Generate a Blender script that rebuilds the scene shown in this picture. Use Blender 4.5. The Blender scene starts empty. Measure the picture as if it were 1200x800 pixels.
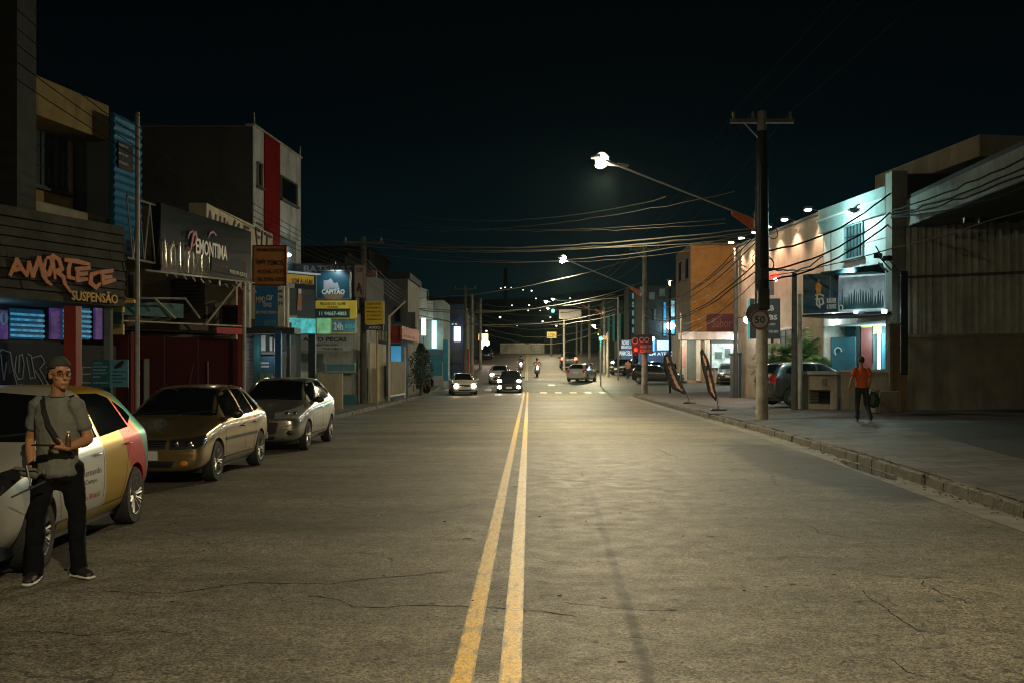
import bpy, bmesh, math, random
from mathutils import Vector, Matrix
from mathutils.bvhtree import BVHTree
R = random.Random(7)
scene = bpy.context.scene
COL = scene.collection
CH = 1.63          # camera height above the road
F = 1166.7         # focal length in photo pixels (35 mm lens)
VX, HY = 620.0, 434.0

def P(px, py, Y):  # survey: photo direction + distance -> world point
    return Vector(((px - VX) * Y / F, Y, CH - (py - HY) * Y / F))

PROF = [(-80, 0), (52, 0), (60, .02), (68, .15), (80, .60), (93, 1.30), (110, 2.2), (150, 4.2), (172, 4.9), (260, 7), (400, 12), (900, 12)]
def gz(Y):
    def lin(y):
        for (a, b), (c, d) in zip(PROF, PROF[1:]):
            if a <= y <= c: return b + (d - b) * (y - a) / (c - a)
        return PROF[0][1] if y < 0 else PROF[-1][1]
    return sum(lin(Y + k) for k in (-4, -2, 0, 2, 4)) / 5
KERB_R = [(-60, 5.3), (0, 5.3), (11, 5.43), (18, 5.84), (26, 6.12), (37, 6.15), (53, 6.3), (61, 6.35)]
def kerb_r(Y):
    for (a, b), (c, d) in zip(KERB_R, KERB_R[1:]):
        if a <= Y <= c: return b + (d - b) * (Y - a) / (c - a)
    return 6.35
def walk_r(X, Y): return gz(Y) + .15 + max(0, X - kerb_r(Y)) * .03
def walk_l(X, Y): return gz(Y) + .15

# ---------------------------------------------------------------- materials
MATS = {}
def nd(t, kind, **kw):
    n = t.nodes.new(kind)
    for k, v in kw.items():
        if hasattr(n, k): setattr(n, k, v)
        else: n.inputs[k].default_value = v
    return n
def mat(key, col=(.5, .5, .5), rough=.6, metal=0, var=.15, scale=3.0, bump=0.0, bscale=40, coat=0, emit=None, es=1.0, dirt=0.0, spec=.5, trans=0):
    if key in MATS: return MATS[key]
    m = bpy.data.materials.new(key); m.use_nodes = True
    t = m.node_tree; L = t.links
    b = t.nodes['Principled BSDF']
    b.inputs['Roughness'].default_value = rough; b.inputs['Metallic'].default_value = metal
    b.inputs['Coat Weight'].default_value = coat; b.inputs['Specular IOR Level'].default_value = spec
    if coat: b.inputs['Coat Roughness'].default_value = .06
    b.inputs['Transmission Weight'].default_value = trans
    tc = nd(t, 'ShaderNodeTexCoord')
    n = nd(t, 'ShaderNodeTexNoise'); n.inputs['Scale'].default_value = scale; n.inputs['Detail'].default_value = 6; n.inputs['Roughness'].default_value = .65
    L.new(tc.outputs['Object'], n.inputs['Vector'])
    r = nd(t, 'ShaderNodeMapRange'); r.inputs['From Min'].default_value = .3; r.inputs['From Max'].default_value = .7
    r.inputs['To Min'].default_value = 1 - var; r.inputs['To Max'].default_value = 1 + var
    L.new(n.outputs['Fac'], r.inputs['Value'])
    mx = nd(t, 'ShaderNodeMix', data_type='RGBA', blend_type='MULTIPLY'); mx.inputs['Factor'].default_value = 1
    mx.inputs[6].default_value = (*col, 1); L.new(r.outputs[0], mx.inputs[7])
    out = mx.outputs[2]
    if dirt:
        n2 = nd(t, 'ShaderNodeTexNoise'); n2.inputs['Scale'].default_value = 1.1; n2.inputs['Detail'].default_value = 8; n2.inputs['Roughness'].default_value = .7
        mp = nd(t, 'ShaderNodeMapping'); mp.inputs['Scale'].default_value = (1.6, 1.6, .35)
        L.new(tc.outputs['Object'], mp.inputs['Vector']); L.new(mp.outputs[0], n2.inputs['Vector'])
        r2 = nd(t, 'ShaderNodeMapRange'); r2.inputs['From Min'].default_value = .48; r2.inputs['From Max'].default_value = .72
        r2.inputs['To Max'].default_value = dirt; L.new(n2.outputs['Fac'], r2.inputs['Value'])
        m2 = nd(t, 'ShaderNodeMix', data_type='RGBA'); L.new(r2.outputs[0], m2.inputs['Factor']); L.new(out, m2.inputs[6])
        m2.inputs[7].default_value = (.04, .035, .028, 1); out = m2.outputs[2]
    L.new(out, b.inputs['Base Color'])
    if bump:
        nb = nd(t, 'ShaderNodeTexNoise'); nb.inputs['Scale'].default_value = bscale; nb.inputs['Detail'].default_value = 4
        L.new(tc.outputs['Object'], nb.inputs['Vector'])
        bp = nd(t, 'ShaderNodeBump'); bp.inputs['Strength'].default_value = bump; bp.inputs['Distance'].default_value = .02
        L.new(nb.outputs['Fac'], bp.inputs['Height']); L.new(bp.outputs[0], b.inputs['Normal'])
    if emit:
        b.inputs['Emission Strength'].default_value = es
        if var > .25:
            em = nd(t, 'ShaderNodeMix', data_type='RGBA', blend_type='MULTIPLY'); em.inputs['Factor'].default_value = 1; em.inputs[6].default_value = (*emit, 1); L.new(r.outputs[0], em.inputs[7]); L.new(em.outputs[2], b.inputs['Emission Color'])
        else: b.inputs['Emission Color'].default_value = (*emit, 1)
    MATS[key] = m; return m

# ---------------------------------------------------------------- mesh builder
class MB:
    def __init__(s): s.v = []; s.f = []
    def quad(s, a, b, c, d):
        n = len(s.v); s.v += [Vector(a), Vector(b), Vector(c), Vector(d)]; s.f.append((n, n + 1, n + 2, n + 3)); return s
    def hexa(s, p):  # 8 points: bottom 4 (ccw), top 4
        n = len(s.v); s.v += [Vector(q) for q in p]
        for f in ((3, 2, 1, 0), (4, 5, 6, 7), (0, 1, 5, 4), (1, 2, 6, 5), (2, 3, 7, 6), (3, 0, 4, 7)): s.f.append(tuple(n + i for i in f))
        return s
    def box(s, x0, x1, y0, y1, z0, z1):
        return s.hexa([(x0, y0, z0), (x1, y0, z0), (x1, y1, z0), (x0, y1, z0), (x0, y0, z1), (x1, y0, z1), (x1, y1, z1), (x0, y1, z1)])
    def cbox(s, c, d, rz=0):
        m = Matrix.Rotation(rz, 3, 'Z'); c = Vector(c); p = []
        for z in (-1, 1):
            for x, y in ((-1, -1), (1, -1), (1, 1), (-1, 1)): p.append(c + m @ Vector((x * d[0] / 2, y * d[1] / 2, z * d[2] / 2)))
        return s.hexa(p)
    def tube(s, pts, r, n=8, cap=True, flat=1.0):
        pts = [Vector(p) for p in pts]; rr = r if isinstance(r, (list, tuple)) else [r] * len(pts)
        base = len(s.v); up = None
        for i, p in enumerate(pts):
            d = (pts[min(i + 1, len(pts) - 1)] - pts[max(i - 1, 0)]).normalized()
            if up is None: up = Vector((0, 0, 1)) if abs(d.z) < .9 else Vector((0, 1, 0))
            a = d.cross(up)
            if a.length < 1e-4: a = d.orthogonal()
            a.normalize(); b = a.cross(d).normalized(); up = b
            for k in range(n):
                t = 2 * math.pi * k / n; s.v.append(p + a * math.cos(t) * rr[i] + b * math.sin(t) * rr[i] * flat)
        for i in range(len(pts) - 1):
            for k in range(n):
                q = base + i * n
                s.f.append((q + k, q + (k + 1) % n, q + n + (k + 1) % n, q + n + k))
        if cap:
            s.f.append(tuple(base + k for k in reversed(range(n)))); q = base + (len(pts) - 1) * n
            s.f.append(tuple(q + k for k in range(n)))
        return s
    def lathe(s, prof, c=(0, 0, 0), n=24, axis='Z'):  # prof: (r, h)
        base = len(s.v); c = Vector(c)
        for r, h in prof:
            for k in range(n):
                t = 2 * math.pi * k / n; x, y = r * math.cos(t), r * math.sin(t)
                s.v.append(c + (Vector((x, y, h)) if axis == 'Z' else Vector((h, x, y)) if axis == 'X' else Vector((x, h, y))))
        for i in range(len(prof) - 1):
            for k in range(n):
                q = base + i * n; s.f.append((q + k, q + (k + 1) % n, q + n + (k + 1) % n, q + n + k))
        if prof[0] != prof[-1]:
            s.f.append(tuple(base + k for k in range(n))); q = base + (len(prof) - 1) * n; s.f.append(tuple(q + k for k in range(n)))
        return s
    def ell(s, c, r, n=12, m=8, rot=None):
        base = len(s.v); c = Vector(c)
        for i in range(m + 1):
            ph = math.pi * i / m
            for k in range(n):
                t = 2 * math.pi * k / n
                v = Vector((r[0] * math.sin(ph) * math.cos(t), r[1] * math.sin(ph) * math.sin(t), r[2] * math.cos(ph)))
                if rot: v = rot @ v
                s.v.append(c + v)
        for i in range(m):
            for k in range(n):
                q = base + i * n; s.f.append((q + k, q + n + k, q + n + (k + 1) % n, q + (k + 1) % n))
        return s
    def prism(s, poly, z0, z1):
        n = len(s.v); k = len(poly)
        s.v += [Vector((x, y, z0)) for x, y in poly] + [Vector((x, y, z1)) for x, y in poly]
        s.f.append(tuple(n + i for i in reversed(range(k)))); s.f.append(tuple(n + k + i for i in range(k)))
        for i in range(k): s.f.append((n + i, n + (i + 1) % k, n + k + (i + 1) % k, n + k + i))
        return s
    def mesh(s, name, off=None):
        me = bpy.data.meshes.new(name)
        me.from_pydata([tuple(off @ v) if off else tuple(v) for v in s.v], [], s.f)
        bm = bmesh.new(); bm.from_mesh(me); bmesh.ops.remove_doubles(bm, verts=bm.verts, dist=1e-5)
        bmesh.ops.recalc_face_normals(bm, faces=bm.faces); bm.to_mesh(me); bm.free()
        return me
def smooth(me, ang=35):
    for p in me.polygons: p.use_smooth = True
    try: me.set_sharp_from_angle(angle=math.radians(ang))
    except Exception: pass
def link(name, me, m=None, parent=None, bevel=0, sm=None):
    o = bpy.data.objects.new(name, me); COL.objects.link(o)
    if m is not None and not me.materials: me.materials.append(m)
    if parent is not None: o.parent = parent
    if bevel:
        b = o.modifiers.new('bevel', 'BEVEL'); b.width = bevel; b.segments = 2; b.limit_method = 'ANGLE'; b.angle_limit = math.radians(40)
    if sm: smooth(me, sm)
    return o
def tag(o, label, cat, group=None, kind=None):
    if kind: o['kind'] = kind
    if label: o['label'] = label
    if cat: o['category'] = cat
    if group: o['group'] = group
    return o
def thing(name, label, cat, loc=(0, 0, 0), rz=0, group=None):
    o = bpy.data.objects.new(name, None); COL.objects.link(o); o.empty_display_size = .1
    o.location = loc; o.rotation_euler = (0, 0, rz); tag(o, label, cat, group); return o
def xf(o):
    return Matrix.Translation(o.location) @ Matrix.Rotation(o.rotation_euler[2], 4, 'Z')
# part built in world coordinates
def wp(name, mb, m, parent, bevel=0, sm=None, label=None, off=None):
    inv = off if off is not None else xf(parent).inverted()
    o = link(name, mb.mesh(name, inv), m, parent, bevel, sm)
    if label: o['label'] = label
    return o
def lp(name, mb, m, parent, bevel=0, sm=None, label=None):
    o = link(name, mb.mesh(name), m, parent, bevel, sm)
    if label: o['label'] = label
    return o
def solo(name, mb, m, label, cat, loc=None, group=None, bevel=0, sm=None, kind=None):   # a thing that is one mesh (world coordinates)
    loc = Vector(loc) if loc is not None else Vector((0, 0, 0))
    o = link(name, mb.mesh(name, Matrix.Translation(-loc)), m, None, bevel, sm); o.location = loc
    return tag(o, label, cat, group, kind)
def struct(name, mb, m, sm=None): return solo(name, mb, m, None, None, kind='structure', sm=sm)
def copy_tree(o, parent=None):
    c = o.copy(); COL.objects.link(c)
    if parent is not None: c.parent = parent
    for ch in list(o.children): copy_tree(ch, c)
    return c
def evald(ob):
    dg = bpy.context.evaluated_depsgraph_get(); e = ob.evaluated_get(dg)
    return bpy.data.meshes.new_from_object(e)

# ---------------------------------------------------------------- facade frame (vertical plane through two plan points)
class Fc:
    def __init__(s, A, B):
        s.A = Vector((A[0], A[1], 0)); s.B = Vector((B[0], B[1], 0)); d = s.B - s.A; s.L = d.length; s.d = d.normalized(); s.n = Vector((s.d.y, -s.d.x, 0))
    def p(s, u, z, w=0): return s.A + s.d * u + s.n * w + Vector((0, 0, z))
    def px(s, px, py, w=0):   # which point of the wall is seen in that direction
        r = Vector(((px - VX) / F, 1, -(py - HY) / F)); A = s.A + s.n * w
        t = (A.dot(s.n)) / r.dot(s.n); q = Vector((0, 0, CH)) + r * t
        return (q - A).dot(s.d), q.z
    def box(s, mb, u0, u1, z0, z1, w0, w1):
        return mb.hexa([s.p(u0, z0, w1), s.p(u1, z0, w1), s.p(u1, z0, w0), s.p(u0, z0, w0), s.p(u0, z1, w1), s.p(u1, z1, w1), s.p(u1, z1, w0), s.p(u0, z1, w0)])
    def rect(s, mb, x0, y0, x1, y1, w0, w1):
        u0, z1 = s.px(x0, y0, w1); u1, z0 = s.px(x1, y1, w1); return s.box(mb, u0, u1, z0, z1, w0, w1)
def front(x0, x1, Y):  # frontal frame facing the camera side
    return Fc(((x0 - VX) * Y / F, Y), ((x1 - VX) * Y / F, Y))

FONTC = {}
def text_mb(body, bold=0.0, ext=.01, res=2, shear=0):
    cu = bpy.data.curves.new('lettering', 'FONT'); cu.body = body; cu.extrude = ext; cu.offset = bold; cu.resolution_u = res; cu.shear = shear
    cu.align_x = 'LEFT'
    o = bpy.data.objects.new('lettering', cu); COL.objects.link(o); bpy.context.view_layer.update()
    me = evald(o); bpy.data.objects.remove(o)
    vs = [v.co.copy() for v in me.vertices]; fs = [tuple(p.vertices) for p in me.polygons]
    bpy.data.meshes.remove(me); bpy.data.curves.remove(cu)
    return vs, fs
def text_on(fc, body, u0, u1, z0, z1, w, m, parent, name='lettering', bold=0.01, depth=.012, shear=0):
    vs, fs = text_mb(body, bold, .5, shear=shear)
    if not vs: return None
    xa = min(v.x for v in vs); xb = max(v.x for v in vs); ya = min(v.y for v in vs); yb = max(v.y for v in vs)
    mb = MB()
    for v in vs:
        mb.v.append(fc.p(u0 + (v.x - xa) / (xb - xa) * (u1 - u0), z0 + (v.y - ya) / (yb - ya) * (z1 - z0), w + (depth if v.z > 0 else 0)))
    mb.f = fs
    return wp(name, mb, m, parent)
def text_px(fc, body, x0, y0, x1, y1, w, m, parent, **kw):
    u0, z1 = fc.px(x0, y0, w); u1, z0 = fc.px(x1, y1, w); return text_on(fc, body, u0, u1, z0, z1, w, m, parent, **kw)
def stroke(mb, fc, pts, wid, w, depth=.015):
    q = [fc.px(x, y, w) for x, y in pts]; wid = wid if isinstance(wid, (list, tuple)) else [wid] * len(q)
    for i in range(len(q) - 1):
        a, b = Vector(q[i]), Vector(q[i + 1]); d = b - a
        if d.length < 1e-5: continue
        d.normalize(); n = Vector((-d.y, d.x)); a2 = a - d * wid[i] * .3; b2 = b + d * wid[i + 1] * .3
        c = [a2 - n * wid[i] / 2, b2 - n * wid[i + 1] / 2, b2 + n * wid[i + 1] / 2, a2 + n * wid[i] / 2]
        dd = w + depth + .0007 * i
        mb.hexa([fc.p(c[0].x, c[0].y, w), fc.p(c[1].x, c[1].y, w), fc.p(c[2].x, c[2].y, w), fc.p(c[3].x, c[3].y, w),
                 fc.p(c[0].x, c[0].y, dd), fc.p(c[1].x, c[1].y, dd), fc.p(c[2].x, c[2].y, dd), fc.p(c[3].x, c[3].y, dd)])
    return mb
def lamp(name, kind, loc, power, col, size=.1, rot=None, parent=None, spot=None, target=None, blend=.4, shape=None):
    l = bpy.data.lights.new(name, kind); l.energy = power; l.color = col
    if kind == 'AREA': l.size = size
    else: l.shadow_soft_size = size
    if spot: l.spot_size = math.radians(spot); l.spot_blend = blend
    o = bpy.data.objects.new(name, l); COL.objects.link(o); o.location = loc
    if target is not None: o.rotation_euler = (Vector(target) - Vector(loc)).to_track_quat('-Z', 'Y').to_euler()
    if rot: o.rotation_euler = rot
    if parent is not None:
        o.parent = parent; o.matrix_parent_inverse = xf(parent).inverted()
    return o

def road_optic(o, spread=.45, base=.20):
    # luminaire distribution: strong along the road, weak across it, little upwards (like an IES curve)
    l = o.data; l.use_nodes = True; t = l.node_tree; L = t.links; em = t.nodes['Emission']
    g = nd(t, 'ShaderNodeNewGeometry'); s = nd(t, 'ShaderNodeSeparateXYZ'); L.new(g.outputs['Incoming'], s.inputs[0])
    def ma(op, a, b=0.0):
        n = nd(t, 'ShaderNodeMath'); n.operation = op
        for i, v in enumerate((a, b)):
            if isinstance(v, (int, float)): n.inputs[i].default_value = v
            else: L.new(v, n.inputs[i])
        return n.outputs[0]
    x2 = ma('POWER', ma('ABSOLUTE', ma('DIVIDE', s.outputs[0], spread)), 2.4)
    e = ma('EXPONENT', ma('MULTIPLY', x2, -1.0))
    dn = nd(t, 'ShaderNodeMapRange'); dn.interpolation_type = 'SMOOTHSTEP'
    for k, v in zip(('From Min', 'From Max', 'To Min', 'To Max'), (-.02, -.34, .0, 1)): dn.inputs[k].default_value = v
    L.new(s.outputs[2], dn.inputs['Value'])
    up = nd(t, 'ShaderNodeMapRange')
    for k, v in zip(('From Min', 'From Max', 'To Min', 'To Max'), (.25, -.1, .25, 1)): up.inputs[k].default_value = v
    L.new(s.outputs[2], up.inputs['Value'])
    bk = nd(t, 'ShaderNodeMapRange')
    for k, v in zip(('From Min', 'From Max', 'To Min', 'To Max'), (.6, .9, 1, .10)): bk.inputs[k].default_value = v
    L.new(s.outputs[0], bk.inputs['Value'])
    L.new(ma('ADD', ma('MULTIPLY', e, dn.outputs[0]), ma('MULTIPLY', ma('MULTIPLY', up.outputs[0], base), bk.outputs[0])), em.inputs['Strength'])
# ================================================================ world, camera
w = bpy.data.worlds.new('World'); scene.world = w; w.use_nodes = True
t = w.node_tree; bg = t.nodes['Background']
sky = nd(t, 'ShaderNodeTexSky', sky_type='NISHITA'); sky.sun_disc = False; sky.sun_elevation = math.radians(-8); sky.sun_rotation = math.radians(200)
tc = nd(t, 'ShaderNodeTexCoord'); sp = nd(t, 'ShaderNodeSeparateXYZ'); t.links.new(tc.outputs['Generated'], sp.inputs[0])
rp = nd(t, 'ShaderNodeValToRGB'); e = rp.color_ramp.elements
e[0].position = 0; e[0].color = (.0028, .0098, .0118, 1); e[1].position = .42; e[1].color = (.0003, .0007, .0009, 1)
k = e.new(.12); k.color = (.0015, .0062, .0080, 1); k = e.new(.24); k.color = (.0007, .0024, .0034, 1)
t.links.new(sp.outputs['Z'], rp.inputs[0])
ad = nd(t, 'ShaderNodeMix', data_type='RGBA', blend_type='ADD'); ad.inputs['Factor'].default_value = .02
t.links.new(rp.outputs[0], ad.inputs[6]); t.links.new(sky.outputs[0], ad.inputs[7]); t.links.new(ad.outputs[2], bg.inputs['Color'])
bg.inputs['Strength'].default_value = .75

cd = bpy.data.cameras.new('camera'); cam = bpy.data.objects.new('camera', cd); COL.objects.link(cam)
cam.location = (0, 0, CH); cam.rotation_euler = (math.radians(90), 0, 0)
cd.lens = 35; cd.sensor_width = 36; cd.sensor_fit = 'HORIZONTAL'; cd.clip_end = 3000; cd.clip_start = .1
cd.shift_x = -20 / 1200; cd.shift_y = 34 / 1200
scene.camera = cam
scene.view_settings.view_transform = 'Standard'; scene.view_settings.look = 'None'; scene.view_settings.exposure = 0; scene.view_settings.gamma = 1
scene.cycles.use_denoising = True
try: scene.cycles.denoiser = 'OPENIMAGEDENOISE'
except Exception: pass
scene.cycles.max_bounces = 5; scene.cycles.diffuse_bounces = 2; scene.cycles.glossy_bounces = 3; scene.cycles.transmission_bounces = 3; scene.cycles.volume_bounces = 0
scene.cycles.sample_clamp_indirect = 3; scene.cycles.sample_clamp_direct = 0
scene.cycles.caustics_reflective = False; scene.cycles.caustics_refractive = False
scene.cycles.use_adaptive_sampling = True; scene.cycles.filter_width = 1.15; scene.cycles.denoising_prefilter = 'ACCURATE'

# ================================================================ ground materials
def asphalt():
    m = bpy.data.materials.new('asphalt'); m.use_nodes = True; t = m.node_tree; L = t.links; b = t.nodes['Principled BSDF']
    tc = nd(t, 'ShaderNodeTexCoord'); O = tc.outputs['Object']
    def noise(sc, det=5, ro=.6, vec=None, dist=0):
        n = nd(t, 'ShaderNodeTexNoise'); n.inputs['Scale'].default_value = sc; n.inputs['Detail'].default_value = det; n.inputs['Roughness'].default_value = ro
        n.inputs['Distortion'].default_value = dist; L.new(vec or O, n.inputs['Vector']); return n.outputs['Fac']
    def mr(x, a, b_, c, d, sm=False):
        r = nd(t, 'ShaderNodeMapRange'); r.interpolation_type = 'SMOOTHSTEP' if sm else 'LINEAR'
        for i, v in zip(('From Min', 'From Max', 'To Min', 'To Max'), (a, b_, c, d)): r.inputs[i].default_value = v
        L.new(x, r.inputs['Value']); return r.outputs[0]
    def ma(op, a, b_=None, c=None):
        n = nd(t, 'ShaderNodeMath'); n.operation = op
        for i, v in enumerate((a, b_, c)):
            if v is None: continue
            if isinstance(v, (int, float)): n.inputs[i].default_value = v
            else: L.new(v, n.inputs[i])
        return n.outputs[0]
    def mix(f, a, b_, mode='MIX'):
        n = nd(t, 'ShaderNodeMix', data_type='RGBA', blend_type=mode)
        for i, v in ((0, f), (6, a), (7, b_)):
            if isinstance(v, (int, float)): n.inputs[i].default_value = v
            elif isinstance(v, tuple): n.inputs[i].default_value = (*v, 1)
            else: L.new(v, n.inputs[i])
        return n.outputs[2]
    sx = nd(t, 'ShaderNodeSeparateXYZ'); L.new(O, sx.inputs[0]); X, Y = sx.outputs[0], sx.outputs[1]
    base = mix(mr(noise(.35, 6, .6), .35, .65, 0, 1), (.115, .105, .080), (.170, .155, .118))
    base = mix(mr(noise(2.2, 8, .72), .38, .66, 0, .5), base, (.075, .069, .053))
    # aggregate: stone chips of different greys
    vo = nd(t, 'ShaderNodeTexVoronoi'); vo.inputs['Scale'].default_value = 88; L.new(O, vo.inputs['Vector'])
    sc = nd(t, 'ShaderNodeSeparateColor'); L.new(vo.outputs['Color'], sc.inputs[0])
    chip = mr(sc.outputs[0], 0, 1, .25, 1.8)
    base = mix(.9, base, chip, 'MULTIPLY')
    base = mix(.7, base, mr(noise(34, 3, .8), .32, .68, .55, 1.5), 'MULTIPLY')
    bmp = nd(t, 'ShaderNodeMapping'); bmp.inputs['Scale'].default_value = (.22, .75, 1); L.new(O, bmp.inputs['Vector'])
    base = mix(.9, base, mr(noise(1.0, 5, .62, bmp.outputs[0]), .34, .66, .62, 1.34), 'MULTIPLY')
    base = mix(.6, base, mr(noise(7, 5, .7), .35, .65, .6, 1.4), 'MULTIPLY')
    v2 = nd(t, 'ShaderNodeTexVoronoi'); v2.inputs['Scale'].default_value = 28; L.new(O, v2.inputs['Vector'])
    s2 = nd(t, 'ShaderNodeSeparateColor'); L.new(v2.outputs['Color'], s2.inputs[0])
    bright = ma('MULTIPLY', ma('GREATER_THAN', s2.outputs[1], .93), ma('LESS_THAN', v2.outputs['Distance'], .22))
    base = mix(ma('MULTIPLY', bright, .6), base, (.30, .28, .22))
    dark = ma('MULTIPLY', ma('GREATER_THAN', s2.outputs[2], .86), ma('LESS_THAN', v2.outputs['Distance'], .35))
    base = mix(ma('MULTIPLY', dark, .6), base, (.03, .028, .022))
    # wheel tracks, darker oil strip
    wob = ma('MULTIPLY', ma('SUBTRACT', noise(.25, 3), .5), .5)
    xw = ma('ADD', X, wob)
    sp_ = mr(noise(5, 5, .75), .55, .68, 0, 1)
    base = mix(ma('MULTIPLY', sp_, mr(noise(.5, 3), .40, .60, .1, .85)), base, (.04, .036, .028))
    pm = nd(t, 'ShaderNodeMapping'); pm.inputs['Scale'].default_value = (.6, 1.0, 1); L.new(O, pm.inputs['Vector'])
    pit = ma('MULTIPLY', mr(noise(9, 3, .7, pm.outputs[0]), .62, .67, 0, 1), mr(noise(.8, 4, .6), .40, .55, .25, 1))
    base = mix(ma('MULTIPLY', pit, .75), base, (.025, .023, .018))
    # the long dark tyre/oil streak right of the middle
    cx = ma('ADD', ma('MULTIPLY', Y, .024), .51)
    dx = ma('ABSOLUTE', ma('ADD', ma('SUBTRACT', X, cx), ma('MULTIPLY', ma('SUBTRACT', noise(1.1, 6, .7), .5), .07)))
    st = ma('MULTIPLY', mr(dx, .012, .062, 1, 0, True), mr(Y, 15.5, 12, 0, 1, True))
    st = ma('MULTIPLY', st, mr(noise(9, 5, .7), .36, .56, .7, 1.0))
    STREAK = st
    # dark tar patch near the right kerb
    pv = nd(t, 'ShaderNodeVectorMath'); pv.operation = 'SUBTRACT'; L.new(O, pv.inputs[0]); pv.inputs[1].default_value = (4.75, 17.6, 0)
    ps = nd(t, 'ShaderNodeVectorMath'); ps.operation = 'MULTIPLY'; L.new(pv.outputs[0], ps.inputs[0]); ps.inputs[1].default_value = (.95, .16, 0)
    pl = nd(t, 'ShaderNodeVectorMath'); pl.operation = 'LENGTH'; L.new(ps.outputs[0], pl.inputs[0])
    pd = ma('ADD', pl.outputs['Value'], ma('MULTIPLY', ma('SUBTRACT', noise(.9, 6, .65), .5), .7))
    base = mix(mr(pd, .66, .92, .85, 0, True), base, (.024, .023, .021))
    pv2 = ma('ADD', ma('ABSOLUTE', ma('SUBTRACT', Y, 10.6)), ma('MULTIPLY', noise(.7, 5), 2.2))
    base = mix(ma('MULTIPLY', mr(pv2, 1.1, 2.0, .35, 0, True), mr(X, -3, 3.5, 1, .6)), base, (.05, .046, .037))
    base = mix(ma('MULTIPLY', STREAK, .95), base, (.022, .02, .016))
    # cracks
    wv = nd(t, 'ShaderNodeTexNoise'); wv.inputs['Scale'].default_value = 1.6; wv.inputs['Detail'].default_value = 6; L.new(O, wv.inputs['Vector'])
    wa = nd(t, 'ShaderNodeVectorMath'); wa.operation = 'MULTIPLY_ADD'; L.new(wv.outputs['Color'], wa.inputs[0]); wa.inputs[1].default_value = (1.1, 1.1, 0); L.new(O, wa.inputs[2])
    vc = nd(t, 'ShaderNodeTexVoronoi'); vc.feature = 'DISTANCE_TO_EDGE'; vc.inputs['Scale'].default_value = .42; L.new(wa.outputs[0], vc.inputs['Vector'])
    cr = mr(vc.outputs['Distance'], .0015, .0075, 1, 0)
    cr = ma('MULTIPLY', cr, mr(noise(.45, 2), .54, .62, 0, .8))
    vd = nd(t, 'ShaderNodeTexVoronoi'); vd.feature = 'DISTANCE_TO_EDGE'; vd.inputs['Scale'].default_value = 1.5; L.new(wa.outputs[0], vd.inputs['Vector'])
    cr2 = ma('MULTIPLY', mr(vd.outputs['Distance'], .004, .02, .7, 0), mr(noise(.6, 2), .56, .64, 0, 1))
    crk = cr
    base = mix(ma('MULTIPLY', crk, .8), base, (.018, .017, .014))
    # right edge of carriageway: dusty lighter band
    ed = ma('ADD', X, ma('MULTIPLY', noise(.8, 4), .5))
    base = mix(mr(ed, 5.3, 5.9, 0, .4), base, (.15, .14, .115))
    L.new(base, b.inputs['Base Color'])
    L.new(mr(noise(3, 6, .7), .3, .7, .58, .74), b.inputs['Roughness'])
    b.inputs['Specular IOR Level'].default_value = .30
    bp = nd(t, 'ShaderNodeBump'); bp.inputs['Strength'].default_value = .55; bp.inputs['Distance'].default_value = .006
    h = ma('ADD', ma('MULTIPLY', noise(95, 3, .7), 1.0), ma('MULTIPLY', crk, -2.0)); L.new(h, bp.inputs['Height'])
    b2 = nd(t, 'ShaderNodeBump'); b2.inputs['Strength'].default_value = .35; b2.inputs['Distance'].default_value = .03; L.new(noise(1.4, 5, .5), b2.inputs['Height'])
    L.new(bp.outputs[0], b.inputs['Normal'])
    return m
ASPH = asphalt()

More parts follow.
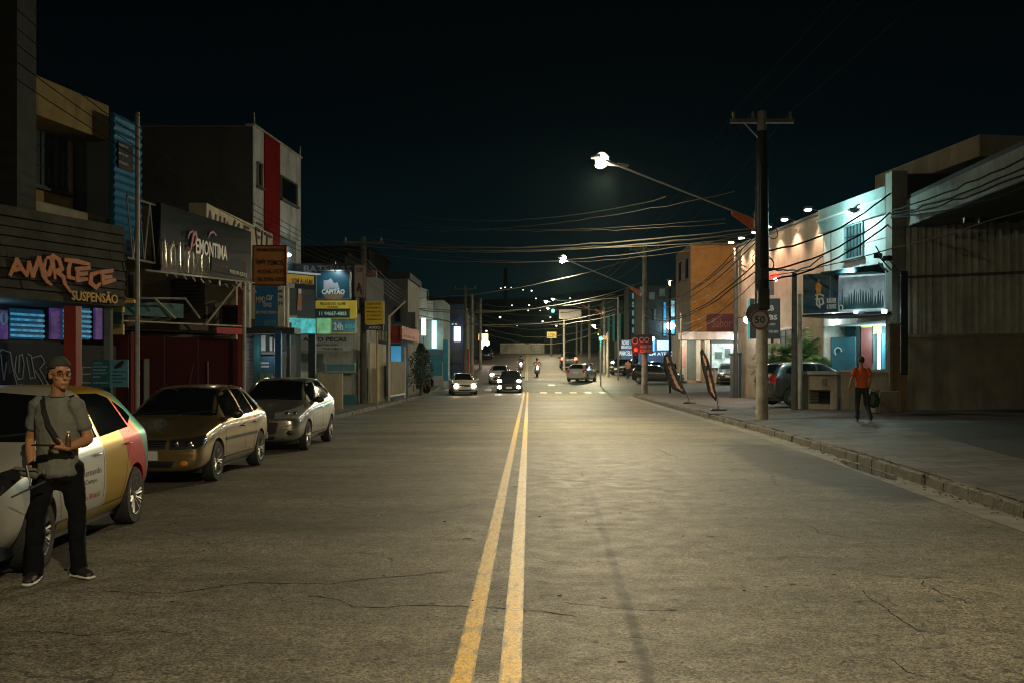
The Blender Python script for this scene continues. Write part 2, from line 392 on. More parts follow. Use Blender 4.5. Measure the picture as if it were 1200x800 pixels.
def paint_mat(key, col, wear=.5, sc=6, cx=()):
    m = bpy.data.materials.new(key); m.use_nodes = True; t = m.node_tree; L = t.links; b = t.nodes['Principled BSDF']
    tc = nd(t, 'ShaderNodeTexCoord')
    n = nd(t, 'ShaderNodeTexNoise'); n.inputs['Scale'].default_value = sc; n.inputs['Detail'].default_value = 9; n.inputs['Roughness'].default_value = .78
    mp = nd(t, 'ShaderNodeMapping'); mp.inputs['Scale'].default_value = (2.2, .6, 1); L.new(tc.outputs['Object'], mp.inputs[0]); L.new(mp.outputs[0], n.inputs['Vector'])
    r = nd(t, 'ShaderNodeMapRange'); r.inputs['From Min'].default_value = wear; r.inputs['From Max'].default_value = wear + .1
    def ma(op, a, b_=0.0):
        q = nd(t, 'ShaderNodeMath'); q.operation = op
        for i, v in enumerate((a, b_)):
            if isinstance(v, (int, float)): q.inputs[i].default_value = v
            else: L.new(v, q.inputs[i])
        return q.outputs[0]
    f = n.outputs['Fac']
    if cx:   # paint chips away first along the edges of each line
        sx = nd(t, 'ShaderNodeSeparateXYZ'); L.new(tc.outputs['Object'], sx.inputs[0])
        d = ma('MINIMUM', ma('ABSOLUTE', ma('SUBTRACT', sx.outputs[0], cx[0])), ma('ABSOLUTE', ma('SUBTRACT', sx.outputs[0], cx[1])))
        e = nd(t, 'ShaderNodeMapRange'); e.inputs['From Min'].default_value = .040; e.inputs['From Max'].default_value = .062; e.inputs['To Max'].default_value = .16; L.new(d, e.inputs['Value'])
        f = ma('ADD', f, e.outputs[0])
    L.new(f, r.inputs['Value'])
    v = nd(t, 'ShaderNodeTexVoronoi'); v.inputs['Scale'].default_value = 75; L.new(tc.outputs['Object'], v.inputs['Vector'])
    s = nd(t, 'ShaderNodeSeparateColor'); L.new(v.outputs['Color'], s.inputs[0])
    r3 = nd(t, 'ShaderNodeMapRange'); r3.inputs['To Min'].default_value = .55; r3.inputs['To Max'].default_value = 1.15; L.new(s.outputs[0], r3.inputs['Value'])
    mx = nd(t, 'ShaderNodeMix', data_type='RGBA', blend_type='MULTIPLY'); mx.inputs[0].default_value = 1; mx.inputs[6].default_value = (*col, 1); L.new(r3.outputs[0], mx.inputs[7])
    m2 = nd(t, 'ShaderNodeMix', data_type='RGBA'); L.new(r.outputs[0], m2.inputs[0]); L.new(mx.outputs[2], m2.inputs[6]); m2.inputs[7].default_value = (.17, .13, .06, 1)
    L.new(m2.outputs[2], b.inputs['Base Color']); b.inputs['Roughness'].default_value = .5
    n3 = nd(t, 'ShaderNodeTexNoise'); n3.inputs['Scale'].default_value = 95; L.new(tc.outputs['Object'], n3.inputs['Vector'])
    bp = nd(t, 'ShaderNodeBump'); bp.inputs['Strength'].default_value = .45; bp.inputs['Distance'].default_value = .005; L.new(n3.outputs['Fac'], bp.inputs['Height']); L.new(bp.outputs[0], b.inputs['Normal'])
    return m
YEL = paint_mat('yellow_road_paint', (.66, .38, .02), .53, cx=(-.355, -.10))
WHT = paint_mat('white_road_paint', (.55, .53, .47), .52)
CONC = mat('pavement_concrete', (.085, .083, .073), .75, var=.4, scale=1.3, bump=.5, bscale=25, dirt=.75)
def jointed():
    m = mat('pavement_slabs', (.085, .082, .072), .7, var=.45, scale=.9, bump=.5, bscale=25, dirt=.8); t = m.node_tree; L = t.links; b = t.nodes['Principled BSDF']
    src = b.inputs['Base Color'].links[0].from_socket; tc = nd(t, 'ShaderNodeTexCoord'); br = nd(t, 'ShaderNodeTexBrick'); br.inputs['Scale'].default_value = .55
    br.inputs['Mortar Size'].default_value = .012; br.inputs['Color1'].default_value = (.75, .75, .75, 1); br.inputs['Color2'].default_value = (1.25, 1.2, 1.15, 1); br.inputs['Mortar'].default_value = (.2, .19, .17, 1)
    wn = nd(t, 'ShaderNodeTexNoise'); wn.inputs['Scale'].default_value = 1.5; L.new(tc.outputs['Object'], wn.inputs['Vector'])
    va = nd(t, 'ShaderNodeVectorMath'); va.operation = 'MULTIPLY_ADD'; va.inputs[1].default_value = (.08, .08, 0); L.new(wn.outputs['Color'], va.inputs[0]); L.new(tc.outputs['Object'], va.inputs[2]); L.new(va.outputs[0], br.inputs['Vector'])
    mx = nd(t, 'ShaderNodeMix', data_type='RGBA', blend_type='MULTIPLY'); mx.inputs[0].default_value = .8; L.new(src, mx.inputs[6]); L.new(br.outputs['Color'], mx.inputs[7]); L.new(mx.outputs[2], b.inputs['Base Color'])
    return m
SLAB = jointed()
KERB = mat('kerb_concrete', (.12, .11, .085), .8, var=.45, scale=4, bump=.8, bscale=18, dirt=.8)
GUT = mat('gutter_concrete', (.19, .18, .15), .7, var=.4, scale=2.5, bump=.4, bscale=30, dirt=.6)

# ================================================================ ground
HAZE = True
YS = [-60, -40, -20, -8] + list(range(0, 60, 4)) + list(range(60, 130, 3)) + list(range(132, 175, 6))
def strip(xl, xr, zf, ys=YS):
    mb = MB()
    for a, b in zip(ys, ys[1:]):
        mb.quad((xl(a), a, zf(xl(a), a)), (xr(a), a, zf(xr(a), a)), (xr(b), b, zf(xr(b), b)), (xl(b), b, zf(xl(b), b)))
    return mb
C_ = lambda v: (lambda Y: v)
mb = MB()
gy = [-80, -40, 0, 30] + list(range(50, 190, 5)) + [200, 230, 260, 320, 400, 540]
gx = [-300, -80, -30, 0, 30, 80, 300]
for a, b in zip(gy, gy[1:]):
    for c, d in zip(gx, gx[1:]): mb.quad((c, a, gz(a) - .12), (d, a, gz(a) - .12), (d, b, gz(b) - .12), (c, b, gz(b) - .12))
struct('ground', mb, mat('earth', (.05, .045, .035), .9, bump=.3), 30)
struct('road', strip(C_(-6.75), C_(6.6), lambda x, y: gz(y)), ASPH, 30)
# side street to the right beyond the corner and the forecourt in front of the shops there
ys2 = [60.5, 63, 66, 69, 72, 75, 78, 81, 84, 87, 90, 93, 96]
struct('side_road', strip(C_(6.6), C_(60), lambda x, y: gz(y) - .001, ys2), ASPH, 30)
# sidewalks
def slab(name, xl, xr, ys, zf, kerb_side, m):
    mb = MB(); kb = MB()
    for a, b in zip(ys, ys[1:]):
        L0, L1, R0, R1 = xl(a), xl(b), xr(a), xr(b)
        if kerb_side == 'L': L0 += .14; L1 += .14
        else: R0 -= .14; R1 -= .14
        mb.quad((L0, a, zf(L0, a)), (R0, a, zf(R0, a)), (R1, b, zf(R1, b)), (L1, b, zf(L1, b)))
    struct(name, mb, m, 30)
ysr = [-60, -30, -10, 0, 4, 8, 11, 14, 18, 22, 26, 30, 34, 38, 42, 46, 50, 54, 58, 61]
slab('sidewalk_right', kerb_r, C_(45), ysr, walk_r, 'L', SLAB)
slab('sidewalk_left', C_(-40), C_(-6.5), [-60, -20, 0, 10, 20, 30, 40, 50, 56, 60, 64, 68, 72, 76, 80, 86, 93, 101, 110, 130, 150, 170], walk_l, 'R', CONC)
slab('sidewalk_far', C_(6.4), C_(45), [97, 104, 110, 130, 150, 170], lambda x, y: gz(y) + .15, 'L', CONC)
struct('forecourt', strip(lambda y: 7.6 + max(0, y - 14) * .16, C_(45), lambda x, y: walk_r(x, y) + .005, [-60, -30, -10, 0, 4, 8, 11, 14, 18, 22, 25.5]), mat('forecourt_asphalt', (.028, .028, .026), .6, var=.5, scale=.7, bump=.4, bscale=40, dirt=.5), 30)
# kerbstones: each stone slightly off its neighbour, broken here and there
def kerb(name, xf_, y0, y1, sgn, zoff=0):
    mb = MB(); y = y0
    while y < y1:
        L = R.uniform(.75, 1.05) if y < 65 else 2.0; a, b = y + .012, min(y + L, y1)
        h = .148 + R.uniform(-.014, .006); j = R.uniform(-.014, .014); x0, x1 = xf_(a) + j, xf_(b) + j + R.uniform(-.015, .015); wd = .15
        p = []
        for z in (0, 1):
            for (x, yy) in ((x0, a), (x0 + sgn * wd, a), (x1 + sgn * wd, b), (x1, b)):
                r_ = R.uniform(-.012, .012) if z else 0
                p.append((x + (sgn * .02 if z and x in (x0, x1) else 0), yy, gz(yy) + (h + r_ if z else -.05)))
        if sgn < 0: p = [p[1], p[0], p[3], p[2], p[5], p[4], p[7], p[6]]
        mb.hexa(p); y += L
    o = struct(name, mb, KERB); b = o.modifiers.new('bevel', 'BEVEL'); b.width = .018; b.segments = 2
kerb('kerb_right', kerb_r, -10, 61, 1); kerb('kerb_left', C_(-6.5), -10, 170, -1)
kerb('kerb_far', C_(6.4), 97, 165, 1)
mb = strip(lambda y: kerb_r(y) - .42, lambda y: kerb_r(y) + .01, lambda x, y: gz(y) + .004, [-10, 0, 4, 8, 11, 14, 18, 22, 26, 30, 34, 38, 42, 46, 50, 54, 58, 61])
struct('gutter', mb, GUT)
# corner kerb of the side street
mb = MB(); mb.box(6.4, 40, 60.85, 61.0, -.05, .24); struct('kerb_corner', mb, KERB)
# broken stones and leaf litter along the kerb
mb = MB()
for i in range(520):
    y = R.uniform(9, 45) if i % 3 else R.uniform(9, 20); x = kerb_r(y) + R.gauss(.0, .10); s_ = R.uniform(.006, .022)
    z = gz(y) + (.15 if x > kerb_r(y) + .01 else .006)
    mb.ell((x, y, z + s_ * .3), (s_, s_ * R.uniform(.6, 1.4), s_ * .5), 5, 3)
solo('kerb_debris', mb, mat('litter_mat', (.10, .085, .06), .9, var=.5, scale=8), 'broken kerb grit and dry leaves along the right kerb', 'debris', kind='stuff')
# puddle in the gutter that mirrors the blue shop light
mb = MB(); poly = []
for k in range(22):
    a = 2 * math.pi * k / 22; yy = 16.4 + 1.6 * math.sin(a); xx = kerb_r(yy) - .20 + .13 * math.cos(a) * (1 + .3 * R.random()); poly.append((xx, yy))
n0 = len(mb.v); mb.v += [Vector((x, y, .0095)) for x, y in poly]; mb.f.append(tuple(range(22)))
struct('water_puddle', mb, mat('puddle', (.02, .03, .035), .04, var=0))
# small bumps of litter on the asphalt
mb = MB()
for i in range(45):
    y = 6.5 + 14 * R.random() ** 1.5; x = R.uniform(-5, 5); s_ = R.uniform(.004, .012)
    mb.ell((x, y, s_ * .4), (s_ * R.uniform(1, 2.2), s_, s_ * .5), 6, 3)
solo('road_grit', mb, mat('grit', (.035, .03, .024), .9), 'scattered stones and leaf bits on the asphalt', 'grit', kind='stuff')

# tar drips, patched pits and oil spots: irregular flat stains pressed into the asphalt
mb = MB()
for i in range(420):
    y = 5.5 + 22 * R.random() ** 1.3; x = R.uniform(-4.0, 5.2); s_ = R.uniform(.005, .017) * (1 if R.random() < .93 else 1.9); n_ = 9; b0 = len(mb.v); ph = R.uniform(0, 6)
    for k in range(n_):
        a = 2 * math.pi * k / n_; rr = s_ * R.uniform(.45, 1.2); mb.v.append(Vector((x + rr * 1.9 * math.cos(a), y + rr * 1.2 * math.sin(a), gz(y) + .0022)))
    mb.f.append(tuple(b0 + k for k in range(n_)))
struct('road_stains', mb, mat('tar_stain', (.062, .057, .044), .85, var=.4, scale=9, spec=.15))
# painted lines
def line(name, x0, x1, y0, y1, m, dz=.004):
    ys = [y0]
    while ys[-1] < y1: ys.append(min(ys[-1] + (2.0 if ys[-1] < 50 else 3.0), y1))
    return struct(name, strip(lambda y: x0, lambda y: x1, lambda x, y: gz(y) + dz, ys), m)
line('line_yellow_left', -.415, -.295, -10, 68, YEL); line('line_yellow_right', -.16, -.04, -10, 68, YEL)
mb = MB()
for k in range(5):
    x = .75 + k * 1.0; mb.quad((x, 66.2, gz(66.2) + .006), (x + .45, 66.2, gz(66.2) + .006), (x + .45, 67.9, gz(67.9) + .006), (x, 67.9, gz(67.9) + .006))
for k in range(6):
    x = -6.0 + k * .95; mb.quad((x, 70, gz(70) + .006), (x + .45, 70, gz(70) + .006), (x + .45, 72.5, gz(72.5) + .006), (x, 72.5, gz(72.5) + .006))
mb.quad((1.5, 76.5, gz(76.5) + .007), (2.0, 76.5, gz(76.5) + .007), (2.0, 78.5, gz(78.5) + .007), (1.5, 78.5, gz(78.5) + .007))
struct('crosswalk_marks', mb, WHT)
line('line_yellow_far', -.35, -.1, 84, 150, YEL)
# explicit long cracks
def crack(name, pts, wd):
    mb = MB(); q = []
    for (a, b) in zip(pts, pts[1:]):
        n = max(2, int(math.dist(a, b) / .06))
        for i in range(n): q.append((a[0] + (b[0] - a[0]) * i / n, a[1] + (b[1] - a[1]) * i / n))
    ox = oy = 0; s = []
    for x, y in q:
        ox = ox * .9 + R.gauss(0, .014); oy = oy * .9 + R.gauss(0, .014); s.append((x + ox, y + oy, wd * 1.15 * R.uniform(.3, 1.3)))
    for (a, b) in zip(s, s[1:]):
        d = Vector((b[0] - a[0], b[1] - a[1])); 
        if d.length < 1e-4: continue
        d.normalize(); n = Vector((-d.y, d.x))
        mb.quad((a[0] - n.x * a[2] / 2, a[1] - n.y * a[2] / 2, .0025), (a[0] + n.x * a[2] / 2, a[1] + n.y * a[2] / 2, .0025), (b[0] + n.x * b[2] / 2, b[1] + n.y * b[2] / 2, .0025), (b[0] - n.x * b[2] / 2, b[1] - n.y * b[2] / 2, .0025))
    struct(name, mb, mat('crack_dark', (.012, .011, .009), .95, spec=.1))
CONC_T = None
G = lambda x, y: ((x - VX) * CH / (y - HY), CH * F / (y - HY))
crack('road_crack', [G(120, 692), G(210, 695), G(300, 681), G(390, 683), G(425, 678), G(530, 668)], .012)
crack('road_crack', [G(360, 697), G(400, 703), G(412, 711), G(480, 707), G(545, 709), G(640, 716), G(690, 724)], .013)
crack('road_crack', [G(900, 553), G(917, 570), G(935, 577)], .009)
crack('road_crack', [G(1075, 680), G(1100, 695), G(1150, 712)], .007)
crack('road_crack', [G(1010, 692), G(1040, 718), G(1075, 737)], .006)
crack('road_crack', [G(1040, 770), G(1055, 785), G(1100, 800)], .006)
crack('road_crack', [G(770, 525), G(795, 535)], .012)

for pts in ([G(20, 740), G(90, 745), G(160, 738), G(230, 744)], [G(180, 620), G(260, 634), G(330, 630)], [G(560, 590), G(500, 600), G(450, 598)], [G(830, 640), G(880, 655), G(960, 652)], [G(660, 705), G(760, 713), G(800, 711)], [G(935, 610), G(960, 625), G(1010, 632)], [G(640, 560), G(700, 566)], [G(230, 560), G(330, 566), G(420, 562)]): crack('road_crack', pts, .007)
# hills with the far town
mb = MB(); import math as _m
hx = list(range(-300, 320, 20)); rows = []
for Y, hb in ((185, 5.5), (240, 15), (320, 25.5), (420, 38), (520, 34)):
    rows.append([(x, Y, hb * (.92 + .06 * _m.sin(x * .021 + Y) + .04 * _m.sin(x * .063 + 1.3 * Y)) if Y > 190 else 4.0) for x in hx])
for a, b in zip(rows, rows[1:]):
    for i in range(len(hx) - 1): mb.quad(a[i], a[i + 1], b[i + 1], b[i])
struct('hills', mb, mat('hill_dark', (.02, .03, .028), .95, var=.5, scale=.05), 60)
# ================================================================ cars (local: front at -y, x right, z up, origin on the ground in the middle)
BLACK = mat('black_plastic', (.012, .012, .013), .45, var=.1)
RUB = mat('tyre_rubber', (.015, .015, .015), .8, var=.2, bump=.3)
GLASS = mat('car_glass', (.006, .008, .009), .04, var=0, spec=.6, coat=.3)
CHROME = mat('chrome', (.55, .55, .55), .15, 1.0, var=.05)
ALLOY = mat('alloy', (.26, .25, .23), .42, .8, var=.1)
SEAM = mat('panel_gap', (.006, .006, .006), .8, var=0)
LENS = mat('headlight_lens', (.35, .38, .4), .08, .3, var=.3, scale=14, coat=1)
LENSD = mat('headlight_dark', (.03, .03, .032), .1, .3, var=.3, scale=14, coat=1)
RED = mat('tail_lens', (.35, .01, .01), .12, var=.1, coat=1)
ORG = mat('turn_lens', (.6, .2, .02), .15, var=.1, coat=1)
PLATE = mat('number_plate', (.45, .46, .46), .4, var=.1)
LIT = mat('headlight_on', (1, 1, 1), .3, emit=(1, .95, .82), es=60)
LITW = mat('headlight_on_warm', (1, 1, 1), .3, emit=(1, .80, .52), es=45)
TLIT = mat('tail_on', (.8, .02, .01), .3, emit=(1, .12, .05), es=6)
def paint(key, col, metal=.35, rough=.32): return mat(key, col, rough, metal, var=.06, scale=1.5, coat=.7, dirt=.12)

def wheel_mbs(r, w, spokes, rim_r):
    ty = MB(); ty.lathe([(rim_r * .98, -w / 2 + .015), (rim_r * 1.03, -w / 2), (r * .93, -w / 2), (r * .985, -w / 2 + .02), (r, -w / 2 + .045), (r, w / 2 - .045), (r * .985, w / 2 - .02), (r * .93, w / 2), (rim_r * 1.03, w / 2), (rim_r * .98, w / 2 - .015), (rim_r * .98, -w / 2 + .015)], n=36, axis='X')
    rm = MB(); f = w / 2  # outer face at +x
    rm.lathe([(rim_r * .99, f - .14), (rim_r * 1.0, f - .012), (rim_r * .985, f + .004), (rim_r * .93, f), (rim_r * .90, f - .03), (rim_r * .9, f - .135), (rim_r * .99, f - .14)], n=36, axis='X')
    rm.lathe([(rim_r * .2, f - .06), (rim_r * .22, f - .02), (rim_r * .16, f - .008), (.01, f - .006)], n=16, axis='X')
    for k in range(spokes):
        a = 2 * math.pi * k / spokes
        for s in (-.5, .5):
            aa = a + s * (2.2 / spokes) * .55; ab = a + s * (2.2 / spokes) * 1.0
            p0 = Vector((f - .03, math.cos(aa) * rim_r * .18, math.sin(aa) * rim_r * .18)); p1 = Vector((f - .012, math.cos(ab) * rim_r * .93, math.sin(ab) * rim_r * .93))
            rm.tube([p0, (p0 + p1) / 2 + Vector((.004, 0, 0)), p1], [.017, .016, .02], 6)
    dk = MB(); dk.lathe([(rim_r * .89, f - .11), (rim_r * .6, f - .115), (.02, f - .115)], n=24, axis='X')
    return ty, rm, dk

def car(name, label, spec, body_mat, loc, rz, group=None, lights='off', rim_mat=None, simple=False, extra=None):
    S = spec; L, W, H = S['L'], S['W'], S['H']; T = thing(name, label, S.get('cat', 'car'), loc, rz, group)
    st = S['st']  # (y, zb, zs, zt, hw_bottom, hw_mid, hw_top)
    mb = MB(); rows = []; N = None
    for (y, zb, zs, zt, hb, hm, ht) in st:
        h = [(0, zb), (hb * .8, zb), (hb * .96, zb + .05), (hm * .985, zb + (zs - zb) * .3), (hm, zb + (zs - zb) * .58), (hm * .985, zs - .06), (hm * .955, zs), (ht + (hm * .94 - ht) * .5, zs + (zt - zs) * .5), (ht, zt - .05 * min(1, (zt - zs) / .3)), (ht * .8, zt - .012), (0, zt)]
        ring = [(x, z) for x, z in h] + [(-x, z) for x, z in reversed(h[1:-1])]
        N = len(ring); rows.append(len(mb.v)); mb.v += [Vector((x, y - L / 2, z)) for x, z in ring]
    for a, b in zip(rows, rows[1:]):
        for k in range(N): mb.f.append((a + k, a + (k + 1) % N, b + (k + 1) % N, b + k))
    mb.f.append(tuple(rows[0] + k for k in range(N))); mb.f.append(tuple(rows[-1] + k for k in reversed(range(N))))
    me = mb.mesh('body'); o = bpy.data.objects.new('body', me); COL.objects.link(o); me.materials.append(body_mat); me.materials.append(BLACK)
    ss = o.modifiers.new('s', 'SUBSURF'); ss.levels = 3; ss.render_levels = 3
    bpy.context.view_layer.update()
    m0 = evald(o); bvh = BVHTree.FromPolygons([v.co.copy() for v in m0.vertices], [tuple(p.vertices) for p in m0.polygons])
    # wheel arches
    wr = S['r']; ar = wr + .045; cut = MB()
    for wy in S['wy']:
        for s in (-1, 1):
            c = Vector((s * W / 2, wy - L / 2, wr)); prof = [(ar, -.24), (ar, .2)]
            cut.lathe(prof, c, 32, 'X')
    cme = cut.mesh('arch_cut'); cme.materials.append(body_mat); cme.materials.append(BLACK)
    for p in cme.polygons: p.material_index = 1
    co = bpy.data.objects.new('arch_cut', cme); COL.objects.link(co)
    o.modifiers.clear(); o.data = m0
    bo = o.modifiers.new('b', 'BOOLEAN'); bo.operation = 'DIFFERENCE'; bo.object = co; bo.solver = 'EXACT'; bo.material_mode = 'TRANSFER'
    bpy.context.view_layer.update(); m1 = evald(o)
    bpy.data.objects.remove(co); bpy.data.objects.remove(o)
    m1.materials.clear(); m1.materials.append(body_mat); m1.materials.append(BLACK)
    smooth(m1, 40); m1.name = 'body'; body = link('body', m1, None, T)
    def proj(pt, D, off):
        D = Vector(D).normalized(); q = Vector(pt) - D * 6
        h = bvh.ray_cast(q, D)
        if h[0] is None:
            h = bvh.find_nearest(Vector(pt)); 
        n = h[1]
        if n.dot(D) > 0: n = -n
        return h[0] + n * off
    def panel(top, bot, rows_, D, tofn, off=.004, n=14, mb=None, rim=True):
        mb = mb or MB()
        def samp(pl, t):
            ds = [0]
            for a, b in zip(pl, pl[1:]): ds.append(ds[-1] + math.dist(a, b))
            x = t * ds[-1]
            for i in range(len(pl) - 1):
                if x <= ds[i + 1] + 1e-9:
                    k = (x - ds[i]) / max(ds[i + 1] - ds[i], 1e-9); return [pl[i][j] + (pl[i + 1][j] - pl[i][j]) * k for j in (0, 1)]
            return pl[-1]
        g = []
        for r in range(rows_ + 1):
            row = []
            for i in range(n + 1):
                a = samp(top, i / n); b = samp(bot, i / n); k = r / rows_
                u, v = a[0] + (b[0] - a[0]) * k, a[1] + (b[1] - a[1]) * k
                row.append(proj(tofn(u, v), D, off))
            g.append(row)
        for r in range(rows_):
            for i in range(n):
                if (g[r][i] - g[r + 1][i + 1]).length > .9: continue
                mb.quad(g[r][i], g[r][i + 1], g[r + 1][i + 1], g[r + 1][i])
        return mb
    def add(nm, mb, m, parent=None, sm=50, label=None, solid=0):
        me = mb.mesh(nm); q = link(nm, me, m, parent or T, sm=sm)
        if solid: s_ = q.modifiers.new('t', 'SOLIDIFY'); s_.thickness = solid; s_.offset = 0
        if label: q['label'] = label
        return q
    side = lambda s: (lambda y, z: (s * W / 2, y - L / 2, z))
    frn = lambda x, z: (x, -L / 2, z); rer = lambda x, z: (x, L / 2, z)
    # glazing
    add('windscreen', panel(*S['ws'], 8, (0, 1, 0), frn, n=16), GLASS)
    if 'wr' in S: add('rear_window', panel(*S['wr'], 6, (0, -1, 0), rer, n=12), GLASS)
    for s in (-1, 1):
        for top, bot in S['sw']: add('side_window', panel(top, bot, 6, (-s, 0, 0), side(s)), GLASS)
    # door seams
    if not simple:
        for s in (-1, 1):
            q = MB()
            for pl in S['seams']:
                for a, b in zip(pl, pl[1:]):
                    d = math.dist(a, b); nn = max(2, int(d / .08)); n_ = ((b[1] - a[1]) / d * .005, -(b[0] - a[0]) / d * .005)
                    panel([(a[0] + n_[0], a[1] + n_[1]), (b[0] + n_[0], b[1] + n_[1])], [(a[0] - n_[0], a[1] - n_[1]), (b[0] - n_[0], b[1] - n_[1])], 1, (-s, 0, 0), side(s), .0015, nn, q)
            add('door_seam', q, SEAM, body)
            for hy, hz in S['handles']:
                c = proj(side(s)(hy, hz), (-s, 0, 0), .012)
                q = MB().tube([c + Vector((0, -.085, 0)), c + Vector((s * .016, -.06, 0)), c + Vector((s * .018, .06, 0)), c + Vector((0, .085, 0))], [.011, .013, .013, .011], 8)
                add('door_handle', q, S.get('handle_mat', body_mat))
            c = proj(side(s)((S['wy'][0] + S['wy'][1]) / 2, .24), (-s, 0, 0), .0)
            q = MB(); panel([(S['wy'][0] + ar + .03, .33), (S['wy'][1] - ar - .03, .33)], [(S['wy'][0] + ar + .03, .22), (S['wy'][1] - ar - .03, .22)], 2, (-s, 0, 0), side(s), .012, 10, q)
            add('side_skirt', q, S.get('sill_mat', body_mat))
            if 'mould' in S:
                q = MB(); y0, y1, z = S['mould']; panel([(y0, z + .02), (y1, z + .02)], [(y0, z - .02), (y1, z - .02)], 2, (-s, 0, 0), side(s), .01, 14, q); add('side_moulding', q, BLACK)
    # mirrors
    for s in (-1, 1):
        my, mz = S['mir']; c = proj(side(s)(my, mz), (-s, 0, 0), .0)
        q = MB().tube([c, c + Vector((s * .08, 0, .015))], [.03, .025], 8)
        q.ell(c + Vector((s * .15, .0, .05)), (.11, .055, .07), 14, 10)
        mr_ = add('wing_mirror', q, S.get('mir_mat', body_mat))
    # front end
    hl = {'off': S.get('lens', LENS), 'on': LENSD, 'warm': LENSD}[lights]
    for s in (-1, 1):
        D = Vector((-s * S.get('hd', .45), 1, 0)).normalized(); U = Vector((D.y, -D.x, 0))
        base = Vector((s * S['hx'], -L / 2 + .1, 0))
        tf = lambda u, v, s=s, U=U, base=base: base + U * (u * s) + Vector((0, 0, v))
        hp = add('headlight', panel(*S['hl'], 5, D, tf, .006, 12), hl)
        lc = proj(tf(*S['lampc']), D, .012)
        if lights in ('on', 'warm'):
            add('bulb', MB().ell(lc, (.15, .06, .13), 14, 10), LIT if lights == 'on' else LITW, hp)
            lamp('headlight_beam', 'SPOT', lc + Vector((0, -.12, 0)), S.get('beam', 60), (1, .93, .8) if lights == 'on' else (1, .78, .5), .06, rot=(math.radians(82), 0, 0), spot=75).parent = T
        elif not simple:
            for k in S.get('reflectors', [0]):
                c2 = proj(tf(S['lampc'][0] + k, S['lampc'][1]), D, .006); add('reflector', MB().ell(c2, (.055, .012, .05), 14, 8), CHROME, hp)
    add('grille', panel(*S['grille'], 4, (0, 1, 0), frn, .006, 12), BLACK)
    if 'bars' in S:
        q = MB()
        for z, hw in S['bars']: panel([(-hw, z + .006), (hw, z + .006)], [(-hw, z - .006), (hw, z - .006)], 1, (0, 1, 0), frn, .014, 12, q)
        add('grille_bar', q, S.get('bar_mat', BLACK))
    add('air_intake', panel(*S['intake'], 3, (0, 1, 0), frn, .006, 12), BLACK)
    for s in (-1, 1):
        if 'fog' in S:
            x, z, rr = S['fog']; c = proj(frn(s * x, z), (0, 1, 0), .004); add('fog_lamp', MB().ell(c, (rr * 1.4, .015, rr) if not S.get('foglit') else (.13, .05, .11), 12, 8), LIT if S.get('foglit') else S.get('fog_mat', LENS))
        add('tail_light', panel(*S['tl'], 4, Vector((-s * .5, -1, 0)).normalized(), (lambda u, v, s=s: Vector((s * S['hx'], L / 2 - .1, 0)) + Vector((1 * s * u * .9, -.45 * u, v))), .006, 8), TLIT if lights == 'rear' or S.get('tlit') else RED)
    c = proj(frn(0, S['plz']), (0, 1, 0), .012); q = MB().cbox(c, (.40, .012, .13)); pl = add('number_plate', q, PLATE, sm=None)
    c = proj(rer(0, S.get('rplz', .75)), (0, -1, 0), .012); add('number_plate', MB().cbox(c, (.40, .012, .13)), PLATE, sm=None)
    if not simple:
        c = proj(frn(0, S['badge']), (0, 1, 0), .004); add('badge', MB().lathe([(.0, 0), (.052, 0), (.055, -.008), (.04, -.014), (.0, -.014)], c, 20, 'Y'), CHROME)
        # wipers
        q = MB()
        for x0, x1 in ((-.45, .05), (.1, .6)):
            p = [proj(frn(x0 + (x1 - x0) * k / 6, S['ws'][1][0][1] + .015 + .05 * k / 6), (0, 1, 0), .012) for k in range(7)]
            q.tube(p, .008, 5)
        add('wiper', q, BLACK)
        if 'ant' in S: add('aerial', MB().tube([(0, S['ant'] - L / 2, H - .03), (0, S['ant'] - L / 2 + .25, H + .35)], [.006, .003], 6), BLACK)
        # underbody
    add('underbody', MB().box(-W / 2 + .12, W / 2 - .12, -L / 2 + .3, L / 2 - .3, .17, .3), BLACK, sm=None)
    # wheels
    ty, rm, dk = wheel_mbs(wr, .2, S.get('spokes', 10), S['rim']); tm, rmm, dm = ty.mesh('tyre'), rm.mesh('rim'), dk.mesh('brake_disc')
    for me_ in (tm, rmm, dm): smooth(me_, 35)
    tm.materials.append(RUB); rmm.materials.append(rim_mat or ALLOY); dm.materials.append(BLACK)
    for i, wy in enumerate(S['wy']):
        for s in (-1, 1):
            wo = link('wheel', tm, None, T); wo.location = (s * (W / 2 - .115), wy - L / 2, wr); wo.rotation_euler = (R.uniform(0, 6), 0, 0) if s > 0 else (R.uniform(0, 6), 0, math.pi)
            link('rim', rmm, None, wo); link('brake_disc', dm, None, wo)
    if extra: extra(T, proj, panel, add, side, frn, rer, body)
    return T

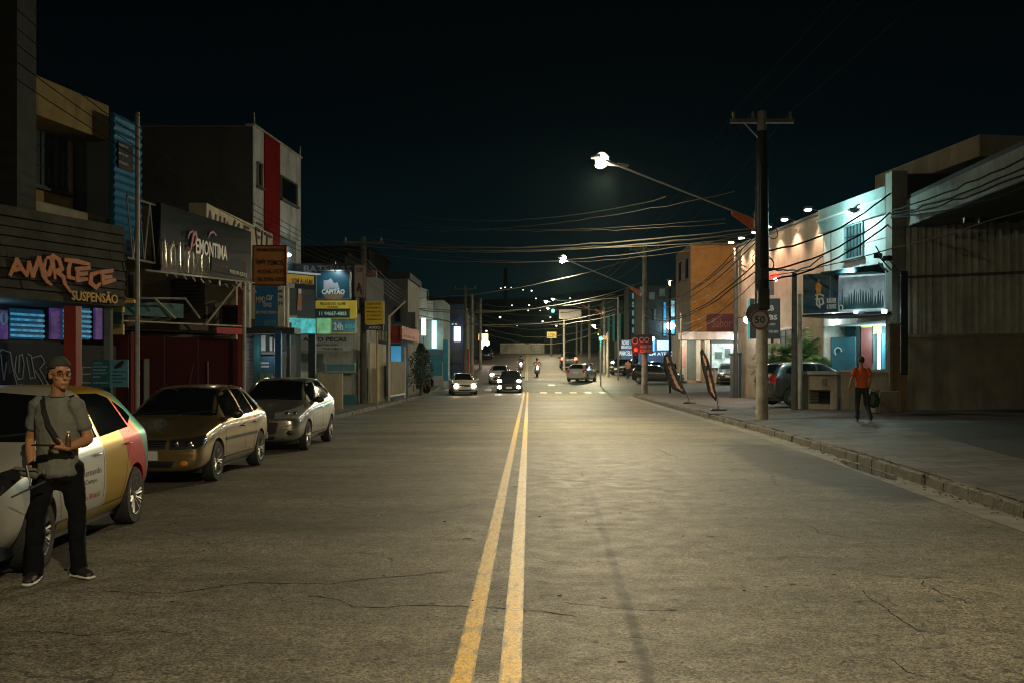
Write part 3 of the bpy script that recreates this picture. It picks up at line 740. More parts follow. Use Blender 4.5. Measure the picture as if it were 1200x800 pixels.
HATCH = dict(L=4.0, W=1.72, H=1.5, r=.305, rim=.205, wy=(.82, 3.34),
  st=[(0, .32, .60, .64, .50, .58, .45), (.05, .24, .66, .71, .62, .72, .55), (.22, .19, .73, .80, .74, .81, .60), (.6, .18, .82, .90, .80, .85, .62), (1.02, .18, .895, .995, .82, .86, .62), (1.2, .18, .905, 1.07, .82, .86, .60),
      (1.8, .18, .92, 1.41, .82, .86, .56), (2.2, .18, .93, 1.49, .82, .86, .58), (2.8, .18, .95, 1.50, .82, .86, .58), (3.35, .18, .98, 1.475, .82, .86, .56), (3.64, .2, 1.0, 1.42, .81, .85, .54), (3.86, .24, 1.0, 1.20, .79, .83, .58), (3.965, .30, .94, 1.0, .75, .80, .6), (4.0, .38, .80, .84, .66, .73, .5)],
  ws=([(-.52, 1.39), (0, 1.43), (.52, 1.39)], [(-.68, 1.02), (0, 1.04), (.68, 1.02)]), wr=([(-.48, 1.39), (.48, 1.39)], [(-.58, 1.07), (.58, 1.07)]),
  sw=[([(1.55, 1.20), (1.85, 1.36), (2.28, 1.40)], [(1.42, .99), (2.28, .99)]), ([(2.36, 1.405), (2.85, 1.40), (3.12, 1.35)], [(2.36, .99), (3.25, 1.04)]), ([(3.2, 1.32), (3.42, 1.22)], [(3.3, 1.07), (3.50, 1.14)])],
  seams=[[(1.22, .92), (1.20, .55), (1.30, .28)], [(2.32, 1.38), (2.32, .26)], [(3.22, 1.0), (3.05, .75), (2.98, .5), (2.86, .28)], [(1.3, .27), (2.9, .27)], [(.95, .80), (1.2, .90)]],
  handles=[(2.12, .84), (3.04, .88)], mir=(1.45, .97), hx=.66, hl=([(-.34, .74), (.1, .82), (.30, .86)], [(-.34, .62), (.12, .66), (.30, .78)]), lampc=(-.12, .70), reflectors=(-.1, .06),
  grille=([(-.42, .70), (.42, .70)], [(-.36, .58), (.36, .58)]), intake=([(-.5, .46), (.5, .46)], [(-.42, .29), (.42, .29)]), fog=(.62, .38, .045), tl=([(-.12, .96), (.16, .98)], [(-.12, .74), (.16, .76)]), plz=.52, badge=.66, bars=[(.67, .4), (.61, .38)], bar_mat=CHROME)
GOL = dict(HATCH, L=3.9, W=1.65, H=1.42, wy=(.78, 3.25), r=.30, rim=.195, spokes=8, hd=.35,
  st=[(0, .30, .56, .60, .62, .68, .5), (.05, .22, .64, .69, .70, .76, .6), (.2, .19, .70, .75, .76, .80, .62), (.6, .18, .79, .84, .79, .82, .64), (1.05, .18, .865, .93, .80, .825, .62), (1.2, .18, .88, 1.0, .80, .825, .58),
      (1.78, .18, .89, 1.33, .80, .825, .53), (2.1, .18, .89, 1.40, .80, .825, .54), (2.7, .18, .90, 1.42, .80, .825, .54), (3.2, .18, .92, 1.395, .80, .825, .52), (3.5, .2, .94, 1.32, .79, .815, .50), (3.74, .24, .93, 1.07, .77, .80, .58), (3.86, .28, .86, .9, .74, .78, .6), (3.9, .34, .74, .78, .66, .72, .5)],
  ws=([(-.48, 1.33), (0, 1.36), (.48, 1.33)], [(-.66, .95), (0, .97), (.66, .95)]), wr=([(-.44, 1.27), (.44, 1.27)], [(-.54, 1.02), (.54, 1.02)]),
  sw=[([(1.62, 1.18), (1.82, 1.30), (2.22, 1.335)], [(1.38, .93), (2.22, .93)]), ([(2.30, 1.34), (2.72, 1.33), (2.84, 1.3)], [(2.30, .93), (2.92, .94)]), ([(2.90, 1.30), (3.1, 1.24)], [(2.98, .95), (3.32, .99)])],
  seams=[[(1.16, .88), (1.16, .5), (1.26, .26)], [(2.26, 1.3), (2.26, .25)], [(2.95, .94), (2.9, .7), (2.78, .28)], [(1.26, .25), (2.78, .25)]], handles=[(2.08, .76), (2.84, .78)], mir=(1.42, .92), mould=(1.15, 3.0, .60),
  hx=.60, hl=([(-.26, .66), (.08, .69), (.24, .72)], [(-.26, .52), (.08, .53), (.24, .60)]), lampc=(-.08, .6), reflectors=(-.1, .08), lens=LENSD,
  grille=([(-.32, .655), (.32, .655)], [(-.30, .53), (.30, .53)]), intake=([(-.42, .36), (.42, .36)], [(-.38, .27), (.38, .27)]), fog=(.56, .33, .04), fog_mat=ORG, tl=([(-.1, .9), (.14, .9)], [(-.1, .66), (.14, .66)]), plz=.44, badge=.60, bars=[(.63, .3), (.60, .3), (.57, .3)], ant=1.95, bar_mat=CHROME)
HB = dict(HATCH, L=3.94, W=1.70, H=1.47, wy=(.80, 3.30), spokes=9, hl=([(-.30, .78), (.1, .86), (.38, .93)], [(-.34, .68), (.1, .68), (.34, .80)]), lampc=(.02, .76),
  grille=([(-.40, .60), (0, .63), (.40, .60)], [(-.34, .38), (0, .34), (.34, .38)]), intake=([(-.34, .33), (.34, .33)], [(-.3, .27), (.3, .27)]), fog=(.62, .40, .05), fog_mat=BLACK, plz=.36, badge=.70, bars=[(.56, .36), (.50, .35), (.44, .34)], bar_mat=BLACK)
SUV = dict(HATCH, L=4.3, W=1.8, H=1.66, r=.34, rim=.22, wy=(.88, 3.52), cat='car',
  st=[(y * 4.3 / 4.0, zb + .06, zs + .1, zt + (.16 if zt > 1.2 else .1), hb + .04, hm + .04, ht + .06) for (y, zb, zs, zt, hb, hm, ht) in HATCH['st']],
  ws=([(-.55, 1.54), (.55, 1.54)], [(-.7, 1.14), (.7, 1.14)]), wr=([(-.52, 1.53), (.52, 1.53)], [(-.62, 1.2), (.62, 1.2)]),
  sw=[([(1.72, 1.34), (2.0, 1.5), (2.42, 1.55)], [(1.56, 1.10), (2.42, 1.10)]), ([(2.52, 1.555), (3.06, 1.55), (3.3, 1.5)], [(2.52, 1.10), (3.45, 1.14)]), ([(3.4, 1.48), (3.66, 1.38)], [(3.54, 1.18), (3.76, 1.24)])],
  seams=[[(1.3, 1.0), (1.3, .35)], [(2.46, 1.5), (2.46, .34)], [(3.4, 1.1), (3.1, .36)]], handles=[(2.26, .94), (3.2, .98)], mir=(1.58, 1.08), hl=([(-.32, .86), (.32, .95)], [(-.32, .72), (.32, .84)]), lampc=(-.06, .82),
  grille=([(-.5, .84), (.5, .84)], [(-.45, .62), (.45, .62)]), intake=([(-.5, .5), (.5, .5)], [(-.45, .36), (.45, .36)]), fog=(.66, .46, .05), tl=([(-.14, 1.12), (.16, 1.14)], [(-.14, .84), (.16, .86)]), plz=.58, badge=.78, bars=[(.78, .46), (.70, .46)], rplz=.85)

# livery of the nearest car: white front, ochre rear door, red and green tail swoosh (painted on, fixed to the body)
def livery():
    m = bpy.data.materials.new('livery_paint'); m.use_nodes = True; t = m.node_tree; L = t.links; b = t.nodes['Principled BSDF']
    tc = nd(t, 'ShaderNodeTexCoord'); s = nd(t, 'ShaderNodeSeparateXYZ'); L.new(tc.outputs['Object'], s.inputs[0])
    def ma(op, a, b_=0.0, c=None):
        n = nd(t, 'ShaderNodeMath'); n.operation = op
        for i, v in enumerate((a, b_) if c is None else (a, b_, c)):
            if isinstance(v, (int, float)): n.inputs[i].default_value = v
            else: L.new(v, n.inputs[i])
        return n.outputs[0]
    def mix(f, a, b_):
        n = nd(t, 'ShaderNodeMix', data_type='RGBA'); L.new(f, n.inputs[0])
        for i, v in ((6, a), (7, b_)):
            if isinstance(v, tuple): n.inputs[i].default_value = (*v, 1)
            else: L.new(v, n.inputs[i])
        return n.outputs[2]
    Y, Z = s.outputs[1], s.outputs[2]
    c = mix(ma('GREATER_THAN', ma('MULTIPLY_ADD', Z, .06, Y), .40), (.62, .60, .53), (.50, .29, .010))
    sw = ma('MULTIPLY_ADD', ma('POWER', ma('ABSOLUTE', ma('SUBTRACT', Z, 1.02)), 1.6), -.9, Y)
    c = mix(ma('GREATER_THAN', sw, .94 + .0), c, (.58, .02, .005))
    c = mix(ma('GREATER_THAN', ma('MULTIPLY_ADD', Z, .9, Y), 2.36), c, (.34, .26, .02))
    c = mix(ma('GREATER_THAN', ma('MULTIPLY_ADD', Z, .55, Y), 2.10), c, (.02, .40, .30))
    c = mix(ma('GREATER_THAN', ma('MULTIPLY_ADD', Z, .12, Y), 1.86), c, (.30, .28, .24))
    L.new(c, b.inputs['Base Color']); b.inputs['Roughness'].default_value = .30; b.inputs['Metallic'].default_value = .55; b.inputs['Specular IOR Level'].default_value = .2; b.inputs['Coat Weight'].default_value = .0; b.inputs['Coat Roughness'].default_value = .06
    return m
LIV = livery()
def livery_text(T, proj, panel, add, side, frn, rer, body):
    DK = mat('vinyl_text', (.02, .02, .02), .4, var=0); RD = mat('vinyl_red', (.45, .03, .02), .4, var=0)
    for body_, y0, y1, z0, z1, m in (('Bernardo', 1.72, 2.22, .66, .72, DK), ('Campo', 1.78, 2.1, .57, .63, DK), ('do Brasil', 1.74, 2.2, .44, .49, RD)):
        vs, fs = text_mb(body_, .006, 0.0); xa = min(v.x for v in vs); xb = max(v.x for v in vs); ya = min(v.y for v in vs); yb = max(v.y for v in vs); q = MB()
        for v in vs: q.v.append(proj(side(1)(y0 + (v.x - xa) / (xb - xa) * (y1 - y0), z0 + (v.y - ya) / (yb - ya) * (z1 - z0)), (-1, 0, 0), .004))
        q.f = fs; add('lettering', q, m, sm=None)

def side_car(front_y, side_x, yaw, spec):  # parked on the left, front towards the camera: side_x = outer side, front_y = nose
    return (side_x - spec['W'] / 2, front_y + spec['L'] / 2, 0)
c1 = car('hatchback_car', 'white and ochre hatchback with red and green tail parked behind the standing man', dict(HATCH, lens=LENSD, mir_mat=BLACK, sill_mat=mat('sill_ochre', (.44, .33, .07), .35)), LIV, (-4.93, 9.24, 0), math.radians(5.0), 'cars parked along the left kerb', extra=livery_text)
GOLD = paint('paint_bronze', (.46, .34, .16), .85, .25)
c2 = car('hatchback_car', 'worn bronze hatchback with dark bonnet parked second in the row', dict(GOL, mir_mat=BLACK, handle_mat=BLACK, sill_mat=mat('sill_silver', (.3, .28, .23), .4)), GOLD, (-5.43, 15.9, 0), math.radians(.8), 'cars parked along the left kerb')
GREY = paint('paint_champagne', (.50, .49, .44), .85, .25)
c3 = car('hatchback_car', 'champagne grey hatchback with lit edge headlamp parked beside the blue posts', dict(HB, mir_mat=BLACK), GREY, (-5.40, 21.7, 0), math.radians(.8), 'cars parked along the left kerb')
# oncoming and far cars
def gcar(*a, **k): return car(*a, simple=True, **k)
DARK = paint('paint_black', (.02, .02, .022), .3, .25); WHITE = paint('paint_white', (.5, .49, .45), 0, .35); DBLUE = paint('paint_blue_grey', (.05, .11, .14), .3, .3); SILV = paint('paint_silver', (.14, .15, .15), .8, .25)
gcar('hatchback_car', 'dark hatchback with four lit headlamps driving up beside the yellow line', dict(HB, beam=1500, foglit=True), DARK, (-1.3, 68, gz(68) - .02), math.radians(-1), 'cars driving towards the camera', lights='on')
gcar('sedan_car', 'small white car with warm headlamps pulling out near the tree', dict(GOL, beam=2200), WHITE, (-4.3, 64.5, gz(64.5)), math.radians(8), 'cars driving towards the camera', lights='warm')
gcar('hatchback_car', 'white car with headlamps on following right behind the dark hatchback', dict(HATCH, beam=200), WHITE, (-2.35, 80, gz(80)), 0, 'cars driving towards the camera', lights='on')
gcar('hatchback_car', 'silver hatchback seen from behind at the green traffic light', dict(HATCH, tlit=False), paint('paint_pale_silver', (.34, .34, .32), .3, .35), (4.4, 82.5, gz(82.5)), math.radians(162), 'cars driving away', lights='off')
gcar('suv_car', 'dark car with glowing tail lamps driving away under the pale billboard', dict(SUV, tlit=True), DARK, (4.1, 104, gz(104)), math.radians(180), 'cars driving away', lights='off')
gcar('hatchback_car', 'dark hatchback parked sideways behind the concrete pole with signs', HATCH, DARK, (10.3, 79.5, gz(79.5) + .02), math.radians(70), 'cars parked in front of the shops')
gcar('hatchback_car', 'blue grey hatchback parked sideways beside the two leaning flags', HATCH, DBLUE, (13.0, 82.5, gz(82.5) + .02), math.radians(72), 'cars parked in front of the shops')
gcar('hatchback_car', 'dark car parked facing out behind the sideways hatchback', GOL, DARK, (11.2, 88, gz(88) + .03), math.radians(20), 'cars parked in front of the shops')
gcar('hatchback_car', 'dark car half hidden under the blue banner at the side street', HATCH, DARK, (8.9, 92, gz(92) + .03), math.radians(-30), 'cars parked in front of the shops')
gcar('suv_car', 'black SUV parked nose out before the lit shop window', dict(SUV, bar_mat=CHROME), DARK, (15.9, 79.5, gz(79.5) + .02), math.radians(-12), 'cars parked in front of the shops')
gcar('hatchback_car', 'dark car with one lit headlamp waiting at the far side street', dict(HB, beam=40), DARK, (9.4, 99, gz(99) + .05), math.radians(-20), 'cars parked in front of the shops', lights='on')
gcar('suv_car', 'dark silver SUV parked sideways behind the low wall next to the palms', SUV, SILV, (10.9, 38.0, .33), math.radians(103), 'cars parked in front of the shops')
gcar('hatchback_car', 'dark parked car far down the left kerb near the bright shop', HATCH, DARK, (-5.5, 128, gz(128)), 0, 'cars parked along the left kerb')
# ================================================================ people
def cap(mb, pts, rad, n=12, flat=None):   # closed rounded limb with per-point radius (tuple = elliptical)
    pts = [Vector(p) for p in pts]; rr = [r if isinstance(r, tuple) else (r, r) for r in rad]
    base = len(mb.v); rings = []
    d0 = (pts[1] - pts[0]).normalized(); d1 = (pts[-1] - pts[-2]).normalized()
    P_ = [(pts[0] - d0 * min(rr[0]) * .85, .35, rr[0])] + [(p, 1, r) for p, r in zip(pts, rr)] + [(pts[-1] + d1 * min(rr[-1]) * .85, .35, rr[-1])]
    for i, (p, k, r) in enumerate(P_):
        a = P_[max(i - 1, 0)][0]; b = P_[min(i + 1, len(P_) - 1)][0]; d = (b - a).normalized()
        x = Vector((1, 0, 0)); x = (x - d * x.dot(d))
        if x.length < .2: x = Vector((0, 1, 0)); x = x - d * x.dot(d)
        x.normalize(); y = d.cross(x)
        for j in range(n):
            t = 2 * math.pi * j / n; mb.v.append(p + x * math.cos(t) * r[0] * k + y * math.sin(t) * r[1] * k)
    m = len(P_)
    for i in range(m - 1):
        for j in range(n): q = base + i * n; mb.f.append((q + j, q + (j + 1) % n, q + n + (j + 1) % n, q + n + j))
    mb.f.append(tuple(base + j for j in reversed(range(n)))); q = base + (m - 1) * n; mb.f.append(tuple(q + j for j in range(n)))
    return mb
def fuse(name, mb, m, parent, vox=.012, sm_it=3, folds=0, fscale=.12):
    me = bpy.data.meshes.new(name); me.from_pydata([tuple(v) for v in mb.v], [], mb.f)
    bm = bmesh.new(); bm.from_mesh(me); bmesh.ops.recalc_face_normals(bm, faces=bm.faces); bm.to_mesh(me); bm.free()
    o = bpy.data.objects.new(name, me); COL.objects.link(o)
    r = o.modifiers.new('r', 'REMESH'); r.mode = 'VOXEL'; r.voxel_size = vox
    s = o.modifiers.new('s', 'SMOOTH'); s.iterations = sm_it; s.factor = .5
    if folds:
        tx = bpy.data.textures.new('folds', 'CLOUDS'); tx.noise_scale = fscale; tx.noise_depth = 2
        dm = o.modifiers.new('d', 'DISPLACE'); dm.texture = tx; dm.strength = folds; dm.mid_level = .5; dm.texture_coords = 'LOCAL'
    bpy.context.view_layer.update(); me2 = evald(o); bpy.data.objects.remove(o)
    me2.name = name
    for p in me2.polygons: p.use_smooth = True
    q = bpy.data.objects.new(name, me2); COL.objects.link(q); me2.materials.clear(); me2.materials.append(m)
    q.parent = parent; return q
def hand(mb, w, e, side_dir, curl=.5, grip=None, s=1.0):
    # w wrist, e unit direction of the hand, side_dir: towards the thumb
    w = Vector(w); e = Vector(e).normalized(); t = Vector(side_dir); t = (t - e * t.dot(e)).normalized(); n = e.cross(t)
    if grip: n = n if n.dot(Vector(grip)) > 0 else -n
    cap(mb, [w, w + e * .045 * s, w + e * .085 * s], [(.026 * s, .018 * s), (.036 * s, .018 * s), (.036 * s, .015 * s)])
    mb_l = [.075, .083, .078, .062]
    for i in range(4):
        b = w + e * .085 * s + t * (.027 - .018 * i) * s; l = mb_l[i] * s
        a1 = e * math.cos(curl * .6) + n * math.sin(curl * .6); a2 = e * math.cos(curl * 1.6) + n * math.sin(curl * 1.6); a3 = e * math.cos(curl * 2.3) + n * math.sin(curl * 2.3)
        p1 = b + a1 * l * .42; p2 = p1 + a2 * l * .33; p3 = p2 + a3 * l * .25
        cap(mb, [b, p1, p2, p3], [.0085 * s, .0082 * s, .0075 * s, .0065 * s], 8)
    b = w + e * .03 * s + t * .028 * s; d = (e * .6 + t * .75 + n * .35).normalized(); d2 = (e * .9 + t * .25 + n * .6).normalized()
    cap(mb, [b, b + d * .038 * s, b + d * .038 * s + d2 * .03 * s], [.012 * s, .0105 * s, .008 * s], 8)
def head(mb, c, yaw, s=1.0):   # face looks along -y rotated by yaw (about z); c = head centre
    M = Matrix.Rotation(yaw, 3, 'Z'); c = Vector(c); T_ = lambda x, y, z: c + M @ Vector((x, y, z)) * s
    mb.ell(c + M @ Vector((0, .012, .025)) * s, (.074 * s, .094 * s, .10 * s), 20, 14, M)
    mb.ell(T_(0, -.022, -.045), (.058 * s, .062 * s, .075 * s), 16, 12, M)   # face / jaw
    mb.ell(T_(0, -.060, -.100), (.026 * s, .022 * s, .020 * s), 10, 8, M)    # chin
    mb.tube([T_(0, -.082, .008), T_(0, -.095, -.022), T_(0, -.104, -.040)], [.008 * s, .011 * s, .015 * s], 8)  # nose
    mb.ell(T_(0, -.080, .022), (.045 * s, .012 * s, .009 * s), 10, 8, M)     # brow
    for k in (-1, 1):
        mb.ell(T_(k * .074, .010, -.012), (.010 * s, .020 * s, .032 * s), 10, 8, M)
        mb.ell(T_(k * .040, -.058, -.030), (.020 * s, .020 * s, .018 * s), 10, 8, M)
    mb.ell(T_(0, -.083, -.068), (.024 * s, .010 * s, .006 * s), 10, 6, M); mb.ell(T_(0, -.081, -.080), (.021 * s, .010 * s, .007 * s), 10, 6, M)
    return T_, M
def skin_mat(key, a): return mat(key, a, .5, var=.12, scale=9, spec=.4)

SKIN = skin_mat('skin_tan', (.36, .17, .085))
def standing_man():
    T = thing('person', 'man in grey T-shirt and dark cap standing in the road beside the white car', 'person', (-3.66, 7.72, 0), 0)
    sc = 1.0
    LS, RS = Vector((-.160, .03, 1.375)), Vector((.152, -.02, 1.375))
    LE, LW = Vector((-.255, .10, 1.09)), Vector((-.185, -.03, .90))
    RE, RW = Vector((.235, .03, 1.10)), Vector((.165, -.20, 1.045))
    hipL, hipR = Vector((-.085, 0, .90)), Vector((.095, .03, .90))
    knL, knR = Vector((-.125, -.06, .48)), Vector((.125, .07, .49)); anL, anR = Vector((-.150, -.06, .09)), Vector((.105, .13, .09))
    b = MB()
    cap(b, [(0, .0, .88), (.005, 0, 1.0), (.01, 0, 1.15), (.0, .01, 1.30), (0, .015, 1.40)], [(.128, .088), (.125, .088), (.135, .095), (.145, .098), (.10, .07)])
    cap(b, [(-.0, .015, 1.39), (.012, .0, 1.47), (.02, -.01, 1.53)], [.062, .054, .054])
    T_, M = head(b, (.03, -.015, 1.605), math.radians(46))
    cap(b, [LS, (LS + LE) / 2, LE], [.055, .046, .040]); cap(b, [LE, LE * .55 + LW * .45, LW], [.040, .041, .026])
    cap(b, [RS, (RS + RE) / 2, RE], [.055, .046, .040]); cap(b, [RE, RE * .55 + RW * .45, RW], [.040, .040, .026])
    hand(b, LW, (.25, -.25, -.95), (.3, -.9, 0), .35, (1, 0, 0)); hand(b, RW, (-.75, -.35, .12), (0, -.25, 1), .95, (0, 1, .3))
    for h, k, a in ((hipL, knL, anL), (hipR, knR, anR)): cap(b, [h, (h + k) / 2, k, (k * .6 + a * .4), a], [.068, .060, .048, .044, .036])
    fuse('body', b, SKIN, T, .0075, 2)
    # shirt
    s = MB()
    cap(s, [(.0, .0, .835), (.003, 0, .95), (.005, 0, 1.10), (.0, .005, 1.26), (.0, .012, 1.36), (0, .012, 1.415)], [(.165, .118), (.156, .114), (.160, .118), (.172, .122), (.160, .098), (.092, .074)], 20)
    for a, e in ((LS, LE), (RS, RE)):
        m_ = a + (e - a) * .66; cap(s, [a + Vector((0, 0, .004)), a + (e - a) * .35, m_], [.068, .060, .061])
    SH = mat('tshirt_grey', (.135, .14, .115), .85, var=.12, scale=6, bump=.25, bscale=300)
    fuse('t_shirt', s, SH, T, .009, 3, folds=.016, fscale=.06)
    cl = MB().lathe([(.066, 0), (.071, .008), (.066, .016)], (.008, .004, 1.425), 20)
    lp('collar', cl, SH, T, sm=60)
    # trousers
    s = MB(); cap(s, [(.003, .01, .96), (.003, .01, .88), (0, .01, .80)], [(.150, .112), (.168, .118), (.165, .112)], 16)
    for h, k, a in ((hipL, knL, anL), (hipR, knR, anR)):
        a2 = a + Vector((0, 0, -.03)); cap(s, [h, (h + k) / 2, k, (k + a2) / 2, a2], [.092, .080, .068, .064, .064], 14)
    fuse('trousers', s, mat('trousers_black', (.004, .004, .005), .9, var=.2, scale=7, spec=.2), T, .010, 3, folds=.035, fscale=.13)
    # shoes
    BK = mat('shoe_black', (.012, .012, .014), .6); WH = mat('sole_white', (.55, .52, .45), .5)
    for (a, yaw) in ((anL, math.radians(10)), (anR, math.radians(58))):
        M2 = Matrix.Rotation(yaw, 3, 'Z'); c = Vector((a.x, a.y, 0)); q = MB(); T2 = lambda x, y, z: c + M2 @ Vector((x, y, z))
        cap(q, [T2(0, .06, .055), T2(0, .0, .068), T2(0, -.07, .055), T2(0, -.155, .040)], [(.038, .036), (.042, .045), (.045, .036), (.04, .024)], 12)
        sh = fuse('shoe', q, BK, T, .006, 3); q = MB()
        cap(q, [T2(0, .065, .018), T2(0, .0, .017), T2(0, -.08, .016), T2(0, -.165, .018)], [(.040, .017), (.042, .016), (.049, .016), (.042, .016)], 14); fuse('sole', q, WH, sh, .006, 2)
        q = MB()
        sd = 1
        pts = [T2(.047, -.02, .045), T2(.050, .0, .038), T2(.049, .03, .047), T2(.045, .065, .066)]
        q.tube(pts, [.004, .009, .007, .003], 6); lp('side_mark', q, WH, sh)
    # cap, glasses, hair
    HC = T_(0, .012, .028)
    q = MB(); r = .0
    for i in range(9):
        pass
    q.ell(HC + M @ Vector((0, .004, .018)), (.083, .103, .098), 24, 16, M)
    me = q.mesh('cap'); bm = bmesh.new(); bm.from_mesh(me)
    Mi = M.transposed()
    dl = [v for v in bm.verts if (Mi @ (v.co - HC)).z + .35 * (Mi @ (v.co - HC)).y < -.0 + .012 - .02]
    bmesh.ops.delete(bm, geom=dl, context='VERTS'); bm.to_mesh(me); bm.free()
    CP = mat('cap_charcoal', (.03, .034, .03), .85, bump=.2, bscale=200); c_ = link('cap', me, CP, T, sm=60); so = c_.modifiers.new('t', 'SOLIDIFY'); so.thickness = .006
    q = MB(); pr = [(-.05, .095, -.02), (-.025, .115, -.035), (0, .12, -.04), (.025, .115, -.035), (.05, .095, -.02)]
    top = [HC + M @ Vector((x * 1.2, y * .93, z)) for x, y, z in pr]; bot = [HC + M @ Vector((x, y + .05, z - .045)) for x, y, z in pr]
    for i in range(4): q.quad(top[i], top[i + 1], bot[i + 1], bot[i])
    o = lp('brim', q, CP, c_, sm=60); so = o.modifiers.new('t', 'SOLIDIFY'); so.thickness = .008
    q = MB(); q.ell(T_(0, .035, -.03), (.076, .072, .075), 16, 12, M)
    lp('hair', q, mat('hair_dark', (.012, .009, .007), .6), T, sm=60)
    q = MB()
    for k in (-1, 1):
        ring = [T_(k * .033 + .020 * math.cos(t_ * math.pi / 6), -.094 + .012 * abs(k * .033 + .020 * math.cos(t_ * math.pi / 6)) * 8 - .0, -.002 + .0155 * math.sin(t_ * math.pi / 6)) for t_ in range(13)]
        q.tube(ring, .0022, 5, cap=False); q.tube([T_(k * .057, -.088, .004), T_(k * .078, .01, .002)], .002, 5)
    q.tube([T_(-.01, -.097, .003), T_(.01, -.097, .003)], .003, 5)
    lp('glasses', q, mat('frame_black', (.01, .01, .01), .3), T)
    q = MB()
    for k in (-1, 1): q.ell(T_(k * .031, -.078, -.004), (.0085, .007, .0045), 10, 8, M)
    lp('eye', q, mat('eye_dark', (.04, .03, .025), .25), T)
    q = MB().ell(T_(0, -.089, -.074), (.021, .006, .003), 10, 6, M); lp('mouth', q, mat('lip_brown', (.22, .08, .05), .5), T)
    q = MB()
    for k in (-1, 1): q.tube([T_(k * .014, -.088, .020), T_(k * .032, -.091, .027), T_(k * .052, -.080, .021)], [.003, .005, .003], 6)
    lp('eyebrow', q, mat('hair_dark'), T)
    # strap, shoulder bag
    q = MB(); pts = [(-.115, .06, 1.415), (-.10, -.03, 1.415), (-.05, -.108, 1.33), (.0, -.142, 1.22), (.06, -.142, 1.12), (.12, -.13, 1.03), (.165, -.08, .98)]
    base = []
    for i, p in enumerate(pts):
        p = Vector(p); d = (Vector(pts[min(i + 1, 6)]) - Vector(pts[max(i - 1, 0)])).normalized(); sdir = d.cross(Vector((0, 1, 0)) if i else Vector((0, 1, 0))).normalized()
        base.append((p - sdir * .019, p + sdir * .019))
    for a, b_ in zip(base, base[1:]): q.quad(a[0], a[1], b_[1], b_[0])
    o = lp('bag_strap', q, mat('strap_black', (.014, .014, .013), .7), T); so = o.modifiers.new('t', 'SOLIDIFY'); so.thickness = .006; so.offset = 0
    # things he carries
    bag = thing('waist_bag', 'grey waist bag hanging at the hip of the standing man', 'bag', (-3.66 - .14, 7.72 - .15, .86))
    q = MB(); cap(q, [(-.10, 0, .02), (-.03, -.02, .0), (.06, -.02, -.01), (.11, .0, .0)], [(.022, .036), (.034, .05), (.034, .046), (.022, .03)], 14)
    fuse('pouch', q, mat('bag_grey', (.12, .12, .105), .8, bump=.2, bscale=150), bag, .008, 2, folds=.015)
    q = MB().tube([(-.1, -.05, .02), (0, -.072, .02), (.1, -.05, .015)], .004, 6); lp('zip', q, BLACK, bag)
    tri = thing('camera_tripod', 'thin folded tripod with silver legs hooked on the waist bag', 'tripod', (-3.66 - .07, 7.72 - .24, .70))
    lp('leg', MB().tube([(-.16, 0, -.02), (.10, -.02, .10)], [.007, .008], 8), ALLOY, tri); lp('leg', MB().tube([(-.01, 0, .05), (-.05, .01, .22)], [.008, .009], 8), ALLOY, tri)
    lp('hub', MB().ell((-.01, 0, .05), (.02, .018, .02), 10, 8), BLACK, tri)
    ph = thing('phone', 'dark phone held up flat in the hand of the standing man', 'phone', (-3.66 + .03, 7.72 - .28, 1.075))
    lp('case', MB().cbox((0, 0, 0), (.155, .075, .010), -.15), BLACK, ph, bevel=.004); lp('screen', MB().cbox((0, 0, .0065), (.14, .065, .002), -.15), GLASS, ph)
    cp = thing('drink_bottle', 'small brown bottle with pale cap under the arm of the standing man', 'bottle', (-3.66 + .18, 7.72 - .20, 1.06))
    lp('bottle_body', MB().lathe([(.0, .0), (.026, .0), (.028, .02), (.028, .09), (.014, .12), (.012, .135)], n=16), mat('bottle_brown', (.12, .05, .02), .15, coat=.5), cp, sm=50)
    lp('cap', MB().lathe([(.015, .135), (.016, .155), (.0, .156)], n=14), WH, cp, sm=50); cp.scale = (.75, .75, .75)
standing_man()

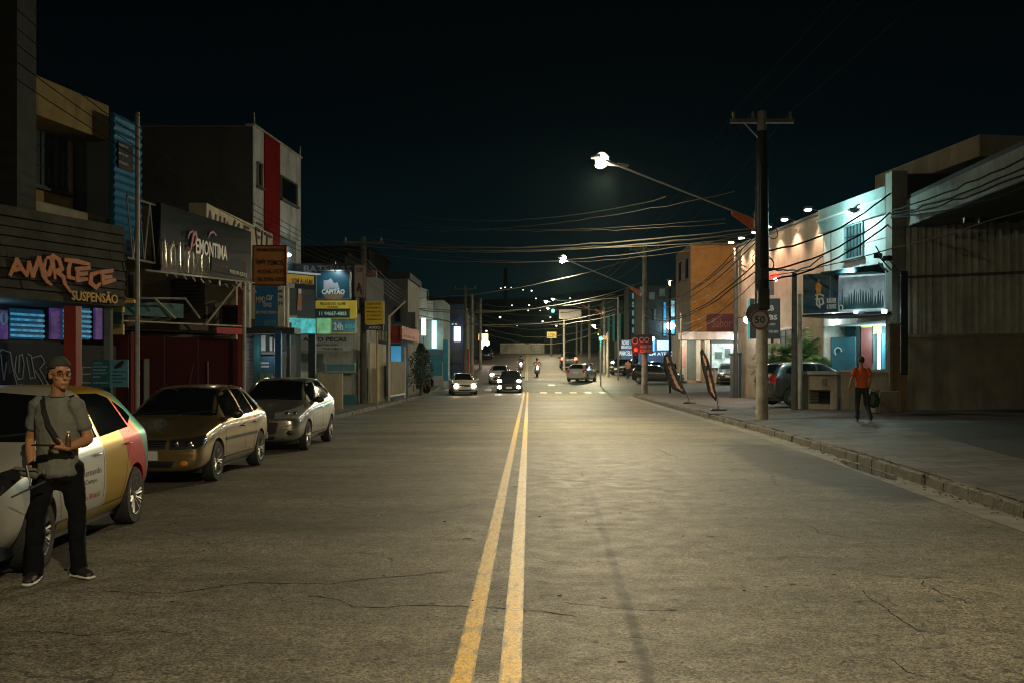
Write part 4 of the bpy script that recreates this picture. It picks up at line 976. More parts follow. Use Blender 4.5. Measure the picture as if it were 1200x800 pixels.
def figure(loc, rz, label, shirt, trous, pose, skin=SKIN, hairc=(.012, .009, .007), vox=.014, group=None, head_yaw=0, helmet=None, cat='person'):
    T = thing('person', label, cat, loc, rz, group); p = {k: Vector(v) for k, v in pose.items()}
    b = MB(); pel, ch, nk, hd = p['pelvis'], p['chest'], p['neck'], p['head']
    cap(b, [pel, (pel + ch) / 2, ch, nk - Vector((0, 0, .05))], [(.14, .10), (.13, .095), (.155, .105), (.09, .07)]); cap(b, [nk - Vector((0, 0, .06)), nk + (hd - nk) * .5], [.055, .052])
    T_, M = head(b, hd, head_yaw)
    s = MB(); cap(s, [pel + Vector((0, 0, -.02)), (pel + ch) / 2, ch, nk - Vector((0, 0, .03))], [(.168, .122), (.160, .118), (.182, .125), (.085, .07)], 18)
    t_ = MB(); cap(t_, [pel + Vector((0, 0, .06)), pel - Vector((0, 0, .06))], [(.15, .11), (.16, .115)], 14)
    for k in 'LR':
        a, e, w_ = p['sh' + k], p['el' + k], p['wr' + k]; cap(b, [a, (a + e) / 2, e], [.052, .044, .038]); cap(b, [e, e * .55 + w_ * .45, w_], [.038, .038, .025])
        hand(b, w_, (w_ - e), p.get('th' + k, Vector((0, -1, 0))), .6)
        cap(s, [a, a + (e - a) * .35, a + (e - a) * .62], [.068, .068, .070])
        h, kn, an = p['hi' + k], p['kn' + k], p['an' + k]; cap(b, [h, (h + kn) / 2, kn, kn * .6 + an * .4, an], [.08, .07, .052, .05, .035]); cap(t_, [h, (h + kn) / 2, kn, (kn + an) / 2, an], [.095, .085, .072, .062, .058], 12)
        toe = an + p.get('toe' + k, Vector((0, -.16, -.03)))
        q = MB(); cap(q, [an + Vector((0, .04, -.045)) , an * .5 + toe * .5 + Vector((0, 0, -.02)), toe], [(.036, .035), (.042, .035), (.038, .026)], 10); fuse('shoe', q, BLACK, T, .01, 2)
    fuse('body', b, skin, T, vox, 2); fuse('shirt', s, shirt, T, vox, 3, folds=.025); fuse('trousers', t_, trous, T, vox, 3, folds=.025)
    if helmet: q = MB().ell(T_(0, .005, .02), (.125, .14, .135), 16, 12, M); lp('helmet', q, helmet, T, sm=60); lp('visor', MB().ell(T_(0, -.07, .0), (.095, .08, .05), 12, 8, M), GLASS, T, sm=60)
    else: q = MB().ell(T_(0, .022, .040), (.082, .098, .096), 16, 12, M); lp('hair', q, mat('hair_black', hairc, .6), T, sm=60)
    return T
ORT = mat('shirt_orange', (.55, .085, .015), .8, bump=.2, bscale=200); NAV = mat('jeans_navy', (.012, .014, .022), .8); 
gm = walk_r(9.1, 27.3)
# seen from behind, walking away (figure faces -y, so turned round)
figure((9.12, 27.3, gm), math.radians(180 - 8), 'man in orange shirt and dark trousers walking away past the low wall', ORT, NAV,
  dict(pelvis=(0, 0, .95), chest=(0, -.02, 1.30), neck=(0, -.03, 1.50), head=(0, -.05, 1.655), shR=(-.18, 0, 1.42), elR=(-.245, .02, 1.16), wrR=(-.20, -.06, .95), shL=(.18, 0, 1.42), elL=(.27, .06, 1.17), wrL=(.325, .02, .93),
       hiL=(.09, 0, .92), knL=(.10, -.06, .50), anL=(.11, -.03, .09), hiR=(-.09, 0, .92), knR=(-.12, .03, .50), anR=(-.20, .24, .13), toeR=Vector((-.02, -.13, -.07))))
bagp = Vector((9.42, 27.25, gm))
T = thing('shopping_bag', 'dark green bag carried by the man in the orange shirt', 'bag', bagp)
q = MB(); cap(q, [(0, 0, .45), (.02, 0, .6), (.0, 0, .78)], [(.15, .09), (.17, .10), (.09, .06)], 14); fuse('bag_body', q, mat('bag_green', (.012, .035, .02), .5), T, .012, 2, folds=.03)
lp('handle', MB().tube([(-.06, 0, .78), (-.03, 0, .88), (.04, 0, .88), (.07, 0, .78)], .008, 6), BLACK, T)
# far pedestrians
PK = mat('shirt_peach', (.42, .2, .12), .8)
figure((8.45, 85, gz(85) + .02), math.radians(150), 'person in peach shirt crossing before the dark parked hatchback', PK, NAV,
  dict(pelvis=(0, 0, .95), chest=(0, 0, 1.30), neck=(0, 0, 1.50), head=(0, -.02, 1.65), shR=(-.18, 0, 1.42), elR=(-.25, .02, 1.16), wrR=(-.22, -.1, .93), shL=(.18, 0, 1.42), elL=(.25, .02, 1.16), wrL=(.22, -.1, .93),
       hiL=(.09, 0, .92), knL=(.10, -.1, .50), anL=(.10, .02, .09), hiR=(-.09, 0, .92), knR=(-.1, .05, .50), anR=(-.1, .18, .12)), vox=.03)

# motorcycles
def moto(loc, rz, label, lit=True, rider=None, rlabel=None, col=(.3, .04, .02), group='motorcycles riding towards the camera', off=None):
    T = thing('motorcycle', label, 'motorcycle', loc, rz, group); BM_ = mat('moto_paint_%d' % int(col[0] * 100), col, .3, coat=.6)
    for y in (-.62, .62):
        w_ = MB().lathe([(.22, -.04), (.27, -.05), (.29, -.02), (.29, .02), (.27, .05), (.22, .04)], (0, y, .29), 24, 'X'); wo = lp('wheel', w_, RUB, T, sm=50)
        rm = MB(); 
        for k in range(6): a = k * math.pi / 3; rm.tube([(0, y, .29), (0, y + .23 * math.cos(a), .29 + .23 * math.sin(a))], .012, 5)
        rm.lathe([(.21, -.03), (.235, -.035), (.235, .035), (.21, .03)], (0, y, .29), 24, 'X'); lp('rim', rm, ALLOY, wo)
    q = MB(); q.tube([(0, -.62, .29), (0, -.45, .8), (0, -.40, .95)], .03, 8); q.tube([(-.08, -.62, .29), (-.08, -.45, .8)], .02, 6); q.tube([(.08, -.62, .29), (.08, -.45, .8)], .02, 6); lp('front_fork', q, ALLOY, T)
    q = MB(); cap(q, [(0, -.35, .78), (0, -.12, .82), (0, .08, .76)], [(.09, .1), (.14, .12), (.1, .07)], 12); lp('fuel_tank', q, BM_, T, sm=60)
    q = MB(); cap(q, [(0, .05, .76), (0, .35, .78), (0, .72, .84)], [(.11, .05), (.13, .05), (.09, .04)], 12); lp('saddle', q, BLACK, T, sm=60)
    q = MB(); cap(q, [(0, -.15, .45), (0, .12, .42)], [(.13, .16), (.13, .14)], 12); q.tube([(0, 0, .6), (0, .62, .29)], .03, 6); lp('engine', q, ALLOY, T, sm=50)
    lp('exhaust', MB().tube([(.12, -.1, .35), (.16, .3, .3), (.17, .75, .38)], [.025, .03, .045], 8), CHROME, T, sm=50)
    lp('handlebar', MB().tube([(-.36, -.28, 1.0), (-.2, -.38, 1.02), (0, -.42, .98), (.2, -.38, 1.02), (.36, -.28, 1.0)], .015, 6), BLACK, T)
    for s in (-1, 1): lp('mirror', MB().tube([(s * .25, -.36, 1.02), (s * .3, -.36, 1.16)], .008, 5).ell((s * .32, -.36, 1.2), (.05, .02, .035), 10, 8), BLACK, T)
    q = MB().ell((0, -.55, .88), (.10, .08, .11), 12, 8); lp('headlight', q, LIT if lit else LENS, T, sm=60)
    if lit: lamp('headlight_beam', 'SPOT', (0, -.68, .88), 220, (1, .9, .75), .08, rot=(math.radians(80), 0, 0), spot=70).parent = T
    lp('mudguard', MB().tube([(0, -.9, .45), (0, -.75, .60), (0, -.55, .62)], [.05, .06, .05], 8), BM_, T, sm=60)
    if rider:
        fx = figure(Vector(loc) + Vector((0, 0, 0)), rz, rlabel, rider, NAV, dict(pelvis=(0, .18, .88), chest=(0, .02, 1.24), neck=(0, -.03, 1.42), head=(0, -.08, 1.56), shR=(-.18, 0, 1.34), elR=(-.30, -.10, 1.12), wrR=(-.33, -.26, 1.03), shL=(.18, 0, 1.34), elL=(.30, -.10, 1.12), wrL=(.33, -.26, 1.03),
            hiL=(.1, .15, .86), knL=(.20, -.2, .70), anL=(.17, .02, .32), hiR=(-.1, .15, .86), knR=(-.20, -.2, .70), anR=(-.17, .02, .32)), vox=.028, helmet=BLACK, group='motorcycle riders')
    return T
moto((-.78, 95, gz(95)), 0, 'motorcycle with bright headlamp riding nearest the left lane', True, mat('jacket_black', (.015, .015, .017), .7), 'rider in black on the motorcycle with the bright headlamp')
moto((.72, 89, gz(89)), math.radians(3), 'orange motorcycle with dim headlamp on the lane right of the line', True, mat('jacket_orange', (.30, .09, .02), .7), 'rider in orange vest on the orange motorcycle', col=(.5, .12, .02))
moto((-7.0, 62.5, walk_l(0, 62.5)), math.radians(70), 'orange motorcycle parked on the pavement beside the small tree', False, col=(.62, .10, .02), group='motorcycles parked on the left pavement')
moto((-7.3, 72, walk_l(0, 72)), math.radians(30), 'black motorcycle parked beyond the blue fence', False, col=(.03, .03, .03), group='motorcycles parked on the left pavement')
moto((-7.9, 60.5, walk_l(0, 60.5)), math.radians(100), 'blue grey motorcycle parked behind the trunk of the small tree', False, col=(.10, .14, .16), group='motorcycles parked on the left pavement')
moto((6.0, 96, gz(96)), math.radians(170), 'white scooter standing at the far kerb near the green light', False, col=(.4, .4, .38), group='motorcycles parked by the far kerb')
# ================================================================ poles, street lamps, cables, signals
PC = mat('pole_concrete', (.36, .34, .28), .85, var=.35, scale=2.5, bump=.4, bscale=30, dirt=.6)
GALV = mat('galvanised_steel', (.30, .30, .28), .4, .7, var=.2)
DKM = mat('dark_metal', (.02, .022, .022), .5, .4, var=.3)
BLK = mat('cable_black', (.012, .012, .012), .5)
DKC = mat('cable_dark_sheath', (.003, .003, .003), .85, var=0, spec=.1)
CABL = mat('cable_grey', (.11, .105, .085), .45)
LEDW = mat('led_on', (1, 1, 1), .3, emit=(1, .92, .72), es=90)
LEDG = mat('led_glass_lit', (1, .95, .8), .3, emit=(1, .85, .55), es=9)
ORP = mat('orange_plate', (.85, .17, .03), .5)
def pole(name, label, loc, h, r0, r1, arm_dir=None, parts=True, group='concrete utility poles', cat='pole', m=None):
    T = thing(name, label, cat, loc, 0, group)
    lp('shaft', MB().tube([(0, 0, -.3), (0, 0, h * .5), (0, 0, h)], [r0, (r0 + r1) / 2, r1], 20), m or PC, T, sm=60)
    if parts:
        lp('crossarm', MB().box(-.95, .95, -.06, .06, h - .35, h - .23), mat('crossarm_grey', (.2, .19, .16), .8, bump=.3), T)
        for x in (-.85, -.05 - .22, .85):
            lp('insulator', MB().lathe([(.02, -.23), (.05, -.2), (.055, -.14), (.03, -.12), (.05, -.09), (.045, -.03), (.02, 0)], (x, 0, h), 12), mat('porcelain', (.3, .26, .2), .2), T, sm=50)
        lp('brace', MB().tube([(-.6, -.08, h - .3), (0, -.08, h - .95)], .022, 6), GALV, T)
    return T
p1 = Vector((6.97, 29.8, walk_r(6.97, 29.8))); H1 = 9.2
lp1 = pole('utility_pole', 'thick near concrete pole holding the round speed sign and a street lamp', p1, H1, .19, .13)
p2 = Vector((7.15, 61.6, gz(61.6) + .15))
lp2 = pole('utility_pole', 'pale concrete pole with three insulators on its crossarm and a red signal', p2, 9.2, .20, .13)
p0 = Vector((7.0, -2.5, .15)); lp0 = pole('utility_pole', 'concrete pole carrying the lamp that lights the near road', p0, 9.2, .19, .13)
# junction clutter on the near pole, and dark wrapping for its unlit upper part
o = wp('cable_box', MB().cbox(p1 + Vector((-.02, -.24, 3.55)), (.34, .30, .62)).cbox(p1 + Vector((.0, -.26, 4.3)), (.26, .22, .4)), DKM, lp1, bevel=.04)
q = MB()
for k in range(10):
    a = k * 2.1; z = 3.6 + k * .45; q.tube([p1 + Vector((.19 * math.cos(a + j * .5), .19 * math.sin(a + j * .5), z + j * .12)) for j in range(6)], .022, 6)
for k in range(5): q.tube([p1 + Vector((-.12 + .05 * k, -.21, 3.4)), p1 + Vector((-.10 + .05 * k, -.22, 5.2)), p1 + Vector((-.06 + .03 * k, -.17, 7.6))], .016, 5)
wp('cable_wrap', q, BLK, lp1, sm=60)
wp('shade_sleeve', MB().tube([p1 + Vector((0, 0, 3.35)), p1 + Vector((0, 0, 8.6))], [.215, .17], 18), DKM, lp1, sm=60)  # added dark sleeve: shade of the unlit upper pole put into colour
q = MB()
for k in range(7): a = R.uniform(0, 6.28); z = R.uniform(3.4, 5.8); q.tube([p1 + Vector((.16 * math.cos(t_) + .35 * math.cos(a), .16 * math.sin(t_) + .2 * math.sin(a), z + .22 * math.sin(t_))) for t_ in [i * .63 for i in range(11)]], .014, 5)
wp('cable_loops', q, BLK, lp1, sm=60)
def street_lamp(name, label, root, head, parent_pole, power, col=(1, .84, .53), twin=True, group='street lamps on long arms'):
    root = Vector(root); head = Vector(head); T = thing(name, label, 'street lamp', root, 0, group)
    d = (head - root).normalized(); h0 = head - d * .55
    wp('arm', MB().tube([root, root + d * 1.0, h0], .032, 8), GALV, T, sm=60)
    wp('bracket', MB().cbox(root + Vector((.0, 0, .0)), (.16, .12, .5)), GALV, T)
    wp('bracket_plate', MB().hexa([root + Vector(v) for v in ((-.75, -.02, .14), (-.1, -.02, -.32), (-.1, .02, -.32), (-.75, .02, .14), (-.78, -.02, .30), (-.1, -.02, .05), (-.1, .02, .05), (-.78, .02, .30))]), ORP, T)
    if twin: wp('reflector_dish', MB().ell(head + Vector((.02, .14, .0)), (.21, .10, .24), 18, 12), mat('dish_lit', (.6, .55, .42), .4, emit=(1, .85, .55), es=1.2), T, sm=60)
    hd = wp('lamp_head', MB().tube([h0, h0 + Vector((-.25, 0, .06)), head + Vector((-.1, 0, .07)), head + Vector((-.32, 0, .04))], [.06, .13, .17, .08], 14, flat=.5), GALV, T, sm=60)
    lens = MB()
    for k in ((-.13, .13) if twin else (0,)):
        lens.ell(head + Vector((k * .35, -abs(k) * .5, -.09 + k * .85)), (.15, .12, .095), 16, 10)
    wp('lens', lens, LEDW, hd, off=xf(T).inverted())
    q = MB().tube([h0 + Vector((-.05, -.12, .05)), h0 + Vector((.28, -.12, .0)), h0 + Vector((.28, .12, .0)), h0 + Vector((-.05, .12, .05))], .016, 6); wp('fork', q, GALV, T)
    lo_ = lamp('lamp_light', 'POINT', head + Vector((0, 0, -.46)), power, col, .10, parent=T); road_optic(lo_)
    return T
street_lamp('street_lamp', 'near street lamp glowing on its long arm over the road', p1 + Vector((-.15, 0, 5.95)), (2.17, 29.8, 7.95), lp1, 5200)
street_lamp('street_lamp', 'second street lamp glowing above the crossing on the pale pole', p2 + Vector((-.15, 0, 6.3)), (2.1, 61.6, 8.55), lp2, 6500)
street_lamp('street_lamp', 'street lamp over the near road before the parked cars', p0 + Vector((-.15, 0, 5.95)), (2.2, -2.5, 7.95), lp0, 5800)
# farther lamps on both sides
for (px, py, Y, rx, lbl) in ((640, 353, 95, 7.2, 'small street lamp beyond the crossing, highest of the far ones'), (648, 350, 120, 7.3, 'small street lamp far up the hill beside the first'), (642, 361, 140, 7.4, 'faint street lamp over the top of the rise'), (696, 381, 88, 7.0, 'street lamp low between the billboard and the green signal')):
    h = P(px, py, Y); b = Vector((rx, Y + .5, gz(Y) + .15))
    T = pole('lamp_post', 'post under the ' + lbl, b, h.z - b.z - .6, .14, .10, parts=False, group='far lamp posts', cat='lamp post')
    street_lamp('street_lamp', lbl, b + Vector((-.1, 0, h.z - b.z - 1.0)), h, T, 2600, twin=False)
# more poles
def simple_pole(px, pyb, pyt, Y, r, label, name='utility_pole', m=None, arm=True, base=None, group='concrete utility poles', cat='pole'):
    x = (px - VX) * Y / F; z0 = base if base is not None else (walk_r(x, Y) if x > 0 else walk_l(x, Y)); z1 = CH - (pyt - HY) * Y / F
    T = thing(name, label, cat, (x, Y, z0), 0, group)
    lp('shaft', MB().tube([(0, 0, -.2), (0, 0, z1 - z0)], [r, r * .75], 14), m or PC, T, sm=60)
    if arm:
        lp('crossarm', MB().box(-.9, .9, -.05, .05, z1 - z0 - .3, z1 - z0 - .2), m or PC, T)
        for a in (-.8, 0, .8): lp('insulator', MB().lathe([(.03, -.2), (.05, -.12), (.02, 0)], (a, 0, z1 - z0), 10), mat('porcelain'), T)
    return T
simple_pole(426, 440, 278, 45, .16, 'dark concrete pole between the captain sign and the yellow board', m=mat('pole_dark', (.07, .065, .055), .85, var=.3))
simple_pole(553, 420, 345, 92, .16, 'pale pole at the left kerb before the bright shop', arm=False)
simple_pole(563, 420, 350, 104, .16, 'pole at the left kerb close to the shop with pink light', arm=False)
simple_pole(545, 420, 335, 80, .16, 'dark pole beside the red box on the left kerb', m=mat('pole_dark'))
simple_pole(862, 465, 290, 50, .12, 'thin dark pole before the wall with the row of spotlights', arm=False, m=mat('pole_dark'))
simple_pole(931, 474, 320, 35.4, .12, 'dark post with hanging cable loops beside the white SUV', arm=False, m=mat('pole_dark'))
simple_pole(937.5, 474, 345, 35.9, .10, 'slimmer post leaning close behind the dark cable post', arm=False)
simple_pole(691, 420, 368, 110, .13, 'pole right behind the billboard post', arm=False); simple_pole(676, 420, 378, 118, .13, 'pole between the billboard and the green signal', arm=False)
simple_pole(798, 445, 368, 74, .08, 'thin metal post before the orange building', arm=False, m=GALV)
simple_pole(703, 440, 382, 96, .12, 'dark pole behind the green signal', arm=False, m=mat('pole_dark'))
# round speed sign 50
ss = thing('speed_sign', 'round white speed limit sign on the near concrete pole', 'road sign', p1 + Vector((-.13, -.30, 2.95)))
lp('disc', MB().lathe([(0, .0), (.30, 0), (.30, .02), (0, .02)], n=36, axis='Y'), mat('sign_white', (.40, .43, .44), .35), ss)
lp('red_ring', MB().lathe([(.235, -.006), (.295, -.006), (.295, -.002), (.235, -.002), (.235, -.006)], n=36, axis='Y'), mat('sign_red', (.22, .07, .07), .35), ss)
lp('backing_plate', MB().lathe([(0, .03), (.31, .03), (.31, .045), (0, .045)], (-.10, 0, .17), n=36, axis='Y'), mat('sign_back', (.10, .11, .11), .5, .3), ss)
fs_ = Fc((p1.x - .13 - 1, p1.y - .30), (p1.x - .13 + 1, p1.y - .30)); text_on(fs_, '50', .85, 1.15, p1.z + 2.84, p1.z + 3.06, .006, mat('ink_dark', (.02, .02, .02), .5), ss, depth=.003, bold=.02)
# traffic signals
def signal(loc, h, label, col, es, post=True, red=False, zoff=0):
    T = thing('traffic_light', label, 'traffic light', loc, 0, 'traffic lights')
    if post: lp('post', MB().tube([(0, .08, 0), (0, .08, h)], .06, 10), GALV, T, sm=60)
    lp('housing', MB().cbox((0, 0, h), (.34, .22, 1.0)), BLACK, T, bevel=.03)
    for k, z in enumerate((.32, 0, -.32)):
        on = (k == 0 and red) or (k == 2 and not red)
        me_ = mat('signal_%s' % key if False else ('signal_red_on' if red else 'signal_green_on'), col, .3, emit=col, es=es) if on else mat('signal_off', (.02, .02, .02), .3)
        ln = lp('lens', MB().lathe([(0, -.145), (.09, -.14), (.125, -.115), (.125, -.10), (0, -.10)], (0, 0, h + z), 18, 'Y'), me_, T, sm=60)
        lp('visor', MB().tube([(0, -.1, h + z + .02), (0, -.26, h + z + .04)], [.15, .14], 14, cap=False), BLACK, T)
        if on: lamp('signal_glow', 'POINT', Vector((0, -.35, h + z)), 160 if not red else 40, col, .1).parent = T
    return T
g1 = P(704, 434, 76); signal((g1.x, 76, gz(76) + .0), P(704, 397, 76).z - gz(76) + .32, 'green traffic light on a post right of the parked white hatchback', (.02, 1, .62), 60)
g2 = P(648, 365, 84); T = signal((g2.x, 84, g2.z - 2), 2.32, 'green traffic light hanging over the road beside the billboard', (.02, 1, .62), 45, post=False)
lp('arm', MB().tube([(0, .1, 2.9), (5.5, .1, 3.1)], .05, 8), GALV, T); lp('post', MB().tube([(5.5, .1, 3.2), (5.5, .1, -8)], .08, 8), GALV, T)
g3 = P(746, 410, 61); signal((g3.x - .05, 61.2, g3.z - 1), 1 - .32, 'red traffic light beside the pale pole before the blue banner', (1, .05, .02), 40, post=False, red=True)
# billboard far and yellow sign
bf = front(655, 681, 100)
bb = thing('billboard', 'pale blank rectangular billboard on a post above the far cars', 'billboard', (P(668, 434, 100).x, 100, gz(100)))
m_ = MB(); bf.rect(m_, 655, 363, 681, 374, 0, .15); wp('panel', m_, mat('billboard_pale', (.42, .40, .34), .6, var=.2, emit=(.6, .55, .42), es=.12), bb)
m_ = MB(); m_.tube([P(661, 374, 100.1), (P(661, 374, 100).x, 100.1, gz(100))], .12, 8); wp('post', m_, PC, bb)
yf = front(640, 653, 140); ys_ = thing('lit_sign', 'yellow lit sign at the far end of the street', 'sign', (P(646, 434, 140).x, 140, gz(140)))
m_ = MB(); yf.rect(m_, 641, 389, 652, 396, 0, .2); wp('panel', m_, mat('yellow_lit', (.6, .4, .05), .5, emit=(1, .7, .12), es=.9), ys_)
text_px(yf, 'LOJA', 642.5, 390.5, 650.5, 394.5, .21, mat('ink_brown', (.1, .05, .01), .5), ys_)
m_ = MB(); m_.tube([(P(646, 434, 140).x, 140.1, gz(140)), P(646, 396, 140.1)], .15, 8); wp('post', m_, PC, ys_)
# direction/no-parking signs on the pale pole
sg = thing('road_sign', 'cluster of dark shop and road signs mounted on the pale pole', 'road sign', p2 + Vector((0, -.3, 2.9)))
f_ = front(740, 766, 61.1)
m_ = MB(); f_.rect(m_, 740, 392, 765, 414, 0, .05); wp('panel', m_, mat('sign_maroon', (.06, .02, .025), .5), sg)
q = MB(); 
for (x, y, r_) in ((744, 399, .17), (752, 398, .13), (758, 398, .13)): u, z = f_.px(x, y, .06); q.tube([f_.p(u + r_ * math.cos(a_), z + r_ * math.sin(a_), .07) for a_ in [i * math.pi / 8 for i in range(17)]], .03, 5)
wp('ring_mark', q, mat('sign_cream', (.5, .42, .36), .5), sg)
for y in (404, 409): text_px(f_, 'VAGAS 24H' if y == 404 else 'CLIENTES', 750, y, 764, y + 3.6, .06, mat('sign_cream'), sg)

# ================================================================ cables
def sag(a, b, s, n=14, jit=0):
    a = Vector(a); b = Vector(b); return [a.lerp(b, i / n) - Vector((0, 0, 4 * s * (i / n) * (1 - i / n))) + Vector((R.gauss(0, jit), 0, R.gauss(0, jit))) for i in range(n + 1)]
def cable(label, a, b, s, r=.012, m=None, jit=0, n=14, group='overhead cables'):
    return solo('cable', MB().tube(sag(a, b, s, n, jit), r, 5), m or BLK, label, 'cable', loc=a, group=group, sm=60)
T1 = lambda z, x=0: (p1.x + x, p1.y, p1.z + z); T2_ = lambda z, x=0: (p2.x + x, p2.y, p2.z + z); T0 = lambda z, x=0: (p0.x + x, p0.y, p0.z + z)
for k, x in enumerate((-.85, -.27, .85)):
    cable('high bare wire on the insulators between the near pole and the pole before it', T0(9.2, x), T1(9.2, x), .35, .005, DKC, group='bare high wires')
    cable('high bare wire on the insulators between the near and the pale concrete pole', T1(9.2, x), T2_(9.2, x), .45, .006, DKC, group='bare high wires')
    cable('high bare wire running on from the pale pole up the hill', T2_(9.2, x), (7.4 + x, 110, gz(110) + 9.2), .6, .008, group='bare high wires')
for k in range(6):
    z = 4.2 + .38 * k
    cable('black bundle cable sagging along the pavement from the near pole to the pale pole', T1(z, .1 * (k % 3 - 1)), T2_(z + R.uniform(-.2, .3)), R.uniform(.5, 1.1), R.choice((.012, .016, .022)), DKC, jit=.015)
    if k < 1: cable('black bundle cable sagging over the pavement towards the camera from the near pole', T0(z + R.uniform(-.2, .3)), T1(z, .1 * (k % 3 - 1)), R.uniform(.4, .9), .012, DKC, jit=.012, n=24)
# drops from the near pole to the buildings on the right and over the gate
for (px, py, Y, z) in ((1043, 250, 33.5, 4.4), (1043, 262, 33.8, 4.1), (1043, 228, 33.5, 5.0), (965, 300, 39, 4.6)):
    cable('thick black cable looping from the near pole to the pale blue building', T1(z), P(px, py, Y), .35, .028, DKC, jit=.02, group='service cables on the shops')
for (px, py, Y) in ((1200, 205, 22), (1215, 190, 22), (1230, 170, 22), (1215, 215, 22)):
    cable('heavy cable drooping along the front of the dark gated building', P(1045, 250 + (py - 190) * .2, 33), P(px, py, Y), .15, .024, DKC, jit=.02, group='service cables on the shops')
for k in range(6): cable('cable fanning from the wall with spotlights to the thin dark pole', P(866 + 6 * k, 300 + 5 * k, 49), P(800, 332 + 12 * k, 80), .5, .02, jit=.02, group='service cables on the shops')
# the lit crossing bundles high over the street (left fronts to the near pole)
LX = [((500, 262), (860, 225), .5, .016), ((540, 246), (780, 232), .5, .03), ((470, 268), (880, 274), .55, .02), ((460, 276), (880, 268), .45, .035), ((450, 277), (880, 272), .55, .03), ((440, 279), (880, 280), .35, .022), ((455, 283), (878, 275), .8, .02),
      ((500, 255), (850, 262), .3, .012), ((520, 252), (850, 256), .4, .010), ((480, 270), (870, 284), .9, .012)]
for (a, b, s, r) in LX:
    cable('lamplit cable spanning the street below the near street lamp', P(a[0] - 60, a[1] + 6, 46), P(b[0], b[1], 30.5 if b[0] > 840 else 34), s, r * .62, CABL, jit=.012, n=30, group='cables lit by the lamp')
for (a, b, s, r) in (((380, 345), (757, 298), 1.2, .02), ((420, 350), (757, 330), 1.4, .03), ((430, 352), (757, 340), 1.0, .025), ((440, 355), (757, 352), 1.5, .02), ((450, 358), (757, 360), 1.3, .02)):
    cable('cable spanning the street between the left shops and the pale pole', P(a[0], a[1], 66), P(b[0], b[1], 61.6), s, r, CABL, jit=.02, n=24, group='cables over the crossing')
for k in range(6):
    cable('faint cable spanning the far street under the hanging green light', P(545, 352 + 5 * k, 95), P(720, 345 + 7 * k, 92), 1.0 + .2 * k, .03, CABL, jit=.03, n=20, group='far crossing cables')
# left side lines along the fronts
for k in range(5):
    z = 5.6 + .35 * k
    cable('thin cable running along the fronts on the left pavement', (-8.6 + .05 * k, 8, z + 1.6), (P(426, 400, 45).x, 45, 6.0 + .2 * k), .8 + .1 * k, .009, DKC, jit=.01, n=20, group='cables along the left fronts')
    if k < 5: cable('cable continuing along the left kerb past the yellow board', (P(426, 400, 45).x, 45, 6.0 + .2 * k), (-6.9, 80, gz(80) + 6 + .2 * k), .9, .014, group='cables along the left fronts')
# distant town lights: small lamps on thin masts over the hill
dots = [(587, 338), (592, 337), (599, 337), (613, 340), (623, 341), (600, 358), (586, 372), (620, 358), (633, 364), (636, 377), (652, 382), (619, 364), (606, 382), (570, 388), (672, 353), (737, 391), (776, 351), (793, 362), (668, 350), (628, 350), (645, 372)]
proto = None
TW = mat('town_light', (1, 1, 1), .4, emit=(1, .93, .78), es=2.5)
for i, (px, py) in enumerate(dots):
    Y = 172 + (400 - py) * 1.5 if px < 700 else 150; q_ = P(px, py, Y)
    if proto is None:
        proto = thing('town_lamp', 'tiny lamp of the distant town on the dark hillside', 'lamp', q_, 0, 'distant town lamps')
        lp('lamp_head', MB().ell((0, 0, 0), (.32, .32, .24), 10, 6), TW, proto); lp('mast', MB().tube([(0, .3, -9), (0, .3, 0), (0, 0, .25)], .07, 5), DKM, proto); T = proto
    else: T = copy_tree(proto)
    T.location = q_; s_ = R.uniform(.3, .8); T.scale = (s_, s_, s_)
# ================================================================ left side of the street
def wallm(key, col=None, **k):
    if col is None: return MATS[key]
    return mat(key, col, k.pop('rough', .85), var=k.pop('var', .22), scale=k.pop('scale', 1.2), bump=k.pop('bump', .3), bscale=25, dirt=k.pop('dirt', .6))
def ground_l(x, y): return walk_l(x, y)
YELW = wallm('plaster_ochre', (.34, .24, .09)); CREAM = wallm('plaster_cream', (.58, .52, .38)); DG = wallm('plaster_dark', (.045, .048, .045)); WHW = wallm('plaster_white', (.62, .62, .56)); GREYW = wallm('plaster_grey', (.16, .155, .135))
WOOD = mat('weathered_board', (.075, .073, .055), .85, var=.45, scale=2.0, bump=.4, bscale=15, dirt=.5)
INK = mat('ink_dark', (.02, .02, .02), .5); WTX = mat('letter_white', (.6, .58, .52), .5); BRN = mat('column_red', (.36, .05, .03), .6, var=.2, dirt=.3)
def block(name, label, cat, poly, z0, z1, m, group=None):
    c = (sum(p[0] for p in poly) / len(poly), sum(p[1] for p in poly) / len(poly), z0); T = thing(name, label, cat, c, 0, group)
    wp('wall', MB().prism(poly, z0, z1), m, T); return T
def fpart(nm, fc, rects, m, T, w0=0, w1=.1, label=None, bevel=0, sep=False):
    out = None
    for r in ([rects] if not isinstance(rects[0], (list, tuple)) else rects):
        q = MB(); fc.rect(q, *r, w0, w1); out = wp(nm, q, m, T, bevel=bevel)
        if label: out['label'] = label
    return out
